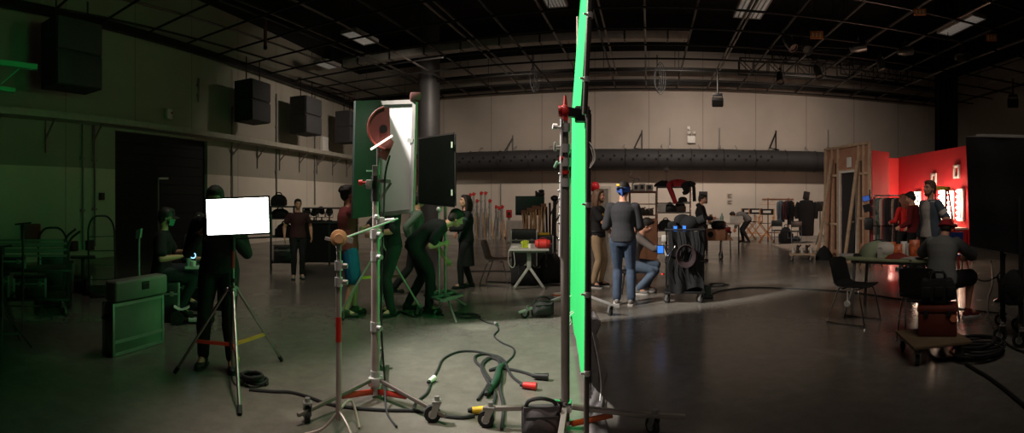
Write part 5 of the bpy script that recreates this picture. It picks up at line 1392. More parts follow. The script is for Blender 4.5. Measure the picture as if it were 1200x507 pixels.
# bending person gripping the flag stand
p = Person('person in black bending forward with a hand on the thin rod of the flag stand', G(497, 364), face(497, -pi/2), 1.78, pel=(0, -.12, .90), up=(0, .5, .85), lean=(0, .97, .22),
           lh=(-.10, .30, .70), rh=(.06, .26, .92), le=(-.5, -.5, 0), re=(.6, -.6, 0), lf=(-.12, -.22), rf=(.12, .06), lk=(0, 1, .1), rk=(0, 1, .1), head=(.1, -.5, .1), neck=(0, .9, .3), rpalm=(-1, .1, 0))
p.shirt(blk_tee, .7); p.trousers(blk_trs); p.shoes(shoe_b); p.hair(hair_d, 'short')
# woman in long coat
p = Person('person with long dark hair in a long black coat facing the flag stand', G(546, 337), face(546, pi/2+.25), 1.62, female=True,
           lh=(-.14, .38, 1.12), rh=(.20, .14, 1.02), le=(-.5, -.4, -.7), re=(.8, -.4, -.1), lf=(-.09, .12), rf=(.09, -.12), head=(.1, .12, 0), lpalm=(0, 0, -1))
p.shirt(M('teal_top', (44, 70, 66), .85), .4); p.trousers(blk_trs); p.shoes(shoe_b); p.hair(hair_d, 'long'); 
p.open_jacket(M('long_black_coat', (20, 21, 22), .9, bump=.15), q0=-.52, gap=.8, sleeves=1.75)
# masked seated person
p = Person('person in a black cap and green face mask, seated, holding a lit torch', PZ(188, 6.6, 0), face(188, -pi/2-.15), 1.76, pel=(0, .02, .62), lean=(0, .08, 1),
           lh=(-.14, .34, .86), rh=(.18, .27, .82), le=(-.6, -.7, -.2), re=(.6, -.9, -.1), lf=(-.12, .32, .24), rf=(.12, .26, .16), lk=(0, 1, .5), rk=(0, 1, .5), head=(.1, -.15, 0), lpalm=(0, 0, 1), rpalm=(-.2, 0, 1), rcurl=.9)
p.shirt(blk_tee, .75); p.trousers(M('dark_jeans', (40, 44, 50), .9)); p.shoes(shoe_b); p.hair(hair_d); p.cap(black); p.mask(M('green_mask', (70, 150, 128), .8)); p.beard(hair_d)
hw = p.W @ ((p.RW + (p.RW-p.RE).normalized()*.09)*p.k)
dx = (p.W.to_3x3() @ (p.RW-p.RE)).normalized(); dx = V((dx.x, dx.y, dx.z*.3)).normalized()
t = thing('torch', 'small torch with a glowing ring in the masked person\'s hand', 'torch', tuple(hw))
mb = MB(); mb.cyl(hw-dx*.05, hw+dx*.06, .019, n=14); mb.cyl(hw+dx*.06, hw+dx*.085, .022, .032, n=16); mb.cyl(hw+dx*.085, hw+dx*.10, .034, n=16); mb.build('barrel', black, t, world=True)
a_, b_, d_ = basis(V((hw.x, hw.y, 0)).normalized())
mb = MB(); cc = hw + dx*.095 - d_*.03; mb.tube([cc + (a_*cos(q)+b_*sin(q))*.034 for q in (2*pi*i/18 for i in range(18))], .006, 6, True); mb.build('glow_ring', M('torch_glow', (150, 200, 255), .4, var=0, emit=2.2), t, world=True)
boxcase(PZ(187, 6.6, 0), (.5, .45, .50), -azi(187), 'dark case the masked person is sitting on')
# capped person behind the tray cart
p = Person('person in a pale cap sitting in the dark behind the tray cart', PZ(228, 7.3, 0), face(228, -pi/2-.8), 1.74, pel=(0, 0, .56), lean=(0, .18, 1),
           lh=(-.16, .32, .72), rh=(.17, .30, .74), lf=(-.13, .40), rf=(.13, .36), lk=(0, 1, .7), rk=(0, 1, .7), head=(.2, -.2, 0))
p.shirt(M('black_sweater', (26, 26, 28), .9), 1.6); p.trousers(blk_trs); p.shoes(shoe_b); p.hair(hair_d); p.cap(M('pale_cap', (170, 176, 164), .8))
boxcase(PZ(227, 7.35, 0), (.45, .45, .44), -azi(227), 'dark case the person in the pale cap is sitting on')
# person working behind the light panel
p = Person('person in black standing bent behind the bright light panel', G(255, 430), face(255, pi-.15), 1.72, pel=(0, -.10, .92), lean=(0, .55, .84),
           lh=(-.14, .14, 1.24), rh=(.14, .14, 1.24), le=(-.5, -.3, -.9), re=(.5, -.3, -.9), lf=(-.14, .04), rf=(.14, -.03), head=(0, -.3, 0), vox=.009)
p.shirt(blk_tee, 1.9, .01); p.trousers(blk_trs); p.shoes(shoe_b); p.hair(hair_d)
# far person in dark clothes
p = Person('person in a dark red top standing far back in the dark beyond the light panel', G(349, 326), face(349, pi+.1), 1.56, lf=(-.09, 0), rf=(.10, .06), head=(.1, 0, 0), lh=(-.30, .04, .93), rh=(.30, .08, .92))
p.shirt(M('dark_red_top', (62, 30, 32), .9), .5); p.trousers(blk_trs); p.shoes(M('pale_shoe', (150, 150, 142), .7)); p.hair(hair_d)
# dark-haired person beyond the black cart
p = Person('dark-haired person in black in profile beyond the camera cart, hands together', PZ(821, 13.0, 0), face(821, -pi/2-.2), 1.70, lh=(-.03, .30, 1.12), rh=(.04, .32, 1.14), le=(-.8, -.5, -.4), re=(.8, -.5, -.4), head=(0, -.2, 0), female=True)
p.shirt(M('black_hoodie', (24, 23, 24), .95, bump=.15), 1.85, .016, .03, q0=-.11); p.trousers(blk_trs); p.shoes(shoe_b); p.hair(hair_d, 'short')
mb = MB(); mb.ball(p.N - p.nu*.0 + p.nu.cross(p.lat(.5))*(-.05), (.10, .09, .06)); p.part(mb, 'hood', M('black_hoodie', (24, 23, 24), .95), .012, 3)
# bending person by the director chairs
p = Person('person in grey doubled over beside the folding director chairs', G(874, 283.5), face(875, pi/2), 1.72, pel=(0, -.08, .86), up=(0, .45, .9), lean=(0, .95, -.15), lh=(-.1, .42, .42), rh=(.12, .48, .38), le=(-.6, -.6, .2), re=(.6, -.6, .2), lf=(-.12, -.1), rf=(.12, .1), head=(0, -.7, 0), neck=(0, .8, -.4), vox=.011)
p.shirt(M('grey_sweater', (96, 94, 94), .9), 1.7, .012, .03); p.trousers(blk_trs); p.shoes(shoe_b); p.hair(hair_d)
# wardrobe people
p = Person('person with auburn hair in a bright red top at the clothes rail', PZ(1060, 11.4, 0), face(1060, .7), 1.68, female=True, lh=(-.26, .2, 1.1), rh=(.18, .28, 1.1), head=(.3, -.15, 0))
p.shirt(M('bright_red_top', (206, 32, 28), .8), 1.8); p.trousers(blk_trs); p.shoes(shoe_b); p.hair(hair_r, 'long')
p = Person('person in a dark red sweater looking down beside the chrome garment rail', PZ(1071.5, 10.5, 0), face(1071, 1.25), 1.72, lh=(-.2, .24, 1.02), rh=(.24, .18, 1.0), head=(0, -.35, 0), lean=(0, .08, 1))
p.shirt(M('dark_red_sweater', (112, 26, 28), .9), 1.85, .01, .024); p.trousers(blk_trs); p.shoes(shoe_b); p.hair(hair_d)
p = Person('person in a denim jacket over a white tee standing behind the table on the right', PZ(1091, 8.2, 0), face(1091, pi-.9), 1.84, lh=(-.30, .05, .93), rh=(.30, .0, .90), head=(.1, .0, 0), lf=(-.1, 0), rf=(.1, .1))
p.shirt(M('white_tee', (206, 198, 192), .85), .5); p.trousers(M('grey_trousers', (64, 64, 70), .9)); p.shoes(shoe_b); p.hair(hair_b, 'short'); p.beard(hair_b); p.open_jacket(M('denim_jacket', (78, 88, 100), .85, var=.15, scale=16, bump=.12), q0=-.12, gap=1.25)
# seated person, back to the lens
p = Person('person in grey tee and red cap seated at the table, back turned', PZ(1104, 6.5, 0), face(1104, -.35), 1.78, pel=(0, -.04, .54), lean=(0, .40, .92), up=(0, .0, 1), neck=(0, .75, .66),
           lh=(-.22, .42, .78), rh=(.20, .40, .76), le=(-1, -.2, -.5), re=(1, -.2, -.5), lf=(-.14, .42), rf=(.24, .30), lk=(-.1, 1, .7), rk=(.45, 1, .6), rtoe=(.7, .7, 0), head=(.15, -.3, 0), bulk=1.08)
p.shirt(M('grey_tee', (104, 106, 104), .9, var=.1, bump=.1), .8, .022, .024, q0=-.11); p.trousers(M('black_shorts', (30, 28, 30), .9), .95, .03, .012, name='shorts'); p.shoes(M('red_shoe', (110, 40, 36), .7), sole_w); mb = MB(); mb.ball(p.hc + p.HR @ V((0, -.055, -.035)), (.074, .055, .07), p.HR); p.part(mb, 'hair', hair_d, .009, 2); p.cap(M('red_cap', (156, 34, 40), .85, bump=.1), beanie=True)
# ================================================================ middle distance
# row of folded light stands with red tops at the back wall
def folded_stand(x, ytop, r, label, first=[None]):
    c = PZ(x, r, 0); h = HC+(HZ-ytop)/F*r
    t = thing('folded_light_stand', label, 'stand', tuple(c), -azi(x)+.2*sin(x), 'red-topped light stands along the back wall')
    mb = MB(); mb.cyl((0, 0, .1), (0, 0, h*.62), .058, n=12); mb.cyl((0, 0, h*.6), (0, 0, h-.14), .046, n=12)
    for z in (.3, .55, .62, .8): mb.cyl((0, 0, h*z-.03), (0, 0, h*z+.03), .07, n=12)
    mb.build('column', alu, t)
    for k in range(3):
        a = .4+2*pi*k/3; mb = MB(); mb.bar((cos(a)*.06, sin(a)*.06, h*.55), (cos(a)*.17, sin(a)*.17, .02), .06, .03); lg = mb.build('leg', wood if k == 0 else alu, t)
        mb = MB(); mb.bar((0, 0, h*.22), (cos(a)*.11, sin(a)*.11, h*.33), .03, .02); mb.build('brace', redp if k == 1 else alu, t)
    mb = MB(); mb.box((0, 0, h-.09), (.11, .10, .13), bev=.02); mb.cyl((0, 0, h-.04), (0, 0, h), .03, n=10); mb.bar((.04, 0, h-.09), (.09, -.02, h-.05), .035, .035); mb.build('red_top', M('stand_top_red', (190, 36, 32), .45), t)
for x, y, r, lab in ((551, 226, 21.2, 'tall red-topped stand farthest left, beside the person in the long coat'), (555, 225, 20.9, 'tall red-topped stand second from the left end of the row'), (559, 233, 21.6, 'shorter red-topped stand between two tall ones on the left'), (564, 224, 20.8, 'tallest red-topped stand in the row, left of the twin tops'), (569, 224, 21.3, 'tall red-topped stand, right of the twin tops'), (574, 233, 20.7, 'leaning-looking red-topped stand right of the tallest pair'), (581.5, 240, 21.4, 'short red-topped stand left in the right-hand trio'), (585, 241.5, 20.8, 'short red-topped stand in the middle of the right-hand trio'), (588.5, 240, 21.2, 'short red-topped stand right in the right-hand trio')):
    folded_stand(x, y, r, lab)
c = PZ(596.5, 21.3, 0); t = thing('valve_post', 'post with a square red box on the back wall right of the stands', 'post', tuple(c), -azi(596))
zt = HC+(HZ-246)/F*21.3; mb = MB(); mb.cyl((0, 0, 0), (0, 0, zt-.3), .06, n=12); mb.build('post', alu, t)
mb = MB(); mb.mat(0).box((0, 0, zt-.15), (.24, .2, .32), bev=.02); mb.mat(1).box((0, -.105, zt-.15), (.1, .02, .12)); mb.build('red_box', [redp, black], t)
mb = MB(); mb.lathe((0, 0, 0), [(.2, 0), (.2, .04), (.07, .08)], 16); mb.build('base', dsteel, t)
# pale low bench of boxes behind
# television on a stand
r = 16.5; f = Fr(621, r); t = f.thing('television', 'black television on a stand in front of the pale back wall', 'television')
z0, z1 = f.z(252), f.z(229.5); w = 34*r/600
mb = MB(); mb.box((0, 0, (z0+z1)/2), (w, .07, z1-z0), bev=.012); mb.build('frame', black, t)
mb = MB(); mb.box((0, -.036, (z0+z1)/2), (w-.04, .008, z1-z0-.05)); mb.build('screen', M('tv_screen', (20, 24, 28), .2), t)
for s in (-.18, .18): mb = MB(); mb.bar((s, .05, .1), (s, .05, z1-.15), .05, .04); mb.build('post', black, t)
mb = MB(); mb.bar((-.5, .05, .09), (.5, .05, .09), .08, .05); mb.bar((-.18, .05, .6), (.18, .05, .6), .05, .05)
for s in (-1, 1): mb.bar((s*.42, -.3, .08), (s*.42, .4, .08), .06, .05)
mb.build('base', black, t)
for sx in (-1, 1):
    for sy in (-.27, .36): castor(None, t, WM[t.name] @ V((sx*.42, sy, .09)), .035, .2)
mb = MB(); q = f.q(631, 227); q = WM[t.name] @ V((.32, 0, z1)); mb.box(q+V((0, 0, .06)), (.3, .08, .12), -azi(621), bev=.02); mb.ball(q+V((.05, 0, .16)), (.1, .06, .05)); mb.ball(q+V((-.12, 0, .13)), .04)
tag(mb.build('video_camera', black), 'small dark camera resting on top of the television', 'camera')
# pale board leaning behind tv
mb = MB(); c = PZ(605, 19, 0); mb.box((0, 0, .42), (.75, .05, .84), bev=.01); mb.box((0, -.03, .42), (.66, .012, .75)); mb.xf(rotx(-.06)); mb.xf(rotz(-azi(605)), c); tag(mb.build('panel_board', M('pale_board', (196, 186, 174), .8)), 'plain pale board leaning below the television', 'board')
# wooden tripods
def wood_tripod(x, r, h, label, spread):
    c = PZ(x, r, 0); t = thing('wooden_tripod', label, 'tripod', tuple(c), -azi(x), 'wooden tripods below the television')
    for k in range(3):
        a = -1.9+1.0*k; dx = (k-1)*spread
        for s in (-1, 1):
            mb = MB(); mb.bar((dx*.9+s*.06, .05*(k == 1), .12), (dx*.15+s*.035, 0, h*.92), .05, .04) if False else mb.bar((dx*.25+s*.03, .12*(k-1), .05), (dx+s*.045, .05*(k-1), h*(.9+.05*k)), .05, .045, bev=.008); mb.build('leg', wood, t)
        mb = MB(); mb.box((dx, .05*(k-1), h*(.9+.05*k)), (.16, .08, .10), bev=.015); mb.build('shoe_clamp', plywood, t)
    mb = MB(); mb.cyl((0, 0, .0), (0, 0, .16), .13, n=16); mb.build('bowl', dsteel, t)
wood_tripod(620, 15.2, 1.36, 'pale wooden tripod turned feet up, left of two below the television', .16)
wood_tripod(630, 14.8, 1.42, 'pale wooden tripod turned feet up, right of two below the television', .17)
# dark case trunk, yellow tray, tall bits
boxcase(PZ(614, 12.2, 0), (.62, .5, .86), -azi(614), 'tall black case behind the white table', 'equipment_case')
boxcase(PZ(634, 12.6, 0), (.60, .5, .70), -azi(634), 'black case under a yellow tray, behind the red bag', 'equipment_case')
mb = MB(); q = PZ(634, 12.6, .702); mb.box(q+V((0, 0, .03)), (.42, .3, .06), -azi(634), bev=.015); tag(mb.build('tool_tray', yellow), 'yellow tray lying on a black case behind the red bag', 'tray')
t = thing('cymbal_stand', 'thin dark stand with a clutter of knobs left of the chrome stand', 'stand', tuple(PZ(650, 15, 0)))
mb = MB(); q = PZ(650, 15, 0)
mb.cyl(q, q+V((0, 0, 1.55)), .05, n=10); mb.ball(q+V((0, 0, 1.62)), (.12, .1, .09)); mb.bar(q+V((-.15, 0, 1.1)), q+V((.1, 0, 1.55)), .05, .05); mb.bar(q+V((.0, 0, .9)), q+V((.2, 0, 1.2)), .06, .05); mb.build('column', dsteel, t, world=True)
for k in range(3): a = 2*pi*k/3; mb = MB(); mb.bar(q+V((0, 0, .6)), q+V((cos(a)*.3, sin(a)*.3, .02)), .04, .03); mb.build('leg', dsteel, t, world=True)
t = thing('flag_bundle', 'dark rolled flags standing on end right of the wooden tripods', 'flags', tuple(PZ(643, 15.5, 0)))
q = PZ(643, 15.5, 0)
for k in range(4): mb = MB(); mb.cyl(q+V((-.12+.08*k, .04*k, 0)), q+V((-.18+.11*k, .04*k, 1.25+.12*(k % 3))), .035, n=8); mb.build('rolled_flag', black if k % 2 else dsteel, t, world=True)
# white folding table with red bag, gloves, cup
tablew = M('table_white', (164, 166, 158), .5, var=.05); r = 8.9; f = Fr(620, r); t = f.thing('folding_table', 'white folding table with splayed Y legs and a red bag on top', 'table')
tw = 46*r/600; zt = f.z(291)
mb = MB(); mb.box((0, .45, zt-.015), (tw, 1.3, .03), bev=.008); mb.build('tabletop', tablew, t)
mb = MB(); mb.box((0, .45, zt-.045), (tw-.12, 1.2, .03)); mb.build('underframe', steel, t)
for yy in (-.05, .95):
    mb = MB(); mb.bar((0, yy, zt-.03), (0, yy, .34), .075, .05, bev=.01); mb.bar((-.02, yy, .36), (-.25, yy, .03), .05, .045, bev=.008); mb.bar((.02, yy, .36), (.25, yy, .03), .05, .045, bev=.008); mb.box((0, yy, zt-.05), (.5, .05, .035))
    lg = mb.build('leg', tablew, t)
    for s in (-1, 1): mb = MB(); mb.cyl((s*.255, yy-.015, .025), (s*.255, yy+.015, .025), .025, n=12); mb.build('foot', steel, lg, frm=t)
W0 = WM[t.name]
redb = M('red_bag_fabric', (206, 52, 44), .6, bump=.1)
c = W0 @ f.q(636, 285, .05); c.z = zt
t2 = thing('red_bag', 'plump red roll bag lying on the white folding table', 'bag', tuple(c), -azi(636))
mb = MB(); rg = []
for i in range(13):
    u = i/12; x = (u-.5)*.27; rr = .082*(1-abs(2*u-1)**5*.35); rg.append([(x, cos(a)*rr*1.05, .08+sin(a)*rr*.95) for a in (2*pi*j/18 for j in range(18))])
mb.rings(rg); mb.build('body', redb, t2)
for s in (-.07, .07): mb = MB(); mb.tube([(s, cos(a)*.089, .08+sin(a)*.081) for a in (2*pi*j/18 for j in range(18))], .006, 5, True); mb.build('strap', M('strap_dark_red', (150, 34, 30), .7), t2)
mb = MB(); mb.tube(smooth_path([(-.06, 0, .155), (-.03, 0, .175), (.03, 0, .175), (.06, 0, .155)], 4), .007, 6); mb.build('handle', M('strap_dark_red', (150, 34, 30), .7), t2)
c = W0 @ f.q(615.5, 289, .1); c.z = zt; mb = MB()
for k in range(5): a = -1.0+.45*k; mb.tube(smooth_path([c+V((.02*k-.04, 0, .005)), c+V((sin(a)*.05, .01*k-.02, .07)), c+V((sin(a)*.085, .01*k-.02, .12+.02*cos(a*2)))], 4), [.022, .024, .024, .023, .022, .02, .018, .016, .01], 8)
tag(mb.build('work_glove', M('lime_glove', (176, 190, 40), .7)), 'lime yellow work glove standing up on the white folding table', 'glove')
c = W0 @ f.q(621, 290, .08); c.z = zt; mb = MB(); mb.lathe(c, [(.001, 0), (.026, 0), (.034, .075), (.03, .075), (.024, .006), (.001, .006)], 14); tag(mb.build('paper_cup', white), 'white paper cup between the glove and the red bag', 'cup')
c = W0 @ f.q(605, 290, .15); c.z = zt; mb = MB(); mb.box(c+V((0, 0, .008)), (.16, .2, .016), .3, bev=.004); mb.box(c+V((.02, .01, .022)), (.12, .15, .012), .6, bev=.003); tag(mb.build('paper_stack', M('paper_grey', (176, 172, 166), .9)), 'flat stack of papers on the left end of the white folding table', 'papers')
c = W0 @ V((-tw/2+.02, -.22, 0)); mb = MB(); mb.tube(smooth_path([V((c.x, c.y, zt+.006)), V((c.x-.02, c.y-.03, zt-.02)), V((c.x-.03, c.y-.03, zt-.2)), V((c.x+.03, c.y-.03, zt-.3)), V((c.x+.08, c.y-.03, zt-.24)), V((c.x+.06, c.y-.03, zt-.04))], 5), .004, 5); tag(mb.build('string_loop', white), 'loop of thin pale string hanging from the left corner of the white table', 'string')
# dark bags under table
def duffel(x, y, w, h, d, label, yaw=0.0, z=0.0, m=None):
    c = G(x, y, z); t = thing('duffel_bag', label, 'bag', tuple(c), -azi(x)+yaw, 'black bags under the white table'); mb = MB(); rg = []
    for i in range(15):
        u = i/14; X = (u-.5)*w; k = (1-abs(2*u-1)**4*.45); rg.append([(X, cos(a)*d/2*k*(1+.06*sin(3*a+u*9)), h/2+sin(a)*h/2*(k if sin(a) > 0 else .98)*(1+.05*sin(5*u+a*2)*(sin(a) > 0))) for a in (2*pi*j/20 for j in range(20))])
    mb.rings(rg); mb.build('body', m or blackcloth, t)
    for s in (-.2, .2): mb = MB(); mb.tube(smooth_path([(s*w-.0, -d*.45, h*.6), (s*w+.0, -d*.2, h*1.02), (s*w+.05, 0, h*1.08), (s*w, d*.2, h*1.02)], 4), .012, 6); mb.build('strap', black, t)
duffel(614, 334, .46, .36, .34, 'black duffel bag between the legs of the white folding table'); duffel(645, 332, .36, .56, .4, 'bulging black bag at the right end of the white folding table'); duffel(632, 331, .3, .28, .3, 'small black bag behind the right leg of the white folding table')
# chair with dark back near the woman
def shell_chair(f, label, yaw, mshell, dark=True, group=None, disc=False):
    t = f.thing('shell_chair', label, 'chair', group, yaw)
    def fn(a, b):
        x = (a-.5)*.44*(1-.10*b); q = b
        pts = [(.22, .455), (.05, .44), (-.14, .44), (-.21, .50), (-.245, .62), (-.285, .80)]
        g = q*(len(pts)-1); i = min(len(pts)-2, int(g)); u = g-i
        y = pts[i][0]*(1-u)+pts[i+1][0]*u; z = pts[i][1]*(1-u)+pts[i+1][1]*u
        return (x, y + .03*(2*a-1)**2*(1 if q > .6 else 0), z + .025*(2*a-1)**2*(1 if q < .6 else 0) - (.03*(2*a-1)**4 if q > .9 else 0))
    fs = lambda b0, b1: (lambda a, b: fn(a, b0+(b1-b0)*b))
    mb = MB(); mb.sheet(fs(0, .62), 14, 10, .012); mb.build('seat', mshell, t)
    mb = MB(); mb.sheet(fs(.62, 1), 14, 10, .012); mb.build('backrest', mshell, t)
    for s in (-1, 1):
        mb = MB(); mb.tube(smooth_path([(s*.16, .10, .432), (s*.20, .16, .40), (s*.22, .24, .05), (s*.22, .22, .012), (s*.22, -.24, .012), (s*.22, -.26, .05), (s*.19, -.14, .40), (s*.16, -.10, .432)], 5), .010, 8); mb.build('leg', chrome, t)
    mb = MB(); mb.cyl((-.17, .10, .425), (.17, .10, .425), .010, n=8); mb.cyl((-.17, -.10, .425), (.17, -.10, .425), .010, n=8); mb.build('crossbar', chrome, t)
    if disc: mb = MB(); mb.cyl((.19, .0, .26), (.215, .0, .26), .038, n=18); mb.bar((.2, 0, .26), (.19, 0, .42), .012, .012); mb.build('pale_disc', white, t)
    return t
shellm = M('chair_shell_black', (26, 26, 27), .5); shellb = M('chair_shell_brown', (60, 42, 36), .5)
shell_chair(Fr(583, 9.4), 'dark brown chair standing alone left of the white folding table', -pi/2-.25, shellb)

# rack with dark gear and bench of lamps, left middle
r = 11.3; f = Fr(331, r); t = f.thing('storage_rack', 'dark shelving rack with gear between the light panel and the far person', 'shelves')
w = 27*r/600; zt = f.z(241)
for sx in (-1, 1):
    for sy in (-1, 1): mb = MB(); mb.bar((sx*w/2, sy*.25, 0), (sx*w/2, sy*.25, zt), .035, .035); mb.build('post', black, t)
for z in (.2, .75, 1.15, zt-.02): mb = MB(); mb.box((0, 0, z), (w+.03, .55, .03)); mb.build('shelf', black, t)
def gearlump(c, s, label, yaw=0, m=None, cat='gear bag'):
    mb = MB(); n = 10; mb.ball((0, 0, s[2]/2), (s[0]/2, s[1]/2, s[2]/2), None, 16, 10); mb.box((0, 0, s[2]*.3), (s[0]*.9, s[1]*.9, s[2]*.58), bev=.03); mb.box((s[0]*.1, -s[1]*.42, s[2]*.45), (s[0]*.4, s[1]*.12, s[2]*.4), bev=.02)
    mb.tube(smooth_path([(-s[0]*.2, 0, s[2]*.92), (-s[0]*.1, 0, s[2]*1.12), (s[0]*.1, 0, s[2]*1.12), (s[0]*.2, 0, s[2]*.92)], 4), .014, 6)
    mb.xf(rotz(yaw), c); return tag(mb.build('gear_bag', m or blackcloth), label, cat)
W0 = WM[t.name]
gearlump(W0 @ V((-.08, 0, zt-.004)), (.36, .3, .26), 'black gear bag on top of the dark shelving rack', .2)
gearlump(W0 @ V((-.05, 0, 1.166)), (.38, .36, .2), 'black gear bag on the upper shelf of the dark rack', .1)
gearlump(W0 @ V((.05, 0, .766)), (.38, .36, .28), 'black gear bag on the middle shelf of the dark rack', -.1)
boxcase(W0 @ V((0, 0, .216)), (.42, .4, .34), -azi(331), 'dark case on the bottom shelf of the dark rack')
r = 12.5; f = Fr(386, r); t = f.thing('gear_bench', 'long dark gear bench with a row of lamp heads along the left wall', 'bench')
w = 66*r/600; zt = f.z(259)
mb = MB(); mb.box((0, 0, zt-.03), (w, .7, .06), bev=.01); mb.build('top', black, t)
mb = MB(); mb.box((0, .3, zt/2), (w-.06, .04, zt-.12)); mb.build('back_panel', black, t)
for s in (-1, 0, 1): mb = MB(); mb.box((s*(w/2-.03), 0, zt/2-.02), (.05, .66, zt-.1)); mb.build('end_panel', black, t)
mb = MB(); mb.box((0, -.31, zt/2), (w-.1, .03, zt-.14)); mb.build('front_panel', blackcloth, t)
mb = MB(); mb.cyl((-w/2+.05, -.2, zt+.32), (w/2-.05, -.2, zt+.32), .02, n=8)
for k in range(5): mb.cyl((-w/2+.05+k*(w-.1)/4, -.2, zt), (-w/2+.05+k*(w-.1)/4, -.2, zt+.32), .016, n=8)
mb.build('rail', dsteel, t)
W0 = WM[t.name]
for k, (x, lab) in enumerate(((360, 'first lamp head on the dark bench, nearest the far person'), (368, 'second lamp head on the dark bench'), (377, 'third lamp head on the dark bench, a little taller'), (386, 'fourth lamp head on the dark bench, nearest the person in the red shirt'))):
    lx = (x-386)*r/600; t2 = thing('bench_spotlight', lab, 'spotlight', tuple(W0 @ V((lx, .05, zt))), -azi(386)+.3*sin(k*2.1), 'lamp heads on the dark bench')
    mb = MB(); mb.box((0, 0, .012), (.14, .14, .024), bev=.005); mb.cyl((0, 0, .02), (0, 0, .1), .018, n=8); mb.build('foot', black, t2)
    mb = MB()
    for s in (-1, 1): mb.bar((s*.085, 0, .09), (s*.085, 0, .22), .012, .03)
    mb.bar((-.085, 0, .09), (.085, 0, .09), .03, .012); mb.build('yoke', black, t2)
    mb = MB(); mb.lathe((0, 0, .2+.04*(k == 2)), [(.001, -.11), (.05, -.1), (.07, -.05), (.075, .08), (.09, .09), (.09, .11), (.07, .11), (.001, .1)], 16, rotx(1.2)); mb.build('can', black, t2)
    mb = MB(); mb.box((0, -.115, .29), (.12, .01, .06), rotx(.5)); mb.build('barn_door', dsteel, t2)
# ================================================================ camera cart and shelves, right of the screen
r = 7.9; f = Fr(801, r); t = f.thing('camera_cart', 'tall black camera cart hung with gear, cables and small blue screens', 'camera cart')
k_ = r/600; L = lambda x, y, dy=0: f.q(x, y, dy)
zb_, zt = .14, L(801, 268).z
for x in (781, 824):
    for dy in (-.28, .28): mb = MB(); mb.bar(V((L(x, 300, dy).x, dy, zb_)), V((L(x, 300, dy).x, dy, zt)), .03, .03); mb.build('post', black, t)
for z in (zb_+.02, .62, zt): mb = MB(); mb.box((L(802.5, 300).x, 0, z), (43*k_+.04, .62, .03), bev=.005); mb.build('shelf', black, t)
def drape(a, b, x0=783, x1=823):
    x = L(x0 + (x1-x0)*a, 300).x; z = zt-.02 - b*(zt-.22); return (x + .015*sin(b*8), -.315 - .02*sin(a*17+b*2) - .02*b*sin(a*9), z - .05*sin(a*6)*b)
mb = MB(); mb.sheet(drape, 30, 16, .008); mb.build('black_cover', blackcloth, t)
mb = MB(); mb.box((L(797, 330).x, .02, .30), (.30, .4, .30), bev=.02); mb.box((L(815, 330).x, .05, .27), (.22, .35, .24), bev=.02); mb.build('battery_pack', cases, t)
cc = L(804, 298, -.37); cc.z = L(804, 298, -.37).z
mb = MB()
for k in range(6): mb.tube(smooth_path([cc + V((cos(a)*(.10+.008*k), -.012*k-.0, sin(a)*(.125+.008*k)-.004*k)) for a in (2*pi*i/12 for i in range(12))], 3, True), .009, 6, True)
mb.build('cable_loop', M('cable_maroon_black', (46, 32, 34), .6), t)
for (x, y, w, h, dy, nm) in ((774, 292, .085, .105, -.30, 'blue_screen'), (791.5, 268, .05, .08, -.26, 'blue_screen'), (802, 267.5, .045, .08, -.26, 'blue_screen')):
    c = L(x, y, dy); mb = MB(); mb.box(c, (w+.025, .03, h+.03), bev=.005); mo = mb.build('screen_housing', black, t)
    mb = MB(); mb.box(c + V((0, -.017, 0)), (w, .004, h)); mb.build('blue_screen', M('blue_screen', (52, 120, 235), .3, var=.25, scale=40, emit=.85 if w > .08 else .25), mo, frm=t)
mb = MB(); mb.bar(L(774, 292, -.28), L(783, 292, -.28), .03, .03); mb.bar(L(791.5, 272, -.24), L(791.5, 278, -.2), .02, .02); mb.bar(L(802, 272, -.24), L(802, 278, -.2), .02, .02); mb.build('screen_arm', dsteel, t)
mb = MB(); mb.box(L(778, 279, -.30), (.07, .06, .10), bev=.01); mb.bar(L(776, 285, -.3), L(781, 300, -.3), .02, .02); mb.build('pale_box', M('pale_grey_plastic', (190, 186, 178), .4), t)
mb = MB(); mb.ball(L(776, 321, -.31), .012); mb.build('red_lamp', M('red_led', (255, 30, 24), .4, var=0, emit=1.5), t)
mb = MB(); mb.bar(L(779, 321, -.3), L(776, 321, -.3), .02, .02); mb.build('lamp_bracket', dsteel, t)
mb = MB(); mb.tube(smooth_path([L(781, 300, -.33), L(784, 298, -.36), L(789, 292, -.37), L(791, 288, -.35)], 5), .008, 6); mb.build('steel_handle', chrome, t)
mb = MB(); mb.ball(L(808, 262, -.0), (.16, .16, .13)); mb.ball(L(800, 258, .05), (.14, .12, .1)); mb.box(L(788, 264, -.05), (.14, .2, .12), bev=.03); mb.cyl(L(812, 262, 0), L(826, 256, -.05), .08, .07, n=14); mb.build('covered_camera', blackcloth, t)
mb = MB(); mb.cyl(V((0, 0, zt)), L(805, 262), .06, n=12); mb.build('camera_mount', black, t)
for k in range(5):
    x = 786+k*8; mb = MB(); mb.tube(smooth_path([L(x, 270, -.33), L(x+2, 290, -.36), L(x-3, 312, -.37), L(x+3+k, 330, -.34)], 5), .007, 6); mb.build('hanging_cable', rubber, t)
for x in (783, 822):
    for dy in (-.26, .26): castor(None, t, WM[t.name] @ V((L(x, 300, dy).x, dy, .16)), .06, .4)
mb = MB(); q = G(829, 349); mb.mat(0).box(q+V((0, 0, .09)), (.11, .09, .22), -azi(829), bev=.012); mb.box(q+V((0, .02, .025)), (.2, .22, .05), -azi(829), bev=.012); mb.mat(1).box(q+V((0, 0, .09))+V((-.0, -.05, .02)), (.08, .012, .14), -azi(829)); tag(mb.build('pedal_block', [black, M('green_black_sleeve', (30, 56, 44), .6)]), 'small black block standing on the floor right of the camera cart', 'block')
coil(843, 335, .2, 'thin cable ring on the floor right of the camera cart', 3, .008, .03)
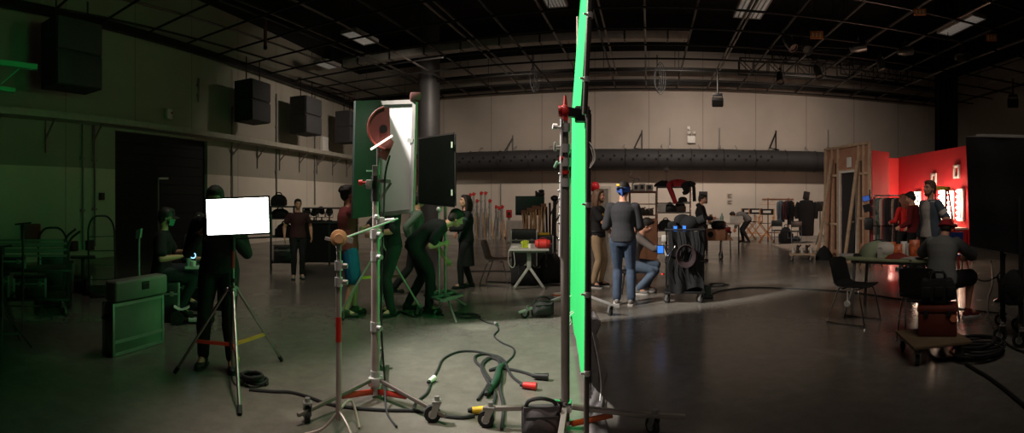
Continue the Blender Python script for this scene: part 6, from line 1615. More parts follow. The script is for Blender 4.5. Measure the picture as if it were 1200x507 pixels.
cable([(833, 345), (850, 340), (880, 337), (920, 338), (960, 340), (1000, 343), (1050, 350), (1090, 356), (1132, 363), (1180, 368)], 'long thin dark cable across the floor from the camera cart to the right', .009)

# timber-topped shelf unit with odds and ends
r = 15.8; f = Fr(755, r); t = f.thing('shelf_unit', 'brown-topped shelf unit by the back wall behind the bandana person', 'shelves')
L = lambda x, y, dy=0: f.q(x, y, dy); k_ = r/600
x0, x1 = L(738, 0).x, L(769, 0).x; zt = L(755, 225).z; W_s = x1-x0; xm = (x0+x1)/2
brn = M('brown_timber', (128, 86, 58), .6, var=.2)
mb = MB(); mb.box((xm, 0, zt), (W_s+.06, .5, .06), bev=.008); mb.build('top', brn, t)
for sx in (x0, x1):
    for sy in (-.22, .22): mb = MB(); mb.bar((sx, sy, 0), (sx, sy, zt-.02), .05, .05); mb.build('post', brn, t)
for z in (.3, .75, L(755, 252).z, L(755, 239).z): mb = MB(); mb.box((xm, 0, z), (W_s, .44, .03)); mb.build('shelf', brn, t)
W1 = WM[t.name]
def put(t, p): return WM[t.name] @ V(p)
pale = M('pale_grey_plastic', (190, 186, 178), .4)
for x, w, h, lab in ((745.5, .16, .2, 'small pale carton on the brown-topped shelf unit, leftmost'), (752.5, .2, .22, 'pale box with a dark front on the brown-topped shelf unit, middle'), (761, .22, .2, 'pale box on the right end of the brown-topped shelf unit')):
    q = put(t, (L(x, 0).x, -.05, zt+.031)); mb = MB(); mb.mat(0).box(q+V((0, 0, h/2)), (w, .18, h), -azi(755), bev=.008); mb.mat(1).box(q+V((0, 0, h*.55)) - V((sin(azi(755)), cos(azi(755)), 0))*.092, (w*.5, .008, h*.55), -azi(755))
    tag(mb.build('shelf_box', [pale, dsteel]), lab, 'box', 'boxes on the brown-topped shelf unit')
q = put(t, (L(741, 0).x, 0, zt+.031)); mb = MB(); mb.lathe(q, [(.1, 0), (.1, .03), (.02, .05), (.02, .2)], 14); mb.tube(smooth_path([q+V((0, 0, .2)), q+V((.08, 0, .38)), q+V((-.1, 0, .45)), q+V((-.04, 0, .62))], 4), .02, 7); mb.bar(q+V((-.02, 0, .3)), q+V((.2, 0, .42)), .03, .03); mb.cyl(q+V((.18, 0, .42)), q+V((.25, 0, .35)), .04, .06, n=10)
tag(mb.build('desk_lamp', steel), 'thin jointed lamp on the left end of the brown-topped shelf unit', 'lamp')
q = put(t, (L(752, 0).x, -.02, L(755, 252).z+.016)); rnd = random.Random(3)
for k in range(5):
    qq = put(t, (L(743+k*5, 0).x, -.02, L(755, 252).z+.016)); s = .1+.03*rnd.random()
    mb = MB(); mb.box(qq+V((0, 0, s*.7)), (s*1.3, s, s*1.4), -azi(755)+rnd.random()*.3, bev=.012); mb.ball(qq+V((0, 0, s*1.5)), (s*.5, s*.5, s*.35)); mb.cyl(qq+V((0, 0, s*1.4)), qq+V((s*.7, -.03, s*1.9)), .02, n=8)
    tag(mb.build('gadget', M('gadget_%d' % (k % 3), ((60, 58, 54), (92, 84, 72), (44, 46, 44))[k % 3], .5)), ('dark gadget on the middle shelf of the brown-topped unit, leftmost', 'tan gadget on the middle shelf of the brown-topped unit, second from left', 'dark gadget in the centre of the middle shelf of the brown-topped unit', 'dark gadget on the middle shelf of the brown-topped unit, second from right', 'tan gadget on the middle shelf of the brown-topped unit, rightmost')[k], 'gadget', 'gadgets on the middle shelf')
mb = MB(); c = PZ(757, 13.2, 0); z1 = HC+(HZ-256)/F*13.2
mb.mat(0).box((0, 0, z1/2), (.56, .5, z1), bev=.01); mb.mat(1).box((0, -.252, z1/2), (.06, .006, z1)); mb.box((0, 0, z1+.002), (.06, .5, .006)); mb.xf(rotz(-azi(757)), c)
tag(mb.build('cardboard_box', [M('cardboard', (136, 92, 66), .85), M('parcel_tape', (120, 84, 60), .4)]), 'tall brown cardboard box behind the crouched person', 'box')
# red round thing behind the long-haired man
r = 20; c = PZ(697, r, 0); z = HC+(HZ-219)/F*r; t = thing('red_balloon', 'round red balloon on a stand behind the long-haired person', 'balloon', tuple(c), -azi(697))
mb = MB(); mb.ball((0, 0, z), (.19, .19, .21), None, 20, 14); mb.cyl((0, 0, z-.23), (0, 0, z-.19), .03, .01, n=8); mb.build('ball', M('balloon_red', (200, 24, 34), .35), t)
mb = MB(); mb.cyl((0, 0, .0), (0, 0, z-.2), .015, n=8); mb.lathe((0, 0, 0), [(.18, 0), (.18, .03), (.02, .05)], 14); mb.build('stick', steel, t)
# wire shelf with clothes thrown on top
r = 14.6; f = Fr(790, r); t = f.thing('wire_shelf', 'chrome wire shelf with dark and red clothes thrown on top', 'shelves')
L = lambda x, y, dy=0: f.q(x, y, dy); x0, x1 = L(770, 0).x, L(809, 0).x; xm = (x0+x1)/2
for sx in (x0, x1):
    for sy in (-.24, .24): mb = MB(); mb.cyl((sx, sy, 0), (sx, sy, L(790, 218.5).z), .018, n=10); mb.build('post', chrome, t)
shz = [.25, .7, L(790, 249).z, L(790, 238).z, L(790, 219.5).z]
for z in shz:
    mb = MB()
    for sy in (-.24, .24): mb.bar((x0, sy, z), (x1, sy, z), .015, .03)
    for sx in (x0, x1): mb.bar((sx, -.24, z), (sx, .24, z), .015, .03)
    for k in range(15): mb.cyl((x0+(x1-x0)*(k+.5)/15, -.24, z+.01), (x0+(x1-x0)*(k+.5)/15, .24, z+.01), .006, n=5)
    mb.build('shelf', chrome, t)
def heap(c, s, label, m, cat, name, yaw=0, seed=1):
    rnd = random.Random(seed); mb = MB(); n = 26; rows = []
    vs = []
    for i in range(12):
        ph = pi/2*i/11
        rows.append([V((cos(a)*s[0]/2*cos(ph)*(1+.18*mnoise.noise(V((cos(a)*2+seed, sin(a)*2, ph)))), sin(a)*s[1]/2*cos(ph)*(1+.18*mnoise.noise(V((cos(a)*2, sin(a)*2+seed, ph)))), sin(ph)*s[2]*(1+.25*mnoise.noise(V((cos(a)*1.5, sin(a)*1.5, seed+ph*2)))))) for a in (2*pi*j/n for j in range(n))])
    mb.rings(rows); mb.xf(rotz(yaw), c); return tag(mb.build(name, m), label, cat)
heap(put(t, (L(777, 0).x, 0, shz[4]+.02)), (.52, .42, .17), 'black clothes in a heap on the left of the wire shelf top', blackcloth, 'clothes', 'clothes_heap', .1, 2)
redj = M('red_jacket_cloth', (150, 28, 36), .85, bump=.2)
q = put(t, (L(795, 0).x, -.02, shz[4]+.02)); Rq = rotz(-azi(790)); mb = MB(); rows = []
for i in range(12):
    ph = pi/2*i/11; rows.append([V((cos(a)*.36*cos(ph)*(1+.12*sin(3*a)), sin(a)*.22*cos(ph), sin(ph)*.19*(1+.15*sin(5*a)))) for a in (2*pi*j/26 for j in range(26))])
mb.rings(rows)
mb.tube(smooth_path([V((-.22, -.2, .10)), V((-.26, -.30, .03)), V((-.20, -.30, -.15)), V((-.12, -.30, -.36)), V((-.08, -.30, -.48))], 5), [.05, .06, .07, .075, .08, .08, .08, .08, .078, .076, .075, .074, .072, .07, .068, .066, .064, .062, .06, .055, .05], 12)
mb.xf(Rq, q); tag(mb.build('red_jacket', redj), 'dark red jacket with a sleeve hanging from the wire shelf top', 'jacket')
mb = MB(); q = put(t, (L(803, 0).x, -.04, shz[4]+.02)); rows = []
mb.tube(smooth_path([V((-.05, -.27, .10)), V((.0, -.31, .0)), V((.02, -.31, -.14)), V((-.08, -.31, -.2))], 5), [.05, .08, .1, .1, .1, .1, .1, .1, .1, .1, .09, .08, .07, .06, .05, .04], 12); mb.tube(smooth_path([V((.12, -.2, .12)), V((.22, -.28, .02)), V((.24, -.30, -.2)), V((.25, -.30, -.42))], 5), [.05]*16, 10); mb.ball((.1, -.08, .07), (.2, .18, .09)); mb.xf(Rq, q)
tag(mb.build('black_jacket', blackcloth), 'black jacket hanging off the right end of the wire shelf top', 'jacket')
mb = MB(); q = put(t, (L(800, 0).x, -.1, shz[3]+.02)); mb.lathe((0, 0, 0), [(.19, 0), (.2, .015), (.13, .03), (.12, .12), (.06, .16), (.001, .165)], 18); mb.xf(Rq, q); tag(mb.build('hat', blackcloth), 'black hat on the second shelf of the wire shelf', 'hat')
t2 = thing('storage_bin', 'pale storage bin on the left of the wire shelf', 'bin', tuple(put(t, (L(775.5, 0).x, -.02, shz[2]+.017))), -azi(790))
mb = MB(); mb.prism([(-.11, 0), (.11, 0), (.125, .2), (-.125, .2)], -.18, .18); mb.build('tub', pale, t2); mb = MB(); mb.box((0, 0, .215), (.27, .39, .03), bev=.01); mb.build('lid', white, t2)
for k, (x, zi, s, lab) in enumerate(((785, 2, (.34, .3, .24), 'dark case on the wire shelf beside the pale bin'), (797, 2, (.3, .3, .3), 'brown-black bag on the right of the wire shelf'), (780, 1, (.4, .36, .3), 'dark bag on the lower left of the wire shelf'), (797, 1, (.36, .36, .34), 'dark bag on the lower right of the wire shelf'))):
    gearlump(put(t, (L(x, 0).x, 0, shz[zi]+.017)), s, lab, .1*k, (cases, M('brown_black', (58, 44, 38), .8), blackcloth, cases)[k])
mb = MB(); q = put(t, (L(781, 0).x, .1, shz[4]+.02)); mb.cyl(q, q+V((0, 0, .42)), .02, n=8); mb.ball(q+V((0, 0, .5)), (.09, .09, .09)); mb.cyl(q+V((0, 0, 0)), q+V((0, 0, .02)), .1, n=14); tag(mb.build('small_stand', steel), 'little stand with a round knob on top of the wire shelf', 'stand')

# desk with clutter behind the black cart, rolling wooden crate
r = 15.5; f = Fr(858, r); t = f.thing('long_desk', 'long pale desk against the back area with clutter on top', 'desk')
L = lambda x, y, dy=0: f.q(x, y, dy); x0, x1 = L(826, 0).x, L(868, 0).x; zt = L(850, 262).z
mb = MB(); mb.box(((x0+x1)/2, 0, zt), (x1-x0, .7, .035), bev=.006); mb.build('desktop', M('desk_pale', (176, 166, 154), .6), t)
for x in (x0+.06, x1-.06):
    for y in (-.3, .3): mb = MB(); mb.bar((x, y, 0), (x, y, zt-.02), .04, .04); mb.build('leg', dsteel, t)
for x, h, w, lab, m in ((833, .26, .2, 'tan bottle-shaped jar on the long desk, leftmost', plywood), (839, .14, .28, 'low pale box on the long desk', pale), (846, .3, .1, 'tall narrow bottle on the long desk', M('bottle_plastic', (130, 160, 150), .15)), (863, .2, .4, 'pale folded screen board on the right end of the long desk', pale)):
    q = put(t, (L(x, 0).x, 0, zt+.018)); mb = MB()
    if w < .25: mb.lathe(q, [(w*.45, 0), (w*.5, .02), (w*.5, h*.65), (w*.22, h*.85), (w*.22, h), (.001, h)], 14)
    else: mb.box(q+V((0, 0, h/2)), (w, .2, h), -azi(858), bev=.012); mb.box(q+V((0, -.05, h+.01)), (w*.8, .1, .02), -azi(858), bev=.004)
    tag(mb.build('desk_item', m), lab, 'desk item')
r = 13.6; f = Fr(834, r); t = f.thing('wooden_crate_trolley', 'brown wooden crate with an oval handle hole on black wheels', 'crate')
L = lambda x, y, dy=0: f.q(x, y, dy); x0, x1 = L(820, 0).x, L(850, 0).x; z0, z1 = L(834, 281).z, L(834, 268).z
cr_ = M('crate_wood', (132, 88, 60), .65, var=.25, scale=8); w = x1-x0; xm = (x0+x1)/2
mb = MB(); mb.box((xm, 0, (z0+z1)/2), (w, .55, z1-z0), bev=.01); mb.build('box', cr_, t)
for sy in (-1,): mb = MB(); mb.lathe((xm-.05, -.277, (z0+z1)/2+.02), [(.001, 0), (.075, 0), (.075, .008), (.001, .008)], 18, rotx(pi/2)); mb.build('handle_hole', M('hole_black', (6, 6, 6), .9), t)
mb = MB(); mb.prism([(xm+w/2-.02, z0), (xm+w/2+.2, z0), (xm+w/2-.02, z1)], -.2, .2); mb.build('side_flap', cr_, t)
for sx in (-1, 1):
    for sy in (-.2, .2): castor(None, t, WM[t.name] @ V((xm+sx*(w/2-.1), sy, z0)), .08, .2)
c = put(t, (L(842, 0).x, 0, z1)); mb = MB(); mb.lathe(c, [(.001, 0), (.16, 0), (.2, .06), (.2, .17), (.15, .21), (.001, .22)], 20); mb.tube(smooth_path([c+V((-.2, 0, .12)), c+V((-.26, 0, .15)), c+V((-.2, 0, .17))], 3), .015, 6); tag(mb.build('cooking_pot', black), 'round black pot standing on the wooden crate', 'pot')
c = PZ(850, 14.4, 0); t = thing('red_tool_box', 'small red tool box on a short stool right of the wooden crate', 'tool box', tuple(c), -azi(850)); zz = HC+(HZ-272)/F*14.4
for sx in (-1, 1):
    for sy in (-1, 1): mb = MB(); mb.bar((sx*.15, sy*.14, 0), (sx*.13, sy*.12, zz), .03, .03); mb.build('leg', dsteel, t)
mb = MB(); mb.box((0, 0, zz), (.36, .34, .03)); mb.build('stool_top', dsteel, t); mb = MB(); mb.box((0, 0, zz+.08), (.3, .2, .13), bev=.012); mb.build('box', redp, t); mb = MB(); mb.tube(smooth_path([(-.07, 0, zz+.14), (-.06, 0, zz+.18), (.06, 0, zz+.18), (.07, 0, zz+.14)], 4), .01, 6); mb.build('handle', black, t)

# folding director chairs
dwood = M('director_wood', (206, 140, 84), .55, var=.15); dback = M('director_canvas', (32, 30, 30), .9)
def director(f, label, yaw):
    t = f.thing('director_chair', label, 'director chair', 'director chairs by the back wall', yaw); w = .27; zs = .72; za = .95; zt = 1.26
    for sy in (-1, 1):
        for s in (-1, 1): mb = MB(); mb.bar((s*w, sy*.2, .02), (-s*w, sy*.2, zs), .045, .03); mb.build('cross_leg', dwood, t)
    for s in (-1, 1):
        mb = MB(); mb.bar((s*w, -.24, .02), (s*w, .24, .02), .04, .035); mb.build('foot_rail', dwood, t)
        mb = MB(); mb.bar((s*w, -.25, zs), (s*w, .25, zs), .04, .035); mb.build('seat_rail', dwood, t)
        mb = MB(); mb.bar((s*w, -.26, za), (s*w, .26, za), .055, .025); mb.bar((s*w, -.2, zs), (s*w, -.2, za), .035, .035); mb.build('armrest', dwood, t)
        mb = MB(); mb.bar((s*w, .2, zs), (s*w, .22, zt), .035, .035); mb.build('back_post', dwood, t)
    mb = MB(); mb.sheet(lambda a, b: ((a-.5)*2*w, (b-.5)*.44, zs+.012-.03*sin(pi*a)), 10, 4, .006); mb.build('seat', dback, t)
    mb = MB(); mb.sheet(lambda a, b: ((a-.5)*2*(w+.02), .22+.015*sin(pi*a), zt-.24+.23*b), 10, 4, .01); bk_ = mb.build('backrest', dback, t)
    mb = MB(); mb.box((0, .222, zt-.12), (.30, .01, .09)); mb.build('pale_label', white, bk_, frm=t)
    mb = MB(); mb.bar((-w, -.22, .26), (w, -.22, .26), .05, .025); mb.build('foot_rest', dwood, t)
for x, r, yaw, lab in ((877.5, 20.4, .15, 'folding director chair on the left of three, partly behind the doubled-over person'), (885.5, 20.3, .0, 'folding director chair in the middle of three'), (898, 18.9, -.12, 'folding director chair on the right of three, beside the clothes rail')):
    director(Fr(x, r+.5), lab, yaw)

# coat rail with garments, dark coat on a form
def garment(t, x, y, ztop, ln, w, m, name='garment', yaw=0.0, d=.10, seed=0):
    def sec(z_, f_):
        return [V((cos(a)*w/2*f_*(1+.10*sin(4*a+seed+z_*5)), sin(a)*d*(.5+.5*f_)*(1+.12*sin(5*a+seed)), 0)) for a in (2*pi*j/18 for j in range(18))]
    rows = []
    for i in range(10):
        u = i/9; f_ = (.35 if i == 0 else .85 if i == 1 else .92+.2*u); z_ = ztop-.03-u*ln
        rows.append([V((x, y, z_)) + rotz(yaw) @ p for p in sec(u, f_)])
    mb = MB(); mb.rings(rows)
    R = rotz(yaw)
    for s in (-1, 1):
        a_ = V((x, y, ztop-.08)) + R @ V((s*w*.42, 0, 0)); mb.tube(smooth_path([a_, a_+R @ V((s*.06, -.01, -.18)), a_+R @ V((s*.07, -.02, -.45)), a_+R @ V((s*.05, -.02, -.58))], 4), [.05, .055, .055, .053, .05, .05, .048, .046, .045, .044, .042, .04, .04], 10)
    return mb.build(name, m, None, smooth=50), rows
def hanger_at(t, x, y, z, yaw):
    pass
r = 20.3; f = Fr(911, r); t = f.thing('clothes_rail', 'brown clothes rail on posts near the director chairs', 'clothes rail')
L = lambda x, y, dy=0: f.q(x, y, dy); x0, x1 = L(893, 0).x, L(930, 0).x; zr = L(911, 233.5).z
mb = MB(); mb.cyl((x0, 0, zr), (x1, 0, zr), .035, n=12); mb.build('rail', brn, t)
for x in (L(900, 0).x, L(924, 0).x):
    mb = MB(); mb.bar((x, 0, .05), (x, 0, zr+.06), .05, .05); mb.build('post', brn, t)
    mb = MB(); mb.bar((x, -.3, .04), (x, .3, .04), .06, .06); mb.build('foot', brn, t)
mb = MB(); mb.bar((L(900, 0).x, 0, .3), (L(924, 0).x, 0, .3), .04, .04); mb.build('lower_bar', brn, t)
for x in (896, 905, 928):
    mb = MB(); xx = L(x, 0).x; mb.tube(smooth_path([(xx, 0, zr+.04), (xx+.03, 0, zr+.03), (xx, 0, zr-.06)], 4), .008, 5); mb.tube([(xx, 0, zr-.06), (xx-.2, 0, zr-.2), (xx+.2, 0, zr-.2), (xx, 0, zr-.06)], .010, 5); mb.build('hanger', dwood, t)
for x, ln, w, m, lab in ((915, .85, .34, M('grey_blue_cloth', (92, 102, 112), .9), 'grey-blue garment on the brown clothes rail'), (922, .75, .40, M('maroon_cloth', (70, 34, 36), .9), 'dark maroon garment on the brown clothes rail'), (926.5, .95, .3, blackcloth, 'black garment at the right end of the brown clothes rail')):
    o, _ = garment(t, L(x, 0).x, 0, zr-.02, ln, w, m, yaw=.9)
    Wd = WM[t.name]; o.data.transform(Matrix.Translation(o.location)); 
    o.data.transform(Matrix.Rotation(f.rz, 4, 'Z')); o.location = f.o; tag(o, lab, 'garment', 'garments on the brown clothes rail')
c = PZ(945, 19, 0); t = thing('dress_form', 'tall dark coat on a flat-topped dress form beside the brown clothes rail', 'dress form', tuple(c), -azi(945)); s = 19/600
z = lambda y: HC+(HZ-y)*s
mb = MB(); rows = []
for i, (y, w, d) in enumerate([(227.5, .16, .06), (234, .17, .07), (235, .46, .13), (240, .62, .17), (250, .64, .19), (262, .58, .2), (272, .56, .2), (276, .5, .18)]):
    rows.append([(cos(a)*w/2*1.0*(1+.03*sin(a*6+i)), sin(a)*d, max(.04, z(y))) for a in (2*pi*j/22 for j in range(22))])
mb.rings(rows); mb.build('coat', blackcloth, t)
mb = MB(); mb.box((0, -.02, z(229)), (.24, .1, .30), roty(.16), bev=.02); mb.build('flat_hat', black, t); mb = MB(); mb.lathe((0, 0, 0), [(.26, 0), (.26, .03), (.04, .06)], 16); mb.build('base', dsteel, t)
for s_ in (-1, 1): mb = MB(); mb.tube(smooth_path([(s_*.28, 0, z(237)), (s_*.36, -.02, z(245)), (s_*.36, -.05, z(256))], 4), [.08, .085, .085, .085, .08, .08, .075, .07, .065], 12); mb.build('sleeve', blackcloth, t)
# metal chairs below the clothes
def simple_chair(f, label, yaw, m, ms):
    t = f.thing('metal_chair', label, 'chair', 'metal chairs by the brown clothes rail', yaw)
    mb = MB(); mb.box((0, 0, .45), (.42, .42, .04), bev=.012); mb.build('seat', ms, t); mb = MB(); mb.box((0, .21, .72), (.42, .03, .22), bev=.012); mb.build('backrest', ms, t)
    for sx in (-1, 1):
        mb = MB(); mb.cyl((sx*.19, -.18, .44), (sx*.2, -.22, 0), .014, n=8); mb.build('leg', m, t)
        mb = MB(); mb.tube(smooth_path([(sx*.2, .26, 0), (sx*.19, .19, .45), (sx*.19, .22, .83)], 4), .014, 8); mb.build('leg', m, t)
    mb = MB(); mb.cyl((-.19, -.2, .2), (.19, -.2, .2), .01, n=6); mb.cyl((-.19, .22, .2), (.19, .22, .2), .01, n=6); mb.build('stretcher', m, t)
bluem = M('chair_blue_grey', (96, 108, 122), .45, .4)
simple_chair(Fr(912, 19.2), 'blue-grey metal chair under the clothes rail, left of two', 2.9, bluem, cases); simple_chair(Fr(931, 18.6), 'blue-grey metal chair left of the dark dress form', 3.5, bluem, cases)
gearlump(PZ(921, 18.9, 0), (.5, .4, .6), 'dark bag on the floor between the two blue-grey metal chairs', .2)
gearlump(G(933, 282), (.34, .26, .16), 'small dark bag on the floor in front of the clothes rail', .1)
c = PZ(961, 18, 0); t = thing('easel_stand', 'dark stand with a tilted head beside the timber set wall', 'stand', tuple(c), -azi(961))
mb = MB(); mb.cyl((0, 0, .05), (0, 0, 1.3), .02, n=8); mb.build('post', black, t); mb = MB(); mb.box((0, 0, 1.36), (.24, .12, .34), rotx(.3), bev=.02); mb.build('head', black, t)
for k in range(3): a = 2*pi*k/3; mb = MB(); mb.bar((0, 0, .5), (cos(a)*.3, sin(a)*.3, .02), .025, .02); mb.build('leg', black, t)
# pale sheet on floor
pts = [G(904, 287.5), G(968, 284.5), G(972, 293), G(925, 293)]
mb = MB(); mb.rings([[p+V((0, 0, .0)) for p in pts], [p+V((0, 0, .03)) for p in pts]]); tag(mb.build('floor_board', M('floor_board_pale', (170, 156, 142), .6)), 'thin pale board lying flat on the floor left of the timber set wall', 'board')
# small dolly loaded with hardware
r = 13.3; f = Fr(940, r); t = f.thing('furniture_dolly', 'low wooden dolly on castors loaded with small hardware', 'dolly')
k_ = r/600; w = 30*k_
for y in (-.2, 0, .2): mb = MB(); mb.box((0, y, .17), (w, .12, .03), bev=.006); mb.build('deck_board', M('dolly_wood', (176, 150, 124), .65, var=.2), t)
for s in (-1, 1): mb = MB(); mb.box((s*(w/2-.07), 0, .14), (.08, .5, .035), bev=.006); mb.build('cross_batten', M('dolly_wood', (176, 150, 124), .65, var=.2), t)
for sx in (-1, 1):
    for sy in (-1, 1): castor(None, t, WM[t.name] @ V((sx*(w/2-.09), sy*.18, .14)), .045, .5)
rnd = random.Random(5); labs = ['leftmost', 'second from left', 'in the middle', 'second from right', 'rightmost']
for k in range(5):
    q = WM[t.name] @ V((-w/2+.1+k*(w-.2)/4, -.02, .186)); h = .12+.06*(k % 2)
    mb = MB(); mb.cyl(q, q+V((0, 0, h)), .045, .03, n=10); mb.bar(q+V((0, 0, h*.7)), q+V((.09, -.02, h+.03)), .03, .03); mb.ball(q+V((0, 0, h)), .035)
    tag(mb.build('clamp', dsteel if k % 2 else pale), 'small clamp on the loaded wooden dolly, '+labs[k], 'clamp', 'clamps on the wooden dolly')
heap(G(966, 304), (.46, .4, .34), 'black bag in a heap at the foot of the timber set wall', blackcloth, 'bag', 'black_bag', 0, 4)

# ================================================================ timber flat and red set
A, B = PZ(966, 14.3, 0), PZ(1020, 12.5, 0); X = (B-A).normalized(); w = (B-A).length; yaw = atan2(X.y, X.x)
t = thing('timber_set_wall', 'back of a tall timber-framed set wall with a dark doorway and raking braces', 'set wall', tuple((A+B)/2), yaw)
zt = 3.0; NX = V((0, -1, 0))
def fx(px):   # fraction along the wall for a column
    d = V((sin(azi(px)), cos(azi(px)), 0)); # intersect ray with line A-B
    den = d.x*X.y - d.y*X.x; s = (A.x*X.y - A.y*X.x)/den; p = d*s; return (p-A).dot(X) - w/2
def fz(px, py):
    d = V((sin(azi(px)), cos(azi(px)), 0)); den = d.x*X.y - d.y*X.x; s = (A.x*X.y - A.y*X.x)/den; return HC+(HZ-py)/F*s
pink = M('ply_pinkish', (176, 128, 104), .75, var=.15, scale=4); stud = M('stud_pine', (192, 164, 136), .6, var=.18, scale=7)
door_x0, door_x1 = fx(984.5), fx(1004); zd = fz(994, 201)
mb = MB()
mb.box(((-w/2+door_x0)/2, .03, zt/2), (door_x0+w/2, .015, zt)); mb.box(((w/2+door_x1)/2, .03, zt/2), (w/2-door_x1, .015, zt)); mb.box(((door_x0+door_x1)/2, .03, (zt+zd)/2), (door_x1-door_x0, .015, zt-zd)); mb.build('plywood_skin', pink, t)
def st(px, z0, z1, wd=.07, nm='stud', dy=0): mb = MB(); x = fx(px); mb.box((x, dy, (z0+z1)/2), (wd, .05, z1-z0), bev=.004); mb.build(nm, stud, t)
st(967.5, .0, zt, .10); st(975, .07, zt-.07, .05); st(982, .07, zt-.07, .07); st(1006, .07, zt-.07, .07); st(1012, .07, zt-.07, .06); st(1019, 0, zt, .10)
for z in (.035, zt-.035): mb = MB(); mb.box((0, 0, z), (w-.1, .05, .07), bev=.004); mb.build('rail', stud, t)
for (p0, p1, y) in ((968, 982, 206), (1006, 1019, 203), (968, 982, 262), (1006, 1019, 256), (983, 1005, 199.5)): mb = MB(); xa, xb_ = fx(p0), fx(p1); mb.box(((xa+xb_)/2, .0, fz((p0+p1)/2, y)), (xb_-xa, .05, .06), bev=.004); mb.build('noggin', stud, t)
for px, y0, y1 in ((978.8, 191, 292), (1009, 188, 285)):
    mb = MB(); mb.box((fx(px), .018, (fz(px, y0)+fz(px, y1))/2), (.10, .012, fz(px, y0)-fz(px, y1))); mb.build('slot_panel', M('slot_dark_ply', (88, 62, 48), .8), t)
mb = MB(); x = (door_x0+door_x1)/2
for s, xx in ((-1, door_x0), (1, door_x1)): mb.box((xx-s*.0, -.012, zd/2), (.05, .04, zd))
mb.box((x, -.012, zd), (door_x1-door_x0+.05, .04, .05)); mb.build('door_lining', white, t)
mb = MB(); mb.box((x, .05, zd/2), (door_x1-door_x0-.05, .04, zd-.03), bev=.004)
for k in range(2): mb.box((x, .028, .35+k*1.05), (door_x1-door_x0-.25, .012, .8), bev=.004)
dd = mb.build('door', M('door_charcoal', (40, 40, 42), .6), t)
mb = MB(); mb.cyl((door_x1-.12, .03, 1.0), (door_x1-.12, -.02, 1.0), .02, n=10); mb.ball((door_x1-.12, -.03, 1.0), .03); mb.build('door_knob', steel, dd, frm=t)
for pxa, ya, pxb, yb in ((976, 186, 957.5, 303), (1006.5, 188, 989.5, 308)):
    a_ = V((fx(pxa), -.04, fz(pxa, ya))); q = G(pxb, yb, .02); q = WM[t.name].inverted() @ q
    mb = MB(); mb.bar(a_, q, .05, .09, up=V((1, 0, 0)), bev=.004); mb.build('raking_brace', stud, t)
    mb = MB(); mb.bar((a_.x, -.03, .04), q, .05, .06); mb.build('foot_brace', stud, t)
mb = MB(); mb.box((fx(995), -.0, fz(995, 190)), (.22, .01, .26), bev=.004); mb.build('white_sheet', white, t)
# stand with two small tablets in front of it
c = PZ(1018, 11.6, 0); t = thing('tablet_stand', 'stand holding a small lit blue tablet above a dark one', 'stand', tuple(c), -azi(1018)); s = 11.6/600
z = lambda y: HC+(HZ-y)*s
mb = MB(); mb.cyl((0.03, 0, .02), (0.03, 0, z(222)), .018, n=10); mb.build('post', dsteel, t)
for k in range(3): a = .4+2*pi*k/3; mb = MB(); mb.bar((.03, 0, .5), (.03+cos(a)*.32, sin(a)*.32, .015), .025, .02); mb.build('leg', dsteel, t)
for (x, y, w_, h_, m) in ((1015, 232.5, .15, .11, M('tablet_blue', (48, 96, 190), .3, var=.1, emit=.35)), (1016.5, 243.5, .17, .16, M('tv_screen', (20, 24, 28), .2))):
    mb = MB(); R = roty(-.25) @ rotx(-.2); cc = V(((x-1018)*s, -.03, z(y))); mb.box(cc, (w_+.02, .015, h_+.02), R, bev=.004); tb = mb.build('tablet', black, t); mb = MB(); mb.box(cc + R @ V((0, -.009, 0)), (w_, .003, h_), R); mb.build('screen', m, tb, frm=t)
mb = MB(); mb.bar((.03, 0, z(232)), (-.03, -.02, z(232)), .02, .02); mb.bar((.03, 0, z(244)), (-.01, -.02, z(244)), .02, .02); mb.box((.0, 0, z(262)), (.2, .12, .28), bev=.03); mb.build('bracket_bag', black, t)
redw = M('red_wall_paint', (188, 26, 34), .7, var=.06, scale=2); redw2 = M('red_wall_paint_lit', (204, 40, 40), .7, var=.06, scale=2)  # second red is a lighter copy, bright lighting put into its colour
def flatwall(P0, P1, z1, m, label, name='red_set_wall', th=.06):
    X = (P1-P0).normalized(); L_ = (P1-P0).length; yaw = atan2(X.y, X.x); t = thing(name, label, 'set wall', tuple((P0+P1)/2), yaw, 'red walls of the dressing room set')
    mb = MB(); mb.box((0, th/2, z1/2), (L_, th, z1)); mb.build('panel', m, t)
    mb = MB(); mb.box((0, th+.03, z1-.05), (L_, .06, .08)); mb.box((0, th+.03, .05), (L_, .06, .08))
    for k in range(4): mb.box((-L_/2+.05+k*(L_-.1)/3, th+.03, z1/2), (.08, .055, z1-.1))
    mb.build('backing_frame', stud, t); return t, X
flatwall(PZ(1022, 12.75, 0), PZ(1042, 13.3, 0), 2.80, redw, 'nearest red set wall, joining the timber-framed wall')
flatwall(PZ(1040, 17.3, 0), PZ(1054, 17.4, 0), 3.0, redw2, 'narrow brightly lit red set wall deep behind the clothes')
PA, PB = PZ(1053.5, 17.35, 0), PZ(1136, 13.6, 0)
tw_, Xw = flatwall(PA, PB, 3.02, redw, 'long red set wall hung with empty white frames and mirrors')
LW = (PB-PA).length; Rw = atan2(Xw.y, Xw.x); Nw = V((Xw.y, -Xw.x, 0))
def onwall(px, py, off=.03):
    d = V((sin(azi(px)), cos(azi(px)), 0)); den = d.x*Xw.y - d.y*Xw.x; s = (PA.x*Xw.y - PA.y*Xw.x)/den; p = d*s; return V((p.x, p.y, HC+(HZ-py)/F*s)) + Nw*off, s
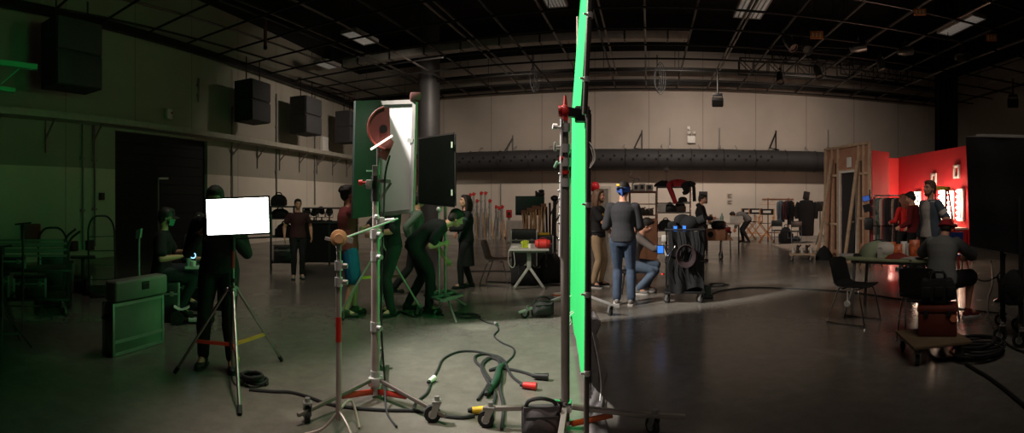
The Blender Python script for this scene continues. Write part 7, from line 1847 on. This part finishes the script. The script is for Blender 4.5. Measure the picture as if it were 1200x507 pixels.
for px, py, w_, h_, lab in ((1095, 210, 9.5, 14, 'empty white picture frame on the long red wall, the lower left one'), (1122, 201, 10.5, 16, 'empty white picture frame on the long red wall, the upper right one')):
    c, s = onwall(px, py, .025); k_ = s/600; w2, h2 = w_*k_*1.25, h_*k_; mb = MB(); bw = .075
    R = rotz(Rw)
    for sg in (-1, 1): mb.box(c + R @ V((sg*(w2/2-bw/2), 0, 0)), (bw, .05, h2), R, bev=.008); mb.box(c + R @ V((0, 0, sg*(h2/2-bw/2))), (w2-.02, .048, bw), R, bev=.008)
    tag(mb.build('picture_frame', white), lab, 'picture frame', 'empty white frames on the red wall')
# make-up counter, mirrors with bulbs
bulbm = M('bulb_glow', (255, 222, 190), .4, var=0, emit=60.0); mirr = M('mirror_glass', (200, 196, 192), .06, 1.0, var=.02)
cA, sA = onwall(1086, 266, .28); cB, sB = onwall(1135, 266, .28); cA.z = cB.z = 0; mid = (cA+cB)/2
t = thing('makeup_counter', 'pale make-up counter with red front along the red wall', 'counter', tuple(mid), Rw); Lc = (cB-cA).length; zc_ = .80
mb = MB(); mb.box((0, 0, zc_), (Lc, .52, .06), bev=.008); mb.build('counter_top', M('counter_pale', (214, 178, 164), .5), t); mb = MB(); mb.box((0, -.2, zc_/2-.02), (Lc-.04, .03, zc_-.06)); mb.build('front_panel', redw, t)
for s in (-1, 1): mb = MB(); mb.box((s*(Lc/2-.03), .02, zc_/2-.02), (.05, .42, zc_-.05)); mb.build('end_panel', redw, t)
def mirror(px0, px1, y0, y1, label, left=True, right=True):
    c, s = onwall((px0+px1)/2, (y0+y1)/2, .05); k_ = s/600; w2, h2 = (px1-px0)*k_*1.2, (y1-y0)*k_
    t = thing('lit_mirror', label, 'mirror', (c.x, c.y, c.z-h2/2), Rw, 'bulb-lit make-up mirrors'); h = h2
    mb = MB()
    for sg in (-1, 1): mb.box((sg*(w2/2-.05), 0, h/2), (.1, .06, h), bev=.008); mb.box((0, 0, h/2+sg*(h/2-.04)), (w2-.02, .058, .08), bev=.008)
    mb.build('frame', white, t)
    mb = MB(); mb.box((0, .01, h/2), (w2-.18, .02, h-.14)); mb.build('mirror_glass', mirr, t)
    n = 6
    for sg, on_ in ((-1, left), (1, right)):
        if not on_: continue
        for k in range(n): mb = MB(); mb.mat(0).ball((sg*(w2/2-.05), -.065, h*(k+.5)/n), .036, None, 12, 8); mb.mat(1).cyl((sg*(w2/2-.05), -.025, h*(k+.5)/n), (sg*(w2/2-.05), -.045, h*(k+.5)/n), .02, n=8); mb.build('bulb', [bulbm, white], t)
    return t
mirror(1071, 1083, 224, 257, 'bulb-lit mirror glimpsed between the sweater and denim jacket wearers')
mirror(1102, 1112, 222, 257, 'bulb-lit mirror behind the red ladder, middle of the counter')
mirror(1112.6, 1120.5, 223, 257, 'narrow mirror with the brightest rows of bulbs')
mirror(1123, 1133, 221, 259, 'wide bulb-lit mirror nearest the large black panel', True, False)
rnd = random.Random(9); Wc = WM[t.name]
for k, (px, h, m, lab) in enumerate(((1108, .12, redp, 'red make-up pot on the counter by the ladder'), (1114, .18, black, 'black make-up case on the counter below the bright bulbs'), (1119, .1, M('gold_brown', (150, 92, 50), .4), 'brown make-up box on the counter'), (1124, .14, M('dark_red_case', (110, 30, 32), .5), 'dark red make-up case on the counter'), (1129, .1, dsteel, 'dark make-up tray at the right end of the counter'))):
    c, s = onwall(px, 262, .30); c.z = zc_+.031; mb = MB(); mb.box(c+V((0, 0, h/2)), (.16+.05*(k % 2), .14, h), Rw, bev=.012); mb.box(c+V((0, 0, h+.008)), (.08, .06, .016), Rw, bev=.004); mb.cyl(c+Nw*.12, c+Nw*.12+V((0, 0, h*.7)), .025, .018, n=10)
    tag(mb.build('makeup_item', m), lab, 'make-up item', 'make-up items on the counter')
# red step ladder with yellow top
c = PZ(1103, 11.5, 0); t = thing('step_ladder', 'red step ladder with a yellow top behind the denim jacket wearer', 'ladder', tuple(c), -azi(1103)-.4); zt = HC+(HZ-221.5)/F*11.5
lr = M('ladder_red', (196, 54, 34), .5); wb, wt2 = .26, .16
for s in (-1, 1): mb = MB(); mb.bar((s*wb, -.1-.25, 0), (s*wt2, -.1, zt), .05, .025); mb.build('rail', lr, t); mb = MB(); mb.bar((s*wb, .45, 0), (s*wt2, .02, zt), .04, .025); mb.build('rear_rail', lr, t)
for k in range(5): u = (k+1)/6; mb = MB(); mb.box((0, -.35+.25*u, zt*u), (2*(wb+(wt2-wb)*u), .08, .025)); mb.build('step', alu, t)
for k in range(2): u = .25+.4*k; mb = MB(); mb.bar((-(wb+(wt2-wb)*u), .45-.43*u, zt*u), ((wb+(wt2-wb)*u), .45-.43*u, zt*u), .03, .02); mb.build('rear_brace', lr, t)
mb = MB(); mb.box((0, -.05, zt+.02), (.42, .2, .07), bev=.012); mb.build('top_cap', M('ladder_yellow', (226, 190, 40), .5), t)
# blue chair back behind the seated man
c = PZ(1113, 10.2, 0); t = thing('blue_chair', 'blue plastic chair in front of the make-up counter', 'chair', tuple(c), -azi(1115)+.2); blp = M('blue_plastic', (32, 60, 128), .5)
mb = MB(); mb.box((0, 0, .46), (.44, .44, .03), bev=.012); mb.build('seat', blp, t); mb = MB(); mb.sheet(lambda a, b: ((a-.5)*.44, -.2-.05*b-.02*sin(pi*a), .60+.32*b), 8, 5, .016); mb.build('backrest', blp, t)
for sx in (-1, 1):
    mb = MB(); mb.tube(smooth_path([(sx*.2, -.28, 0), (sx*.2, -.21, .45), (sx*.2, -.23, .62)], 4), .013, 8); mb.build('leg', chrome, t); mb = MB(); mb.cyl((sx*.2, .19, .45), (sx*.21, .24, 0), .013, n=8); mb.build('leg', chrome, t)

# garment rail of the set
r = 12.0; f = Fr(1040, r); t = f.thing('garment_rail', 'chrome garment rail packed with clothes by the red set wall', 'clothes rail')
L = lambda x, y, dy=0: f.q(x, y, dy); x0, x1 = L(1024, 0).x, L(1056, 0).x; zr = L(1040, 229).z
mb = MB(); mb.cyl((x0, 0, zr), (x1, 0, zr), .018, n=10); mb.build('rail', chrome, t)
for x in (x0, x1): mb = MB(); mb.cyl((x, 0, .06), (x, 0, zr), .018, n=10); mb.build('post', chrome, t); mb = MB(); mb.bar((x, -.25, .06), (x, .25, .06), .04, .04); mb.build('foot', chrome, t)
mb = MB(); mb.bar((x0, 0, .2), (x1, 0, .2), .03, .03); mb.build('lower_bar', chrome, t)
gl = [(1025.5, (150, 40, 44), 1.12, 'dark red garment at the left end of the chrome rail'), (1028, (170, 158, 146), 1.15, 'pale grey garment second on the chrome rail'), (1030.5, (122, 126, 118), 1.15, 'grey-green garment third on the chrome rail'), (1033, (96, 112, 104), 1.2, 'sage garment fourth on the chrome rail'), (1035.5, (186, 160, 148), 1.15, 'pale pink garment fifth on the chrome rail'), (1038, (168, 64, 58), 1.0, 'brick red garment in the middle of the chrome rail'), (1040.5, (60, 54, 56), 1.1, 'charcoal garment right of the brick red one'), (1043.5, (30, 28, 30), 1.2, 'black garment on the right half of the chrome rail'), (1047, (40, 34, 36), 1.2, 'black-brown garment next to the patterned one'), (1050, (150, 132, 122), 1.2, 'patterned beige garment near the right end of the chrome rail'), (1053, (36, 30, 32), 1.05, 'black garment at the right end of the chrome rail')]
for k, (x, rgb, ln, lab) in enumerate(gl):
    o, _ = garment(t, L(x, 0).x, 0, zr-.02, ln, .40, M('garment_%d' % k, rgb, .9, var=.35 if k in (3, 9) else .12, scale=22), yaw=1.15+.08*sin(k*2), d=.05, seed=k)
    o.data.transform(Matrix.Translation(o.location)); o.data.transform(Matrix.Rotation(f.rz, 4, 'Z')); o.location = f.o; tag(o, lab, 'garment', 'clothes on the chrome garment rail')

# ================================================================ table at the right and what stands round it
tA, tB = PZ(981, 7.15, 0), PZ(1086, 6.75, 0); X = (tB-tA).normalized(); w = (tB-tA).length; zt = .735
t = thing('work_table', 'long pale green work table covered with bags at the right', 'table', tuple((tA+tB)/2), atan2(X.y, X.x))
mb = MB(); mb.box((.08, .32, zt-.018), (w+.16, .66, .036), bev=.008); mb.build('tabletop', M('table_pale_green', (150, 158, 124), .5), t)
for sx in (-1, 1):
    for yy in (.06, .58): mb = MB(); mb.bar((.08+sx*(w/2-.12), yy, 0), (.08+sx*(w/2-.16), yy, zt-.03), .035, .035); mb.build('leg', steel, t)
mb = MB(); mb.box((.08, .32, zt-.06), (w-.2, .5, .04)); mb.build('apron', steel, t)
W0 = WM[t.name]; Wi = W0.inverted()
def tx(px, dy=.3):   # local x on the table for a column
    d = V((sin(azi(px)), cos(azi(px)), 0)); b0 = W0 @ V((0, dy, 0)); den = d.x*X.y-d.y*X.x; s = (b0.x*X.y-b0.y*X.x)/den; return (Wi @ (d*s)).x
def th_(px, py, dy=.3):
    d = V((sin(azi(px)), cos(azi(px)), 0)); b0 = W0 @ V((0, dy, 0)); den = d.x*X.y-d.y*X.x; s = (b0.x*X.y-b0.y*X.x)/den; return HC+(HZ-py)/F*s
q = W0 @ V((tx(1029, .35), .35, zt)); t2 = thing('backpack', 'plump pale green and white backpack on the left half of the work table', 'bag', tuple(q), -azi(1029))
mb = MB(); rows = []
for i in range(11):
    ph = pi/2*i/10; rows.append([(cos(a)*.27*cos(ph)**.6*(1+.08*sin(3*a)), sin(a)*.17*cos(ph)**.6, sin(ph)*.20*(1+.1*sin(2*a))) for a in (2*pi*j/24 for j in range(24))])
mb.rings(rows); mb.build('body', M('bag_pale_green', (150, 160, 132), .8, bump=.2), t2)
mb = MB(); mb.ball((.10, -.06, .10), (.17, .12, .11)); mb.build('white_flap', M('bag_white', (206, 200, 190), .8), t2); mb = MB(); mb.tube(smooth_path([(-.12, 0, .17), (-.04, .02, .215), (.08, .02, .215), (.17, 0, .16)], 5), .018, 8); mb.build('strap', black, t2)
q = W0 @ V((tx(1031, .12), .12, zt)); mb = MB(); mb.mat(0).box(q+V((0, 0, .065)), (.075, .06, .13), -azi(1031), bev=.006); mb.mat(1).box(q+V((0, 0, .132)), (.05, .04, .006), -azi(1031)); tag(mb.build('carton', [M('carton_grey', (176, 174, 166), .7), dsteel]), 'small grey carton standing at the front edge of the work table', 'carton')
orp = M('orange_pack', (214, 108, 62), .4, var=.5, scale=16)
def snack(px, dy, w_, h_, label, m, yaw, lean=.15):
    q = W0 @ V((tx(px, dy), dy, zt)); mb = MB(); rows = []
    for i in range(9):
        u = i/8; k = sin(pi*min(.98, max(.02, u)))**.5; rows.append([(cos(a)*w_/2*(1+.05*sin(7*u+a)), sin(a)*.035*k+.004*sin(a), h_*u) for a in (2*pi*j/16 for j in range(16))])
    mb.rings(rows); mb.xf(rotz(yaw) @ rotx(-lean), q+V((0, 0, .006))); tag(mb.build('snack_bag', m), label, 'snack bag', 'snack bags on the work table')
snack(1044, .34, .16, .20, 'crumpled orange snack bag next to the backpack', orp, -.5); snack(1052, .30, .13, .18, 'second orange snack bag on the work table, shorter', orp, -.8, .3); snack(1060, .38, .10, .21, 'white snack bag standing between orange ones', white, -.5); snack(1065, .34, .09, .19, 'narrow white packet leaning on the work table', white, -.9, .25); snack(1072, .30, .15, .24, 'tall orange snack bag by the seated person', orp, -.7)
q = W0 @ V((tx(1052, .12), .12, zt)); heap(q, (.36, .16, .07), 'dark red cloth crumpled on the front of the work table', M('dark_red_cloth', (128, 40, 30), .8), 'cloth', 'red_cloth', -.6, 6)
for k, (px, dy, lab) in enumerate(((993, .25, 'flat grey papers on the left end of the work table'), (1008, .3, 'flat dark folder next to the papers on the work table'), (1069, .12, 'pale papers at the right of the work table in front of the orange bag'))):
    q = W0 @ V((tx(px, dy), dy, zt)); mb = MB(); mb.box(q+V((0, 0, .008)), (.24, .2, .016), -.6+.3*k, bev=.003); mb.box(q+V((.01, .01, .02)), (.2, .16, .008), -.4+.3*k, bev=.002); tag(mb.build('papers', (M('paper_grey', (176, 172, 166), .9), dsteel, M('paper_grey', (176, 172, 166), .9))[k]), lab, 'papers')
# chairs
shell_chair(Fr(1002, 6.45), 'black shell chair on a chrome frame at the left of the work table', -pi/2-.5, shellm, disc=True)
shell_chair(Fr(1079, 5.75), 'black shell chair seen from behind beside the seated person', -.15, shellm)
t = thing('folding_stool', 'black stool carrying the seated person in the red cap', 'stool', tuple(PZ(1104, 6.5, 0)), face(1104, -.35))
mb = MB(); mb.box((0, -.05, .41), (.38, .34, .04), bev=.015); mb.build('seat', black, t)
for sx in (-1, 1):
    for sy in (-1, 1): mb = MB(); mb.cyl((sx*.15, -.05+sy*.13, .40), (sx*.19, -.05+sy*.17, 0), .013, n=8); mb.build('leg', dsteel, t)
# dolly with orange tool box and black bag
c = PZ(1097, 4.95, 0); yaw = -azi(1097)+.35; t = thing('platform_dolly', 'wooden platform dolly on castors under the orange tool box', 'dolly', tuple(c), yaw)
mb = MB(); mb.box((-.02, .05, .185), (.58, .62, .03), bev=.006); mb.build('deck', M('dolly_deck', (104, 86, 62), .7, var=.2), t)
for sx in (-1, 1):
    for sy in (-1, 1): castor(None, t, WM[t.name] @ V((-.02+sx*.23, .05+sy*.24, .17)), .05, .7*sx)
W0 = WM[t.name]
q = W0 @ V((.06, .12, .20)); t2 = thing('tool_box', 'dark orange tool box on the platform dolly', 'tool box', tuple(q), -azi(1104)); orb = M('tool_box_orange', (100, 42, 30), .5, var=.15)
mb = MB(); mb.box((0, 0, .115), (.38, .28, .23), bev=.02); mb.build('body', orb, t2); mb = MB(); mb.box((0, 0, .265), (.40, .30, .07), bev=.025); mb.build('lid', orb, t2)
for s in (-1, 1): mb = MB(); mb.box((s*.11, -.15, .23), (.045, .02, .06), bev=.005); mb.build('latch', dsteel, t2)
mb = MB(); mb.cyl((.155, -.143, .18), (.155, -.152, .18), .035, n=18); mb.build('round_sticker', M('sticker_pale_orange', (208, 120, 84), .5), t2)
mb = MB(); mb.tube(smooth_path([(-.09, 0, .30), (-.08, 0, .325), (.08, 0, .325), (.09, 0, .30)], 4), .01, 8); mb.build('handle', black, t2)
q = q + V((0, 0, .345)); t2 = thing('tool_bag', 'black tool bag sitting on the orange tool box', 'bag', tuple(q), -azi(1104)+.1)
mb = MB(); rows = []
for i in range(11):
    u = i/10; k = 1-.18*u**3; rows.append([(cos(a)*.2*k*abs(cos(a))**-.2*.92 if abs(cos(a)) > .05 else 0, sin(a)*.13*k*(1+.05*sin(a*5)), u*.19*(1+.06*sin(3*a))) for a in (2*pi*(j+.3)/24 for j in range(24))])
mb.rings(rows); mb.build('body', blackcloth, t2); mb = MB()
for s in (-1, 1): mb.tube(smooth_path([(-.08, s*.08, .17), (-.06, s*.05, .26), (.06, s*.05, .26), (.08, s*.08, .17)], 4), .012, 8)
mb.build('handle', black, t2)
for k in range(3): mb = MB(); mb.box((-.12+.12*k, -.135, .09), (.09, .02, .1), bev=.008); mb.build('pocket', black, t2)
coil(1146, 417, .30, 'big heap of coiled black cable on the floor beside the platform dolly', 9, .013, .15, sq=.85)
cable([(1161, 306), (1163, 330), (1158, 350), (1158, 368), (1166, 386), (1176, 400), (1190, 410), (1215, 418)], 'black cable winding down the floor right of the seated person', .013)
cable([(1132, 428), (1145, 436), (1160, 445), (1180, 460), (1206, 482)], 'thick black cable running off the bottom right corner', .016)
cable([(1086, 402), (1090, 415), (1100, 422), (1115, 420), (1130, 414)], 'black cable drooping from the dolly to the coiled heap', .012)
mb = MB(); pp = [P(1132, 303, 7.2), P(1137, 318, 7.0), P(1148, 328, 6.9), P(1160, 328, 6.7), P(1172, 319, 6.5), P(1178, 300, 6.3), P(1180, 285, 6.2)]; mb.tube(smooth_path(pp, 6), .008, 6); tag(mb.build('hanging_cable', rubber), 'thin cable swagged in mid-air from the table to the large black panel', 'cable')

# large black panel on a rolling stand at the right edge
r = 5.7; f = Fr(1176, r); t = f.thing('black_panel_stand', 'very large black cloth panel on a rolling stand at the right edge', 'panel')
L = lambda x, y, dy=0: f.q(x, y, dy)
c4 = [L(1132.5, 160.5, .45), L(1232, 163, -.35), L(1232, 304, -.35), L(1137, 288, .45)]
def pan(a, b):
    p = (c4[0]*(1-a)+c4[1]*a)*b + (c4[3]*(1-a)+c4[2]*a)*(1-b); return p + V((0, .012*sin(a*11+b*3)+.01*sin(b*13), 0))
mb = MB(); mb.sheet(pan, 40, 30, .02); mb.build('cloth_panel', blackcloth, t)
mb = MB(); off = V((.02, .05, 0))
for i in range(4): mb.bar(c4[i]+off, c4[(i+1) % 4]+off, .04, .04)
mb.build('frame', steel, t)
mb = MB(); a_ = c4[0].lerp(c4[1], .14)+V((0, 0, .022)); b_ = c4[1]+V((0, 0, .022)); mb.bar(a_, b_, .03, .03); mb.build('top_bar', alu, t)
xs = [L(1175, 300).x, L(1197, 300, -.2).x]
for x, dy in ((xs[0], .16), (xs[1], -.06)): mb = MB(); mb.bar((x, dy, .14), (x, dy, L(1180, 230).z), .06, .05); mb.build('post', black, t)
mb = MB(); mb.bar((xs[0], .16, .5), (xs[1], -.06, .5), .05, .05); mb.bar((xs[0], .16, L(1180, 235).z), (xs[1], -.06, L(1180, 235).z), .05, .05); mb.build('crossbar', black, t)
for x, dy in ((xs[0], .16), (xs[1], -.06)): mb = MB(); mb.bar((x, dy-.4, .15), (x, dy+.4, .15), .06, .05); mb.build('foot', black, t)
for x, dy in ((xs[0], .16), (xs[1], -.06)):
    for s in (-.36, .36): castor(None, t, WM[t.name] @ V((x, dy+s, .16)), .075, .3)
mb = MB(); mb.ball(((xs[0]+xs[1])/2+.02, -.02, .56), (.13, .14, .2)); mb.box(((xs[0]+xs[1])/2+.02, -.02, .50), (.22, .22, .26), bev=.05); mb.build('hung_bag', blackcloth, t)
# little handle stand in front of it
c = G(1171, 353); t = thing('crank_handle_stand', 'short dark stand with a T-shaped handle left of the rolling panel stand', 'stand', tuple(c), -azi(1171))
mb = MB(); mb.cyl((0, 0, .04), (0, 0, .30), .018, n=10); mb.bar((-.09, 0, .36), (.06, 0, .38), .03, .03); mb.ball((0, 0, .33), (.04, .03, .06)); mb.build('handle', dsteel, t)
mb = MB(); mb.lathe((0, 0, 0), [(.09, 0), (.09, .02), (.03, .05)], 16); mb.build('base', dsteel, t)
finish_pending()
# ================================================================ light
def area(name, loc, aim, size, power, col, sy=None, spread=pi):
    d = bpy.data.lights.new(name, 'AREA'); d.energy = power; d.color = col; d.size = size; d.spread = spread
    if sy: d.shape = 'RECTANGLE'; d.size_y = sy
    o = bpy.data.objects.new(name, d); C.objects.link(o); o.location = loc
    o.rotation_euler = (V(aim)-V(loc)).to_track_quat('-Z', 'Y').to_euler(); return o
def spot(name, loc, aim, power, col, ang, blend=.5, rad=.15):
    d = bpy.data.lights.new(name, 'SPOT'); d.energy = power; d.color = col; d.spot_size = ang; d.spot_blend = blend; d.shadow_soft_size = rad
    o = bpy.data.objects.new(name, d); C.objects.link(o); o.location = loc
    o.rotation_euler = (V(aim)-V(loc)).to_track_quat('-Z', 'Y').to_euler(); return o
def point(name, loc, power, col, rad=.1):
    d = bpy.data.lights.new(name, 'POINT'); d.energy = power; d.color = col; d.shadow_soft_size = rad
    o = bpy.data.objects.new(name, d); C.objects.link(o); o.location = loc; return o
warm = (1, .86, .74); neutral = (1, .93, .86)
# studio lamps in the grid, up to the left: one on the chroma screen and the floor before it, one past its far edge
spot('screen_key', (-4.5, 5.0, 6.0), (.75, 4.7, 1.5), 4200, (1, .96, .90), RAD(48), .45, .22)
spot('aisle_key', (-4.4, 5.4, 6.0), (3.2, 9.0, .8), 1500, warm, RAD(50), .8, .22)
# work lights in the grid washing the back wall
for k, (u, e) in enumerate(((-5.0, 55), (1.0, 110), (6.0, 66))):
    p = nF*17.2 + tF*u + V((0, 0, 6.1)); q = nF*21.6 + tF*u + V((0, 0, 1.2))
    area('wall_wash', p, q, 1.2, e, warm, .4, RAD(150))
area('side_wash', nF*15.5 + tF*(-6.5) + V((0, 0, 6.1)), WL(ul(372), 1.4), 1.2, 90, warm, .5, RAD(120))
area('crew_fill', (-2.4, 5.2, 6.0), (-1.2, 7.6, .9), 1.6, 50, warm, .6, RAD(110))  # fill added over the crew, no lamp known there
# soft fill added to lift the figures on the right, no fixture seen
area('studio_fill', (3.0, 1.0, 5.9), (4.0, 8.0, .8), 3.0, 42, warm, None, RAD(110))
spot('floor_key', (-.6, 2.2, 6.2), (-.62, 3.2, 0), 1000, (1, .80, .70), RAD(37), .7, .3)
# lamp head of the crank stand, aimed at the reflector board
src = lc + Rv @ V((.24, .22, .12))
spot('reflector_lamp', src, P(464, 142, 6.5), 13, (1, .95, .92), RAD(110), 1.0, .06)
# make-up bulbs
for px in (1083, 1107, 1117, 1128):
    c, s = onwall(px, 238, .35); point('bulb_glow', c, 21, (1, .72, .56), .12)
c, s = onwall(1062, 246, .7); point('bulb_glow', c, 34, (1, .62, .5), .15)
w = bpy.data.worlds.new('studio'); bpy.context.scene.world = w; w.use_nodes = True
w.node_tree.nodes['Background'].inputs[0].default_value = (1, .9, .82, 1); w.node_tree.nodes['Background'].inputs[1].default_value = .004
# ================================================================ camera and output
cam = bpy.data.cameras.new('camera'); co = bpy.data.objects.new('camera', cam); C.objects.link(co)
cam.type = 'PANO'; cam.panorama_type = 'CENTRAL_CYLINDRICAL'
cam.central_cylindrical_range_u_min = -1.0; cam.central_cylindrical_range_u_max = 1.0
cam.central_cylindrical_range_v_min = -(507-HZ)/F; cam.central_cylindrical_range_v_max = HZ/F
cam.central_cylindrical_radius = 1.0
co.location = (0, 0, HC); co.rotation_euler = (pi/2, 0, 0)
sc = bpy.context.scene; sc.camera = co
sc.view_settings.view_transform = 'Standard'; sc.view_settings.look = 'None'; sc.view_settings.gamma = 1; sc.view_settings.exposure = 0
sc.view_settings.use_curve_mapping = False
